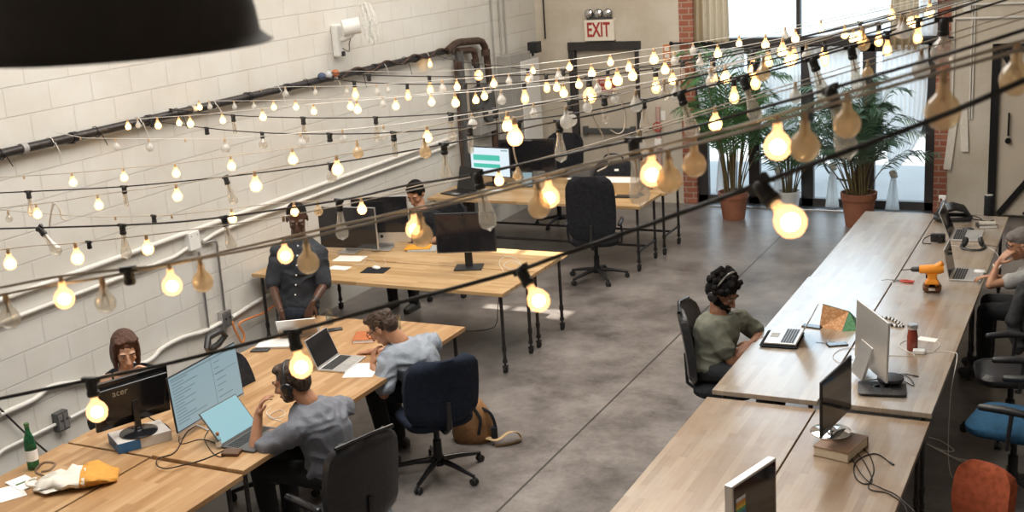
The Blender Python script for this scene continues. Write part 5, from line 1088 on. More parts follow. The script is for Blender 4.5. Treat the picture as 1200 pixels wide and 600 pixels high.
def string_lights(label, pts, bulbs, black, r=None, scale=1., cordm=None):
    """pts: (px, py, depth) along the cord; bulbs: (px, py, kind[, scale])"""
    P3 = spline([at_d(x, y, d) for x, y, d in pts], 8)
    # carry the cord on, beyond the frame, to the wall pipe on the left and to a wall or roof on the right
    if pts[0][0] < 0: P3 = arc((WX+.08, min(5.4, 4.0+.12*len(bulbs)), 2.43), P3[0], .06, 6)[:-1]+P3
    e = (P3[-1]-P3[-6]).normalized(); k = min([v for v in ((RX-P3[-1].x)/e.x if e.x > 0 else 99, (TOP-P3[-1].z)/e.z if e.z > 0 else 99, (WY-P3[-1].y)/e.y if e.y > 0 else 99, (P3[-1].y+1.9)/-e.y if e.y < 0 else 99) if v > 0])
    P3 = P3+[P3[-1]+e*k*q for q in (.25, .5, .75, 1)]; loc = P3[0].copy()
    t = thing('string_lights', label, 'string lights', loc, 0, None)
    g = MB(t); g.tube(P3, r or (.0042 if black else .0024), 6); g.build('cord', M[cordm or ('black_cord' if black else 'cream_cord')], t, smooth=60)
    def proj(v): w = v-C0; k = w.dot(AF); return 600+FPX*w.dot(AR)/k, 300+FPX*w.dot(AD)/k
    PP = [proj(v) for v in P3]
    for b in bulbs:
        x, y, kind = b[:3]; sc = (b[3] if len(b) > 3 else 1.)*scale
        i = min(range(len(PP)), key=lambda j: abs(PP[j][0]-x)); j = min(len(PP)-2, max(0, i if PP[i][0] <= x else i-1))
        f = (x-PP[j][0])/max(1e-6, PP[j+1][0]-PP[j][0]); f = max(0, min(1, f)); Q = P3[j].lerp(P3[j+1], f)
        tg = (P3[j+1]-P3[j]).normalized()
        # hang direction: the bulb centre seen in the photo tells how far it swings along the cord
        dep = (Q-C0).dot(AF); c = at_d(x, y, dep); dv = (c-Q); dv.z = -abs(dv.z)
        h = Vector((dv.x, dv.y, 0)); ang = min(.85, math.atan2(h.length, max(.004, -dv.z))) if kind in 'eEtUAXOG' else 0
        # slide the socket so that a hanging bulb ends up under its seen place
        capk = kind == 'c'; ex = kind == 's'
        dirv = Vector((0, 0, -1))
        if len(b) > 4: dirv = (Vector((0, 0, -1))+tg*b[4]).normalized()
        rot = Vector((0, 0, -1)).rotation_difference(dirv).to_matrix().to_4x4() @ Matrix.Rotation(math.atan2(tg.y, tg.x), 4, 'Z')
        s_ = bpy.data.objects.new('bulb_socket', sock_mesh(black or kind in 'ct', capk)); COL.objects.link(s_); s_.parent = t
        s_.matrix_local = Matrix.Translation(Q-loc) @ rot @ Matrix.Scale(sc*(1 if black or kind in 'ct' else .62), 4)
        if capk or ex: continue
        am, bm_, L = bulb_meshes(kind); off = -.046 if black else -.028
        o = bpy.data.objects.new('light_bulb', am); COL.objects.link(o); o.parent = s_; o.location = (0, 0, off)
        if not (black or kind in 'ct'): o.scale = (1.55,)*3
        if kind in 'gEAG': o['label'] = 'lit warm bulb'
        else: o['label'] = 'unlit bulb'
        # the glowing or metal core belongs inside the glass of the bulb
        me = _merged(kind); o.data = me
    return t
_mg = {}
def _merged(kind):
    if kind in _mg: return _mg[kind]
    am, bm_, L = bulb_meshes(kind); bm = bmesh.new(); bm.from_mesh(am); n0 = len(bm.faces); bm.from_mesh(bm_); bm.faces.ensure_lookup_table()
    me = bpy.data.meshes.new('light_bulb'); 
    for i, f in enumerate(bm.faces): f.material_index = 0 if i < n0 else 1; f.smooth = True
    bm.to_mesh(me); bm.free(); me.materials.append(am.materials[0]); me.materials.append(bm_.materials[0]); _mg[kind] = me; return me
def wd(px, py): r = ray(px, py); return (WX+.09)/r.x
# nearest black strings
string_lights('black string nearest the camera with four large lit bulbs, starting at the lower left',
  [(-30, 472, 3.7), (0, 467, 3.6), (97, 447, 3.5), (193, 427, 3.4), (320, 395, 3.25), (440, 362, 3.05), (590, 322, 2.9), (655, 300, 2.75), (780, 256, 2.55), (899, 212, 2.3), (985, 180, 2.2), (1088, 142, 2.1), (1160, 112, 2.0), (1240, 76, 1.95)],
  [(106, 478, 'A', .98, .05), (343, 420, 'A', .98, .15), (610, 342, 'A', .85, .6), (889, 250, 'A', .98, .85)], True, r=.0058)
string_lights('black string of clear bulbs, second nearest, rising from mid left to the top right corner',
  [(-30, 269, 6.2), (0, 268, 6.0), (140, 264, 5.6), (240, 257, 5.3), (396, 235, 4.8), (473, 218, 4.4), (547, 206, 4.0), (640, 186, 3.7), (733, 166, 3.45), (800, 152, 3.3), (887, 128, 3.1), (980, 102, 2.8), (1075, 74, 2.6), (1160, 48, 2.45), (1240, 22, 2.4)],
  [(46, 285, 'e', .9, .8), (143, 285, 'e', .85), (262, 280, 'e', .8, .2), (397, 262, 'e', .85), (559, 235, 'e', 1., .25), (742, 192, 'e', 1., .1), (973, 128, 'e', .9, .4)], True, r=.0045)
string_lights('black string of clear bulbs, third nearest, crossing above the standing man',
  [(-30, 227, 7.2), (0, 226, 7.1), (140, 219, 6.9), (256, 208, 6.6), (332, 199, 6.2), (386, 192, 6.0), (460, 180, 5.6), (520, 169, 5.4), (593, 155, 5.2), (640, 145, 5.0), (717, 130, 4.8), (780, 113, 4.6), (830, 101, 4.5), (907, 82, 4.3), (980, 60, 4.2), (1083, 30, 4.1), (1160, 6, 4.0), (1220, -14, 4.)],
  [(33, 243, 'e', .8), (145, 234, 't', .8), (264, 230, 'e', .85, .3), (387, 210, 'O', .65), (520, 198, 'e', .9), (655, 157, 'e', .9), (797, 138, 'e', .95, .3), (871, 112, 'e', .9, .35), (952, 83, 'e', .9, .3), (997, 75, 'e', .85, .2), (1106, 38, 'O', 1.05)], True, r=.004)
string_lights('black string starting at the wall pipe left of the fan, with two closed sockets',
  [(172, 141, wd(172, 141)), (242, 150, 9.4), (308, 155.6, 8.6), (386, 157, 7.9), (446, 156, 7.4), (498, 153, 7.), (560, 147, 6.5), (640, 137.5, 6.1), (690, 130, 5.9), (745, 119, 5.7), (800, 107, 5.5), (900, 80, 5.2), (1000, 50, 5.), (1100, 18, 4.9), (1160, -4, 4.8)],
  [(178, 143, 'c'), (242, 152, 'c'), (307, 170, 'O', .8), (386, 160, 'c'), (461, 168, 't', 1.), (550, 162, 't'), (607, 155, 'c'), (748, 118, 'c'), (754, 131, 'e', .8), (860, 96, 'E', .7), (1040, 38, 'E', .6)], True)
string_lights('black string running level across the block wall above the standing man',
  [(200, 128, wd(200, 128)), (270, 135, 9.8), (354, 138, 9.), (440, 137.5, 8.3), (528, 133, 7.6), (587, 127.5, 7.2), (630, 122, 6.9), (713, 112, 6.5), (777, 98, 6.2), (850, 82, 6.), (950, 58, 5.8), (1060, 27, 5.6), (1150, 0, 5.5)],
  [(195, 130, 'c', .8), (273, 147, 't', 1.), (355, 152, 'e'), (440, 152, 'e', .9), (528, 150, 'e', 1.), (580, 140, 'c'), (668, 130, 'X', 1.1), (708, 130, 't'), (885, 88, 'E', .8), (967, 70, 'E', .6), (1076, 45, 'E', .7)], True)
string_lights('lower black string starting at the coiled cords on the wall pipe',
  [(376, 90, wd(376, 90)), (415, 95.6, 12.), (478, 98.7, 11.), (547, 98, 10.), (600, 97, 9.4), (650, 95, 8.8), (690, 91, 8.5), (742, 84, 8.2), (800, 76, 7.8), (880, 60, 7.4), (960, 45, 7.1), (1060, 20, 6.9), (1130, 2, 6.8)],
  [(415, 106, 'E', 1.1), (477, 107, 'E', .9), (545, 101, 'c'), (614, 107, 'E', 1.), (690, 103, 'G', 1.25), (768, 90, 'E', 1.), (835, 74, 'E', 1.), (882, 62, 'E', 1.), (966, 52, 'E', .9), (1030, 34, 'E', .8)], True, r=.0055)
string_lights('upper black string starting at the coiled cords on the wall pipe',
  [(384, 85, wd(384, 85)), (432, 88, 12.3), (503, 89.7, 11.2), (580, 89, 10.3), (667, 86, 9.6), (742, 79, 9.2), (820, 68, 8.8), (900, 52, 8.4), (1000, 30, 8.2), (1100, 5, 8.)],
  [(432, 90, 'c', 1.2), (503, 98, 'E', 1.), (575, 92, 'x'), (640, 96, 'E', .9), (712, 92, 'E', .9), (800, 80, 't'), (930, 50, 'E', 1.), (1057, 20, 'E', 1.)], True, r=.0055)
string_lights('thin black string leaving the bend of the wall pipes with a lit globe',
  [(503, 63, wd(503, 63)), (540, 72, 13.2), (588, 77.5, 12.), (617, 81, 11.4), (667, 82, 10.8), (742, 80, 10.), (780, 76, 9.7), (860, 60, 9.2), (960, 38, 8.8), (1090, 5, 8.4)],
  [(502, 71, 'E', 1.), (560, 83, 'G', 1.2), (618, 80, 'E', .8), (660, 90, 'x'), (900, 55, 'E', 1.1), (1008, 30, 'E', .8)], True)
# cream strings
string_lights('highest cream string of small lit bulbs at the left edge of the wall',
  [(-30, 210, 8.6), (0, 208, 8.5), (82, 203, 8.3), (140, 197.6, 8.1), (204, 192, 8.), (270, 183, 7.7), (340, 174, 7.3), (392, 168, 7.), (458, 158, 6.6), (500, 148, 6.3), (600, 130, 5.9), (700, 110, 5.6), (800, 88, 5.4), (900, 62, 5.2), (1000, 34, 5.), (1100, 6, 4.9)],
  [(28, 212, 's'), (84, 210, 'g', 1.2), (144, 206, 'g', 1.15), (205, 200, 'g', 1.2), (270, 193, 'g', 1.2), (342, 183, 'g', 1.3), (418, 175, 'U', 1.05), (500, 155, 'g', 1.1), (594, 137, 'g', 1.3), (688, 122, 'u'), (778, 100, 'x', 1.2), (833, 85, 'u', 1.1), (926, 60, 'g', 1.1), (1010, 36, 'g'), (1056, 25, 'u', 1.2)], False)
string_lights('cream string of lit bulbs with a loose twisted cable dangling at the left',
  [(-30, 248, 7.3), (0, 244, 7.2), (62, 237, 7.), (118, 228, 6.8), (206, 216, 6.5), (298, 201, 6.1), (392, 183, 5.7), (460, 170, 5.4), (540, 152, 5.2), (640, 130, 4.9), (720, 112, 4.8), (800, 92, 4.7), (900, 65, 4.5), (1000, 37, 4.4), (1100, 8, 4.3)],
  [(42, 244, 'g', 1.1), (114, 236, 'g', 1.1), (206, 226, 'g', 1.2), (298, 211, 'g', 1.35), (394, 194, 'g', 1.2), (497, 172, 'U', .9), (602, 152, 'g', 1.5), (663, 134, 'X', .9), (745, 112, 'u', 1.1), (793, 105, 'u', 1.1), (894, 82, 'U', .9), (1012, 49, 'U', .8), (1060, 32, 'u')], False)
string_lights('cream string with two empty sockets and small lit bulbs over the standing man',
  [(-20, 240, 7.8), (4, 246, 7.7), (88, 253, 7.5), (134, 254, 7.3), (200, 252, 7.), (240, 248, 6.9), (330, 238, 6.6), (424, 232, 6.2), (500, 215, 5.8), (583, 198, 5.4), (640, 184, 5.1), (733, 158, 4.9), (850, 122, 4.7), (980, 82, 4.5), (1100, 44, 4.3), (1220, 6, 4.2)],
  [(9, 249, 'x'), (135, 258, 's'), (180, 253, 'c', .8), (201, 255, 's'), (271, 252, 'g', 1.1), (344, 249, 'g', 1.), (372, 252, 'U', .8), (423, 241, 'g', 1.1), (584, 208, 'g', 1.), (606, 196, 'U', .7), (749, 155, 'u', 1.2), (838, 132, 'g', 1.2), (932, 105, 'u', 1.), (1017, 82, 'U', .7)], False)
string_lights('cream string of larger lit bulbs just above the white conduits at the left edge',
  [(-30, 295, 5.6), (0, 293, 5.5), (40, 288, 5.4), (88, 285, 5.3), (172, 275.6, 5.1), (218, 270, 5.0), (330, 254, 4.8), (460, 228, 4.6), (600, 196, 4.3), (733, 161, 4.1), (850, 126, 3.9), (980, 88, 3.7), (1100, 52, 3.6), (1230, 12, 3.5)],
  [(9, 302, 'g', 1.25), (88, 294, 'g', 1.25, ), (104, 285, 'c', .6), (171, 288, 'g', 1.1), (332, 262, 's'), (1080, 72, 'X', .9)], False)
string_lights('near cream string of big round bulbs, lit and unlit, upper of the two close ones',
  [(-30, 341, 3.2), (0, 337, 3.15), (70, 324, 3.05), (150, 315, 3.1), (198, 309, 3.1), (314, 283, 3.4), (388, 266, 3.5), (460, 250, 3.4), (560, 226, 3.2), (688, 192, 2.9), (800, 164, 2.7), (887, 142, 2.55), (980, 113, 2.4), (1090, 80, 2.3), (1240, 36, 2.25)],
  [(71, 343, 'A', .85), (150, 316, 'c', .8), (198, 323, 'A', .85), (332, 290, 'A', .75), (484, 262, 'A', .85), (642, 228, 'A', .85), (763, 184, 'A', .9), (813, 180, 'U', .9), (911, 148, 'A', .95), (993, 135, 'U', .9), (1192, 82, 'U', 1.)], False, r=.004)
string_lights('near cream string of big round bulbs, mostly unlit, lower of the two close ones',
  [(-30, 352, 3.2), (0, 346, 3.15), (60, 334, 3.1), (115, 326, 3.1), (220, 306, 3.15), (314, 288, 3.1), (376, 275, 3.1), (460, 255, 3.1), (580, 226, 3.0), (688, 198, 2.75), (800, 172, 2.6), (887, 149, 2.35), (980, 120, 2.25), (1090, 88, 2.15), (1240, 46, 2.1)],
  [(6, 356, 'x', 1.2), (119, 337, 'x', 1.2), (234, 318, 'U', .9), (358, 297, 'U', .95), (492, 274, 'U', .95), (630, 240, 'U', .9), (783, 198, 'U', .95), (943, 160, 'U', .95), (1106, 105, 'U', 1.05)], False, r=.004)
# white strings fanning from the wall pipe
string_lights('white string dropping off the wall pipe at the far left with small frosted bulbs',
  [(62, 154, wd(62, 154)), (90, 160, 9.), (112, 162, 8.9), (240, 163, 8.6), (300, 160, 8.3), (400, 152, 7.8), (460, 146, 7.5), (560, 132, 7.), (660, 115, 6.6), (760, 96, 6.4), (860, 74, 6.1), (960, 48, 5.9), (1100, 10, 5.7)],
  [(94, 162, 's'), (135, 168, 'u', 1.2), (174, 170, 'u', 1.2), (217, 164, 's'), (263, 169, 'u', 1.3), (352, 164, 'u', 1.3), (401, 158, 'u', 1.2), (449, 154, 'u', 1.2), (553, 140, 'X', .9), (625, 124, 'u', 1.1), (720, 108, 'u'), (850, 85, 'g', 1.2), (945, 60, 'u')], False, cordm='white_cord')
string_lights('white string of small lit bulbs starting near the left end of the wall pipe',
  [(132, 141, wd(132, 141)), (180, 138, 9.7), (240, 134, 9.4), (320, 126, 9.), (440, 116, 8.3), (520, 110, 7.9), (600, 104, 7.4), (683, 95, 7.1), (747, 88, 6.9), (850, 70, 6.6), (950, 46, 6.4), (1050, 20, 6.3), (1130, 0, 6.2)],
  [(149, 145, 'g', 1.1), (161, 143, 'u'), (184, 143, 'g', 1.2), (209, 145, 'g'), (222, 140, 'g', 1.2), (260, 142, 'g', 1.1), (307, 133, 'g', 1.2), (367, 124, 'g', 1.), (418, 133, 'g', 1.2), (463, 118, 'g', 1.1), (533, 122, 'g', 1.2), (557, 116, 'g', 1.), (587, 122, 'u', 1.2), (660, 110, 'g', 1.1), (700, 102, 'u'), (788, 97, 'g', 1.1), (834, 78, 'u'), (1000, 42, 'g'), (1075, 22, 'g', 1.2)], False, cordm='white_cord')
string_lights('white string starting at the wall pipe above the black mesh chair, bright small bulbs',
  [(228, 118, wd(228, 118)), (300, 118, 10.4), (420, 115, 9.5), (520, 108, 8.8), (600, 99, 8.3), (683, 88, 8.), (725, 79, 7.8), (777, 70, 7.6), (860, 56, 7.3), (960, 36, 7.1), (1090, 8, 7.)],
  [(233, 127, 'g', 1.1), (245, 121, 'u'), (274, 123, 'u', 1.), (297, 121, 'u'), (320, 126, 'g', 1.1), (346, 123, 'g', 1.1), (410, 122, 'g', 1.2), (448, 116, 'u', 1.1), (505, 114, 'g', 1.2), (567, 100, 'g', 1.1), (652, 104, 'g', 1.1), (678, 93, 'g', 1.1), (723, 84, 'g', 1.5), (741, 92, 'g', 1.3), (779, 78, 'g', 1.2), (820, 66, 'u'), (917, 44, 'g', 1.4), (990, 40, 'g', 1.), (1068, 12, 'g', 1.2)], False, cordm='white_cord')
string_lights('white string starting at the wall pipe below the fan with clear bulbs',
  [(292, 106, wd(292, 106)), (330, 102, 11.2), (400, 101, 10.6), (460, 98, 10.1), (540, 92, 9.5), (600, 86, 9.1), (660, 79, 8.8), (750, 67, 8.4), (840, 52, 8.1), (950, 30, 7.9), (1080, 2, 7.7)],
  [(306, 104, 's'), (334, 107, 'u', 1.2), (369, 107, 'u', 1.1), (406, 106, 'u'), (441, 105, 'u', 1.2), (454, 92, 'u'), (518, 92, 'u', 1.4), (535, 88, 'g', 1.2), (578, 84, 'g', 1.2), (596, 90, 'u', 1.1), (622, 92, 'u'), (654, 90, 'u', 1.2), (693, 80, 'g', 1.3), (737, 75, 'g', 1.2), (790, 60, 'u', 1.2), (841, 58, 'g', 1.2), (897, 49, 'g', 1.2), (932, 44, 'g', 1.2), (1090, 10, 'g', 1.4)], False, cordm='white_cord')
string_lights('highest white string over the exit door with a few small lit bulbs',
  [(398, 83, wd(398, 83)), (500, 84, 11.6), (600, 77.5, 10.6), (667, 70, 10.1), (750, 59, 9.6), (800, 52, 9.4), (900, 36, 9.), (1000, 16, 8.8), (1080, -2, 8.6)],
  [(624, 79, 'g', 1.1), (667, 75, 'g', 1.2), (715, 69, 'g', 1.2), (766, 66, 'g', 1.6), (812, 60, 'u', 1.2), (866, 44, 'g', 1.1), (920, 40, 'u', 1.1), (962, 34, 'g', 1.1), (1045, 14, 'g', 1.4)], False, cordm='white_cord')
# loose pale cables hanging in front of the door and screens
def drop(label, pts, r=.004):
    P = [at_d(*q) for q in pts]; g = MB(); g.m = Matrix.Translation(-P[0]); g.tube(spline(P, 6), r, 6); o = g.build('hanging_cable', M['cream_cord'], smooth=60); o.location = P[0]; tag(o, label, 'cable', 'loose cables hanging from the strings')
drop('cream cable hanging in a long wavy curve in front of the door', [(692, 128, 5.75), (696, 140, 5.76), (706, 158, 5.77), (713, 180, 5.78), (712, 194, 5.8), (700, 201, 5.8)])
drop('cream cable hanging in a loop in front of the door, right of the longer one', [(728, 118, 5.72), (733, 135, 5.72), (731, 152, 5.72), (724, 157, 5.72), (715, 152, 5.72)])
drop('cream cable hanging in front of the green barred screen', [(601, 156, 5.15), (602, 175, 5.15), (606, 192, 5.15), (612, 206, 5.15), (616, 220, 5.15)])
drop('short twisted cream cable dangling at the left end of the wall', [(62, 237, 7.), (59, 254, 7.), (58, 266, 7.), (60, 250, 6.98), (64, 239, 6.98), (70, 246, 6.98), (72, 255, 6.98), (77, 258, 6.98)])

P = [at_x(*q, WX+.04) for q in ((-20, 462), (0, 479), (30, 508), (60, 534))]; g = MB(); g.m = Matrix.Translation(-P[0]); g.tube(P, .008, 6); o = g.build('wall_cable', M['gun'], smooth=60); o.location = P[0]; tag(o, 'thin dark cable slanting down the block wall behind the green bottle', 'cable')
# ================================================================== people
def blob(name, mb, m, parent, voxel=.008, it=2, wr=0., wf=9., seed=0, smooth_f=.5, groups=None):
    me = bpy.data.meshes.new(name); me.from_pydata([tuple(v) for v in mb.v], [], mb.f); me.validate()
    bm = bmesh.new(); bm.from_mesh(me); bmesh.ops.recalc_face_normals(bm, faces=bm.faces); bm.to_mesh(me); bm.free()
    o = bpy.data.objects.new(name+'_raw', me); COL.objects.link(o)
    r_ = o.modifiers.new('r', 'REMESH'); r_.mode = 'VOXEL'; r_.voxel_size = voxel; r_.use_smooth_shade = True
    s_ = o.modifiers.new('s', 'SMOOTH'); s_.iterations = it; s_.factor = smooth_f
    bpy.context.view_layer.update()
    me2 = bpy.data.meshes.new_from_object(o.evaluated_get(bpy.context.evaluated_depsgraph_get()))
    bpy.data.objects.remove(o); bpy.data.meshes.remove(me); me2.name = name
    if wr:
        off = Vector((seed*3.1, seed*1.7, seed)); nn = [v.normal.copy() for v in me2.vertices]
        for v, n_ in zip(me2.vertices, nn):
            q = v.co*wf+off; w = noise.noise(q+Vector((noise.noise(q*.5)*1.5, 0, noise.noise(q*.7)*1.2))); v.co += n_*(wr*(1-abs(w)*2.6))
    me2.materials.clear(); me2.materials.append(m); me2.polygons.foreach_set('use_smooth', [True]*len(me2.polygons))
    o = bpy.data.objects.new(name, me2); COL.objects.link(o); o.parent = parent; return o
def skin_mat(name, col, rough=.5):
    m, n, l, b = node_mat(name); tc = n.new('ShaderNodeTexCoord'); nz = n.new('ShaderNodeTexNoise'); nz.inputs['Scale'].default_value = 18; nz.inputs['Detail'].default_value = 4; l.new(tc.outputs['Object'], nz.inputs['Vector'])
    rp = n.new('ShaderNodeValToRGB'); rp.color_ramp.elements[0].position = .35; rp.color_ramp.elements[1].position = .7
    rp.color_ramp.elements[0].color = (col[0]*.88, col[1]*.80, col[2]*.78, 1); rp.color_ramp.elements[1].color = (*col, 1)
    l.new(nz.outputs['Fac'], rp.inputs[0]); l.new(rp.outputs[0], b.inputs['Base Color']); b.inputs['Roughness'].default_value = rough
    b.inputs['Subsurface Weight'].default_value = .08; b.inputs['Subsurface Radius'].default_value = (.01, .004, .002); return m
def frame_(f, up=Vector((0, 0, 1))):
    f = Vector(f).normalized(); l = Vector(up).cross(f).normalized(); u = f.cross(l).normalized()   # l = the person's left
    return Matrix((( l.x, f.x, u.x), (l.y, f.y, u.y), (l.z, f.z, u.z)))
HS = 1.12
def head(mb, c, Fm, neck, s=1., female=False):
    s *= HS
    T = Fm; P = lambda x, y, z: c + T @ (Vector((x, y, z))*s)
    E = lambda x, y, z, a, b, d: mb.ell(P(x, y, z), (a*s, b*s, d*s), T, n=14, k=10)
    jw = .88 if female else 1
    E(0, -.014, .032, .074, .093, .084); E(0, .026, -.022, .060, .064, .080); E(0, .040, -.070, .045*jw, .042, .038); E(0, .066, -.094, .020*jw, .016, .014)
    mb.cone(P(0, .088, .012), P(0, .112, -.030), .008*s, .012*s); mb.ell(P(-.011, .100, -.034), .009*s); mb.ell(P(.011, .100, -.034), .009*s)
    E(.030, .076, .028, .026, .014, .009); E(-.030, .076, .028, .026, .014, .009); E(.034, .066, -.022, .022, .020, .020); E(-.034, .066, -.022, .022, .020, .020)
    E(0, .088, -.058, .023, .012, .006); E(0, .086, -.068, .019, .012, .007)
    E(.030, .078, .0175, .0165, .0125, .0085); E(-.030, .078, .0175, .0165, .0125, .0085); E(.030, .078, -.003, .015, .011, .006); E(-.030, .078, -.003, .015, .011, .006)
    E(.076, -.006, -.006, .009, .019, .031); E(-.076, -.006, -.006, .009, .019, .031)
    mb.cone(P(0, -.022, -.045), neck, .050*s*(.88 if female else 1), .058*s*(.88 if female else 1), 14)
def eyes(root, c, Fm, s=1., iris=(.06, .03, .015)):
    s *= HS
    P = lambda x, y, z: c + Fm @ (Vector((x, y, z))*s)
    for sx in (-1, 1):
        g = MB(root); g.ell(P(sx*.030, .0785, .0085), .0108*s); e = g.build('eye', M['eye_white'], root, smooth=80)
        g = MB(root); g.ell(P(sx*.030, .0855, .0065), .0058*s); g.build('iris', M['eye_dark'], e, smooth=80)
        g = MB(root); g.tube([P(sx*.012, .094, .030), P(sx*.030, .096, .036), P(sx*.048, .084, .031)], .0038*s, 6); g.build('eyebrow', M['hair_dark'], root, smooth=60)
M['eye_white'] = mat('eye_white', (.42, .38, .35), .3, var=.02); M['eye_dark'] = mat('dark_iris', (.02, .012, .008), .2); M['hair_dark'] = mat('dark_hair', (.014, .010, .008), .6, var=.3, scale=50)
def hand(mb, w, d, n, side, curl=.35, spread=.10, s=1.):
    """w wrist, d pointing direction, n back-of-hand normal, side +1 if the thumb is on d x n"""
    d = Vector(d).normalized(); n = Vector(n); n = (n-d*n.dot(d)).normalized(); t = d.cross(n)*side
    mb.ell(w+d*.045*s, (.036*s, .050*s, .014*s), Matrix((( t.x, d.x, n.x), (t.y, d.y, n.y), (t.z, d.z, n.z))), n=12, k=8)
    mb.cone(w-d*.02*s, w+d*.03*s, .024*s, .024*s)
    for k, (o, L) in enumerate(((.028, .92), (.0095, 1.), (-.0095, .95), (-.027, .76))):
        a = w+d*(.025*s)+t*o*.7*s; b = w+d*(.088-.004*abs(k-1))*s+t*o*s; mb.cone(a, b, .011*s, .0098*s, 8)
        dd = (d+t*(o/.028)*spread).normalized(); p = b; r = .0092*s
        for j, sl in enumerate((.042, .026, .021)):
            dd = (dd*math.cos(curl*(.6+.5*j))-n*math.sin(curl*(.6+.5*j))).normalized(); q = p+dd*sl*L*s; mb.cone(p, q, r, r*.90, 8); p = q; r *= .90
    a = w+d*.018*s+t*.018*s; b = a+(d*.6+t*.75-n*.2).normalized()*.040*s; c = b+(d*.9+t*.35-n*.3).normalized()*.032*s; e = c+(d*1.-t*.05-n*.35).normalized()*.024*s
    mb.cone(a, b, .014*s, .0125*s, 8); mb.cone(b, c, .0115*s, .0105*s, 8); mb.cone(c, e, .0105*s, .009*s, 8)
def torso(mb, hips, neck, sl, sr, hl, infl=0., s=1., female=False, bend=0., to=1.0, depth=1.):
    """lofted trunk; hips/neck centres, sl/sr shoulder joints, hl = left direction at the hips"""
    sh = (sl-sr).normalized(); hl = Vector(hl).normalized(); K = 10; rings = []
    prof = [(.0, .150, .105), (.12, .165, .118), (.30, .142, .103), (.45, .145, .108), (.62, .168, .122), (.78, .180, .118), (.90, .165, .098), (.97, .105, .075), (1.005, .074, .066), (1.04, .062, .058)]
    if female: prof = [(a, b*(.90 if a > .2 else 1.02), c*.92) for a, b, c in prof]
    mid = (sl+sr)/2
    for q, a, b in prof:
        if q > to: break
        ax = hl.lerp(sh, min(1, q*1.1)).normalized(); base = hips.lerp(neck, q); d = (neck-hips).normalized(); f = ax.cross(d).normalized()
        base = base - f*(bend*math.sin(PI*min(1, q)))
        ring = []
        for j in range(24):
            an = 2*PI*j/24; ring.append(base+ax*((a+infl)*s*math.cos(an))+f*((b*depth+infl)*s*math.sin(an)))
        rings.append(ring)
    mb.rings(rings)
    for p in (sl, sr): mb.cone(p, p.lerp(mid, .45)-Vector((0, 0, .01)), (.052+infl)*s, (.066+infl)*s)
def J(px, py, d): return at_d(px, py, d)
class Fig:
    def __init__(s, label, base, group=None):
        s.t = thing('person', label, 'person', base, 0, group); s.b = MB(s.t); s.seed = len(label)
    def arm(s, sh, el, wr, hd, hn, side, curl=.4, r=(.048, .037, .025), hs=1.):
        s.b.cone(sh, el, r[0], r[1], 14); m_ = el.lerp(wr, .3); s.b.cone(el, m_, r[1], r[1]*1.02, 14); s.b.cone(m_, wr, r[1]*1.02, r[2], 14); hand(s.b, wr, hd, hn, side, curl, s=hs)
    def leg(s, mb, hip, kn, an, infl=0.):
        mb.cone(hip, kn, .080+infl, .056+infl, 14); m_ = kn.lerp(an, .3); mb.cone(kn, m_, .054+infl, .055+infl, 14); mb.cone(m_, an, .055+infl, .038+infl*1.4, 14)
    def shoe(s, an, fd, m):
        fd = Vector((fd[0], fd[1], 0)).normalized(); g = MB(s.t); a = Vector((an.x, an.y, .045)); g.cone(a-fd*.05, a+fd*.10, .040, .042, 12); g.cone(a+fd*.10, a+fd*.17-Vector((0, 0, .008)), .042, .034, 12); g.box(a+fd*.05-Vector((0, 0, .036)), (.075, .25, .018), rz=math.atan2(-fd.x, fd.y)); blob('shoe', g, m, s.t, .008)
def sleeve(mb, sh, el, q, r0=.068, r1=.060, to=None):
    e = sh.lerp(el, q); mb.cone(sh, e, r0, r1, 16)
SH_GREY = mat('grey_blue_shirt', (.155, .165, .195), .85, var=.08, scale=20, bump=.25, bscale=60)
SH_LT = mat('pale_grey_blue_shirt', (.27, .305, .355), .85, var=.08, scale=20, bump=.25, bscale=60)
SH_DK = mat('charcoal_shirt', (.028, .032, .040), .85, var=.25, scale=14, bump=.25, bscale=60)
TEE = mat('olive_grey_tee', (.15, .155, .12), .9, var=.10, scale=20, bump=.2, bscale=80)
TEE2 = mat('grey_tee', (.36, .36, .35), .9, var=.10, scale=20, bump=.2, bscale=80)
PANTS = mat('black_trousers', (.010, .011, .014), .85, var=.3, scale=20)
JEANS = mat('dark_jeans', (.022, .028, .042), .85, var=.3, scale=30)
SK1 = skin_mat('skin_light', (.66, .40, .27)); SK2 = skin_mat('skin_dark', (.085, .040, .024), .42); SK3 = skin_mat('skin_brown', (.26, .125, .070)); SK4 = skin_mat('skin_tan', (.46, .24, .14))
SHOE = mat('dark_shoe', (.03, .028, .026), .5)
HB = mat('brown_hair', (.050, .028, .017), .55, var=.6, scale=50, bump=.9, bscale=120, stretch=(1, 1, .25)); HR = mat('auburn_hair', (.085, .034, .019), .5, var=.6, scale=30, bump=1., bscale=60, stretch=(3, 3, .2)); HK = mat('black_hair', (.009, .008, .008), .9, spec=.2, var=.4, scale=50)
def hair_cap(root, c, Fm, m, pieces, name='hair', wr=.004, wf=45., voxel=.007, s=1., seed=1):
    g = MB(root); s *= HS
    for x, y, z, a, b, d in pieces: g.ell(c+Fm @ (Vector((x, y, z))*s), (a*s, b*s, d*s), Fm, n=14, k=10)
    return blob(name, g, m, root, voxel, 1, wr, wf, seed)
SHORT = [(0, -.024, .046, .079, .094, .080), (0, -.060, .0, .070, .050, .070), (0, .040, .092, .056, .040, .026), (.050, -.02, .03, .032, .06, .05), (-.050, -.02, .03, .032, .06, .05)]
def headset(root, c, Fm, m, m2, s=1., tilt=0.):
    P = lambda x, y, z: c + Fm @ (Vector((x, y, z))*s); t = thing('headphones', None, None)
    return P
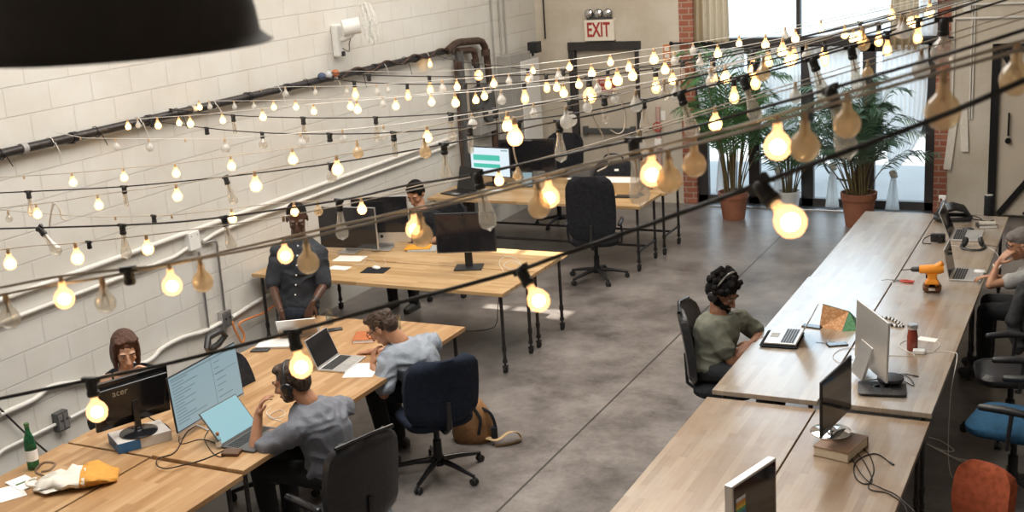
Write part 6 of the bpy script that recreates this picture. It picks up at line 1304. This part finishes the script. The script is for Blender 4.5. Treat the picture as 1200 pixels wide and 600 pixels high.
def wear_headphones(label, c, Fm, m, mcup, s=1., r=.088, up=.028):
    s *= HS
    P = lambda x, y, z: c + Fm @ (Vector((x, y, z))*s)
    t = thing('headphones', label, 'headphones', P(0, 0, .12)); g = MB(t)
    g.tube([P(r*math.cos(a)*1.02, -.01+.0*a,   .01+(r+up)*math.sin(a)) for a in [PI*k/14 for k in range(15)]], .011*s, 8, sy=.55); g.build('headband', m, t, smooth=60)
    for sx in (-1, 1):
        g = MB(t); g.lathe([(.026, -.014), (.038, -.010), (.040, .008), (.030, .016), (.010, .018), (.001, .018)], P(sx*(r+.002), -.006, -.008), 20, axis=Fm @ Vector((sx, 0, 0))); g.build('ear_cup', mcup, t, smooth=60)
    return t
def pants_sit(F, hips, kl, kr, al, ar, hl, m, fd):
    g = MB(F.t); hl = Vector(hl).normalized(); a = hips+hl*.09; b = hips-hl*.09
    g.ell(hips, (.17, .15, .12), n=16, k=10); F.leg(g, a, kl, al, .012); F.leg(g, b, kr, ar, .012); blob('trousers', g, m, F.t, .011, 2, .003, 12, F.seed)
    F.leg(F.b, a, kl, al, -.006); F.leg(F.b, b, kr, ar, -.006); F.shoe(al, fd, SHOE); F.shoe(ar, fd, SHOE)
def floor_under(p, z=.09): return Vector((p.x, p.y, z))
# ---------------------------------------------------- 1 standing man
d0 = (Vector((-6.16, 8.06, 1.6))-C0).dot(AF)
F = Fig('standing man in a dark rolled sleeve shirt leaning over a laptop by the wall', (at_d(348, 300, d0+.1).x, at_d(348, 300, d0+.1).y, 0))
Hc = J(348, 256, d0-.06); nk = J(350, 279, d0); sl, sr = J(374, 296, d0-.02), J(326, 296, d0+.0); hips = J(348, 362, d0+.16)
Fm = frame_((.50, -.78, -.42)); el, er = J(380, 333, d0+.0), J(319, 334, d0+.02); wl, wr_ = J(366, 356, d0-.24), J(330, 368, d0-.20)
head(F.b, Hc, Fm, nk); torso(F.b, hips, nk, sl, sr, sl-sr)
F.arm(sl, el, wl, (-.30, -.25, -.8), (.2, -.9, .3), -1, .35); F.arm(sr, er, wr_, (.15, -.15, -1), (-.2, -.9, .2), 1, .3)
hl = (sl-sr); hl.z = 0; hl.normalize(); g = MB(F.t)
for q in (1, -1):
    h_ = hips+hl*.09*q; k_ = Vector((h_.x+hl.x*.02*q, h_.y+.0, .50)); a_ = Vector((h_.x+hl.x*.03*q, h_.y+.03, .09)); F.leg(F.b, h_, k_, a_, -.006); F.leg(g, h_, k_, a_, .014); F.shoe(a_, (.5, -.85), SHOE)
g.ell(hips, (.165, .15, .13), n=16, k=10); blob('trousers', g, JEANS, F.t, .011, 2, .003, 12, 1)
blob('body', F.b, SK2, F.t, .0065, 2); eyes(F.t, Hc, Fm)
g = MB(F.t); torso(g, hips-Vector((0, 0, .06)), nk, sl, sr, hl, .018, to=1.01); sleeve(g, sl, el, .95, .064, .058); sleeve(g, sr, er, .95, .064, .058); sh = blob('shirt', g, SH_DK, F.t, .009, 2, .011, 9, 4)
g = MB(F.t); g.tube([nk+Vector((.065*math.cos(a), .06*math.sin(a), -.005+.01*math.cos(a))) for a in [k*PI/8 for k in range(16)]], .013, 8, closed=True, caps=False); g.build('collar', SH_DK, sh, smooth=60)
for k in range(6): p = J(349-k*.6, 288+k*11.5, d0-.165+.012*k); g = MB(F.t); g.ell(p, .008, n=8, k=6); g.build('button', M['white'], sh, smooth=60)
g = MB(F.t); g.cyl(wl.lerp(el, .10), wl.lerp(el, .22), .031, n=14); g.build('wristwatch', M['black_plastic'], F.t, smooth=40)
hair_cap(F.t, Hc, Fm, HK, [(0, -.022, .042, .077, .090, .078), (0, -.05, .0, .068, .05, .06)], wr=.001)
# ---------------------------------------------------- 2 woman at the left
d0 = (Vector((-6.22, 6.02, 1.12))-C0).dot(AF)
F = Fig('woman with brown shoulder length hair and a black strap top behind the black monitor', (-6.38, 6.06, 0))
Hc = J(147, 410, d0-.02); nk = J(148, 436, d0+.05); sl, sr = J(172, 440, d0+.10), J(124, 447, d0+.02); hips = J(138, 522, d0+.20); hips.z = .56
Fm = frame_((.70, -.55, -.38))
head(F.b, Hc, Fm, nk, .95, True); torso(F.b, hips, nk, sl, sr, sl-sr, female=True)
el, wl = J(192, 466, d0-.05), J(178, 440, d0-.14); F.arm(sl, el, wl, (-.62, .0, .62), (.6, .3, .1), -1, .9, (.040, .031, .022), .9)
er, wr_ = J(132, 490, d0-.1), J(160, 500, d0-.30); F.arm(sr, er, wr_, (.9, -.3, -.05), (0, 0, 1), 1, .4, (.040, .031, .022), .9)
kl, kr = Vector((hips.x+.42, hips.y+.12, .58)), Vector((hips.x+.42, hips.y-.14, .58)); pants_sit(F, hips, kl, kr, Vector((kl.x, kl.y, .09)), Vector((kr.x, kr.y, .09)), sl-sr, PANTS, (1, 0))
blob('body', F.b, SK1, F.t, .006, 2); eyes(F.t, Hc, Fm, .95)
g = MB(F.t); torso(g, hips, nk-Vector((0, 0, .02)), sl-Vector((0, 0, .06)), sr-Vector((0, 0, .06)), sl-sr, .010, female=True, to=.80); blob('top', g, M['black_fabric'], F.t, .01, 2, .003, 9, 2)
for s_ in (sl, sr): g = MB(F.t); q = s_.lerp(nk, .35); f_ = Vector((.6, -.55, 0)); g.tube(spline([q-Vector((0, 0, .15))+f_*.12, q-Vector((0, 0, .02))+f_*.085, q+Vector((0, 0, .05)), q-f_*.10-Vector((0, 0, .10))]), .008, 6); g.build('strap', M['black_fabric'], F.t, smooth=50)
HAIRL = [(0, -.028, .044, .086, .098, .086), (0, -.065, -.02, .082, .055, .10), (.070, -.030, -.045, .026, .060, .10), (-.070, -.030, -.045, .026, .060, .10), (.072, .004, -.06, .018, .034, .085), (-.072, .006, -.055, .018, .034, .085), (.040, .028, .098, .044, .034, .018), (-.034, .030, .100, .040, .034, .016), (0, -.07, -.09, .070, .040, .05), (.073, .030, .030, .014, .026, .055), (-.073, .028, .030, .014, .026, .055)]
hair_cap(F.t, Hc, Fm, HR, HAIRL, wr=.003, wf=30, s=.97)
# chair behind her
# ---------------------------------------------------- 3 man with headphones, nearest
d0 = (Vector((-4.52, 5.66, 1.16))-C0).dot(AF)
F = Fig('man in a grey shirt and black headphones holding a hand at his face', (-4.18, 5.45, 0))
Hc = J(342, 448, d0); nk = J(362, 471, d0+.02); sl, sr = J(352, 503, d0-.10), J(402, 477, d0+.20); hips = J(392, 572, d0+.16)
hips.z = .56; Fm = frame_((-.95, -.22, -.28))
head(F.b, Hc, Fm, nk); torso(F.b, hips, nk, sl, sr, sl-sr, bend=.05)
el, wl = J(298, 532, d0-.0), J(303, 485, d0+.04); F.arm(sl, el, wl, (.30, .10, .85), (-.7, -.5, .2), 1, .75, (.050, .040, .027))
er, wr_ = J(352, 510, d0+.32), J(318, 508, d0+.22); F.arm(sr, er, wr_, (-.9, -.1, -.15), (0, 0, 1), 1, .4, (.050, .040, .027))
kl, kr = Vector((hips.x-.44, hips.y-.16, .57)), Vector((hips.x-.45, hips.y+.12, .57)); pants_sit(F, hips, kl, kr, Vector((kl.x+.05, kl.y, .09)), Vector((kr.x-.02, kr.y, .09)), sl-sr, PANTS, (-1, 0))
blob('body', F.b, SK4, F.t, .006, 2); eyes(F.t, Hc, Fm)
g = MB(F.t); torso(g, hips-Vector((0, 0, .02)), nk, sl, sr, sl-sr, .022, bend=.05, to=1.01, depth=1.1); sleeve(g, sl, el, .72, .078, .072); sleeve(g, sr, er, .72, .078, .072); sh = blob('shirt', g, SH_GREY, F.t, .009, 2, .012, 9, 3)
g = MB(F.t); g.tube([nk+Vector((.066*math.cos(a), .066*math.sin(a), -.004-.012*math.cos(a))) for a in [k*PI/8 for k in range(16)]], .014, 8, closed=True, caps=False); g.build('collar', SH_GREY, sh, smooth=60)
hair_cap(F.t, Hc, Fm, HB, SHORT, wr=.004)
hair_cap(F.t, Hc, Fm, HB, [(0, .052, -.078, .040, .034, .028), (.045, .025, -.055, .018, .03, .035), (-.045, .025, -.055, .018, .03, .035)], name='beard', wr=.002)
wear_headphones('black headphones with a gold trimmed band worn by the man at the bottom left', Hc, Fm, M['black_plastic'], M['black_gloss'])
# ---------------------------------------------------- 4 man in glasses leaning over
d0 = (Vector((-4.66, 6.98, 1.10))-C0).dot(AF)
F = Fig('man in glasses and a pale grey shirt bent over the table, seen from behind', (-4.42, 6.98, 0))
Hc = J(448, 383, d0+.02); nk = J(470, 401, d0+.03); sl, sr = J(455, 423, d0-.06), J(506, 402, d0+.20); hips = J(500, 468, d0+.22); hips.z = max(.56, hips.z)
Fm = frame_((-.78, -.10, -.62))
head(F.b, Hc, Fm, nk); torso(F.b, hips, nk, sl, sr, sl-sr, bend=.05)
el, wl = J(450, 462, d0-.10), J(437, 428, d0+.04); F.arm(sl, el, wl, (-.1, .35, .7), (-.4, -.7, 0), 1, .7)
er, wr_ = J(468, 410, d0+.42), J(436, 412, d0+.35); F.arm(sr, er, wr_, (-.9, -.1, -.1), (0, 0, 1), 1, .4)
kl, kr = Vector((hips.x-.36, hips.y-.16, .57)), Vector((hips.x-.40, hips.y+.12, .57)); pants_sit(F, hips, kl, kr, Vector((kl.x+.10, kl.y, .09)), Vector((kr.x+.05, kr.y, .09)), sl-sr, PANTS, (-1, 0))
blob('body', F.b, SK4, F.t, .006, 2); eyes(F.t, Hc, Fm)
g = MB(F.t); torso(g, hips-Vector((0, 0, .02)), nk, sl, sr, sl-sr, .022, bend=.05, to=1.01, depth=1.1); sleeve(g, sl, el, .75, .078, .070); sleeve(g, sr, er, .75, .078, .070); sh = blob('shirt', g, SH_LT, F.t, .009, 2, .012, 9, 7)
g = MB(F.t); g.tube([nk+Vector((.066*math.cos(a), .066*math.sin(a), -.004-.012*math.cos(a))) for a in [k*PI/8 for k in range(16)]], .014, 8, closed=True, caps=False); g.build('collar', SH_LT, sh, smooth=60)
hair_cap(F.t, Hc, Fm, HB, SHORT, wr=.005)
P = lambda x, y, z: Hc+Fm @ (Vector((x, y, z))*HS)
t = thing('eyeglasses', 'dark framed eyeglasses worn by the man bent over the table', 'glasses', P(0, .1, .01))
for sx in (-1, 1):
    g = MB(t); g.tube([P(sx*.033+.024*math.cos(a), .100, .008+.020*math.sin(a)) for a in [k*PI/8 for k in range(16)]], .0028, 6, closed=True, caps=False); g.build('rim', M['black_plastic'], t, smooth=60)
    g = MB(t); g.tube([P(sx*.057, .098, .012), P(sx*.080, .04, .012), P(sx*.083, -.02, .008)], .003, 6); g.build('temple', M['black_plastic'], t, smooth=60)
# ---------------------------------------------------- 5 bearded man at the right tables
d0 = (Vector((-2.56, 8.22, 1.16))-C0).dot(AF)
F = Fig('bearded man in an olive grey T-shirt with headphones, arms resting on the right table', (-2.60, 8.20, 0))
Hc = J(847, 343, d0); nk = J(842, 366, d0+.02); sr, sl = J(834, 385, d0-.08), J(868, 374, d0+.18); hips = J(836, 448, d0+.10); hips.z = .57
Fm = frame_((.84, -.28, -.50))
head(F.b, Hc, Fm, nk); torso(F.b, hips, nk, sl, sr, sl-sr, bend=-.0)
er, wr_ = J(859, 425, d0-.10), J(884, 401, d0+.02); F.arm(sr, er, wr_, (.55, .75, .15), (0, 0, 1), -1, .45, (.052, .042, .029))
el, wl = J(892, 393, d0+.22), J(882, 402, d0-.02); F.arm(sl, el, wl, (-.45, -.85, -.15), (.3, -.2, .9), 1, .5, (.052, .042, .029))
kl, kr = Vector((hips.x+.44, hips.y+.14, .57)), Vector((hips.x+.42, hips.y-.12, .57)); pants_sit(F, hips, kl, kr, Vector((kl.x, kl.y, .09)), Vector((kr.x, kr.y, .09)), sl-sr, PANTS, (1, 0))
blob('body', F.b, SK3, F.t, .006, 2); eyes(F.t, Hc, Fm)
g = MB(F.t); torso(g, hips-Vector((0, 0, .02)), nk, sl, sr, sl-sr, .018, to=1.0, depth=1.1); sleeve(g, sl, el, .68, .074, .068); sleeve(g, sr, er, .68, .074, .070); sh = blob('tee_shirt', g, TEE, F.t, .009, 2, .010, 9, 5)
p = nk.lerp(hips, .28)+Fm @ Vector((.04, .155, 0)); 
rng = random.Random(4); curls = [(0, -.024, .050, .086, .100, .085), (0, -.065, .0, .078, .055, .075)]
for k in range(60):
    a = rng.uniform(0, 2*PI); e = rng.uniform(-.15, 1.2); r_ = .094+rng.uniform(0, .022); y = -.022+r_*1.08*math.cos(e)*math.sin(a)
    if y > .065 and e < .7: continue
    curls.append((r_*math.cos(e)*math.cos(a), y, .045+r_*math.sin(e), .017, .017, .020))
hair_cap(F.t, Hc, Fm, HK, curls, wr=.005, wf=60)
hair_cap(F.t, Hc, Fm, HK, [(0, .054, -.090, .054, .048, .050), (.050, .020, -.05, .022, .034, .045), (-.050, .020, -.05, .022, .034, .045), (0, .066, -.125, .040, .038, .036), (.038, .062, -.052, .028, .026, .032), (-.038, .062, -.052, .028, .026, .032), (0, .090, -.046, .026, .010, .006)], name='beard', wr=.003, wf=60)
g = MB(F.t)
q = wr_.lerp(er, .12); g.tube([q+Vector((.0, .0, .0))+((er-wr_).normalized().cross(Vector((0, 0, 1))).normalized()*math.cos(a)+Vector((0, 0, 1))*math.sin(a))*.032 for a in [k*PI/8 for k in range(16)]], .006, 6, closed=True, caps=False); g.build('bracelet', M['cloth_white'], F.t, smooth=50)
wear_headphones('silver and black headphones worn by the bearded man', Hc, Fm, M['steel'], M['black_plastic'], r=.100, up=.052)
# ---------------------------------------------------- 6 woman at the right edge
d0 = (Vector((-.62, 10.12, 1.14))-C0).dot(AF)
F = Fig('woman in a grey hat at the right edge with a hand over her mouth', (-.48, 10.1, 0))
Hc = J(1197, 287, d0); nk = J(1210, 309, d0+.03); sl, sr = J(1202, 326, d0-.10), J(1222, 316, d0+.20); hips = J(1222, 380, d0+.10); hips.z = .57
Fm = frame_((-.93, -.22, -.25))
head(F.b, Hc, Fm, nk, .95, True); torso(F.b, hips, nk, sl, sr, sl-sr, female=True)
el, wl = J(1160, 334, d0-.05), J(1170, 308, d0-.02); F.arm(sl, el, wl, (.55, .25, .70), (-.5, -.6, .3), 1, .30, (.042, .033, .023), .95)
er, wr_ = J(1190, 330, d0+.25), J(1164, 324, d0+.14); F.arm(sr, er, wr_, (-.9, -.1, -.05), (0, 0, 1), 1, .45, (.042, .033, .023), .92)
kl, kr = Vector((hips.x-.42, hips.y-.14, .57)), Vector((hips.x-.42, hips.y+.12, .57)); pants_sit(F, hips, kl, kr, Vector((kl.x, kl.y, .09)), Vector((kr.x, kr.y, .09)), sl-sr, PANTS, (-1, 0))
blob('body', F.b, SK4, F.t, .006, 2); eyes(F.t, Hc, Fm, .95)
g = MB(F.t); torso(g, hips-Vector((0, 0, .02)), nk, sl, sr, sl-sr, .016, to=1.0, female=True, depth=1.1); sleeve(g, sl, el, .45, .066, .062); sleeve(g, sr, er, .45, .066, .062); blob('tee_shirt', g, TEE2, F.t, .009, 2, .006, 8, 6)
hair_cap(F.t, Hc, Fm, mat('grey_knit_hat', (.16, .14, .13), .9, var=.2, bump=.3, bscale=120), [(0, -.026, .055, .082, .097, .078), (0, .02, .075, .070, .072, .045)], name='hat', wr=.002, s=.97)
hair_cap(F.t, Hc, Fm, HB, [(0, -.06, -.02, .076, .045, .07)], wr=.003, s=.95)
q = wl.lerp(el, .15); g = MB(F.t); g.tube([q+Vector((.028*math.cos(a), .026*math.sin(a), .012*math.cos(a*2))) for a in [k*PI/8 for k in range(16)]], .006, 6, closed=True, caps=False); g.build('bracelet', M['cloth_white'], F.t, smooth=50)
P = lambda x, y, z: Hc+Fm @ (Vector((x, y, z))*.95*HS)
t = thing('eyeglasses', 'thin eyeglasses worn by the woman at the right edge', 'glasses', P(0, .1, .01))
for sx in (-1, 1):
    g = MB(t); g.tube([P(sx*.033+.022*math.cos(a), .100, .008+.019*math.sin(a)) for a in [k*PI/8 for k in range(16)]], .002, 6, closed=True, caps=False); g.build('rim', M['black_plastic'], t, smooth=60)
    g = MB(t); g.tube([P(sx*.055, .098, .012), P(sx*.082, .04, .012), P(sx*.085, -.02, .008)], .002, 6); g.build('temple', M['black_plastic'], t, smooth=60)
# jacket over her chair
jk = thing('jacket', 'dark jacket draped over the chair of the woman at the right edge', 'jacket', (-.30, 9.84, .45))
g = MB(jk)
def Jp(px, py, dd): return J(px, py, d0+dd)
g.rings([[Vector((x_-.0, y_, z_)) for x_, y_ in pts_] for z_, pts_ in (
  (1.02, [(-.44, 9.74), (-.20, 9.66), (-.06, 9.80), (-.10, 10.0), (-.30, 9.98), (-.42, 9.90)]),
  (.93, [(-.56, 9.70), (-.22, 9.58), (.02, 9.76), (-.02, 10.06), (-.30, 10.04), (-.50, 9.92)]),
  (.75, [(-.60, 9.66), (-.24, 9.54), (.04, 9.74), (.0, 10.08), (-.30, 10.06), (-.54, 9.92)]),
  (.55, [(-.64, 9.62), (-.24, 9.50), (.04, 9.72), (.0, 10.10), (-.30, 10.06), (-.56, 9.90)]),
  (.40, [(-.58, 9.62), (-.24, 9.52), (.0, 9.74), (-.02, 10.06), (-.30, 10.04), (-.52, 9.88)]))])
blob('jacket_cloth', g, mat('dark_jacket', (.018, .019, .022), .75, var=.5, scale=12, bump=.5, bscale=30), jk, .012, 4, .018, 5.5, 3)
g = MB(jk); g.chain([Vector((-.58, 9.68, .88)), Vector((-.66, 9.60, .62)), Vector((-.60, 9.56, .42))], [.055, .05, .045]); blob('sleeve', g, bpy.data.materials['dark_jacket'], jk, .012, 3, .010, 8, 2)
# ---------------------------------------------------- 7 person at the far side of the middle tables
d0 = (Vector((-6.62, 10.86, 1.2))-C0).dot(AF)
F = Fig('person in black clothes looking down behind the middle tables, face half hidden by bulbs', (-6.55, 10.9, 0))
Hc = J(487, 227, d0); nk = J(492, 243, d0+.04); sl, sr = J(511, 254, d0+.02), J(473, 256, d0+.10); hips = J(494, 300, d0+.16); hips.z = .57
Fm = frame_((.05, -.86, -.48))
head(F.b, Hc, Fm, nk); torso(F.b, hips, nk, sl, sr, sl-sr)
el, wl = J(514, 280, d0-.05), J(500, 285, d0-.28); F.arm(sl, el, wl, (-.5, -.8, -.05), (0, 0, 1), -1, .4)
er, wr_ = J(468, 282, d0+.0), J(478, 288, d0-.22); F.arm(sr, er, wr_, (.3, -.9, -.05), (0, 0, 1), 1, .4)
kl, kr = Vector((hips.x+.12, hips.y-.42, .57)), Vector((hips.x-.14, hips.y-.42, .57)); pants_sit(F, hips, kl, kr, Vector((kl.x, kl.y, .09)), Vector((kr.x, kr.y, .09)), sl-sr, PANTS, (0, -1))
blob('body', F.b, SK4, F.t, .008, 2); eyes(F.t, Hc, Fm)
g = MB(F.t); torso(g, hips-Vector((0, 0, .02)), nk, sl, sr, sl-sr, .018, to=1.0); sleeve(g, sl, el, .9, .070, .060); sleeve(g, sr, er, .9, .070, .060); blob('shirt', g, M['black_fabric'], F.t, .011, 2, .005, 8, 6)
hair_cap(F.t, Hc, Fm, HK, SHORT, wr=.006)
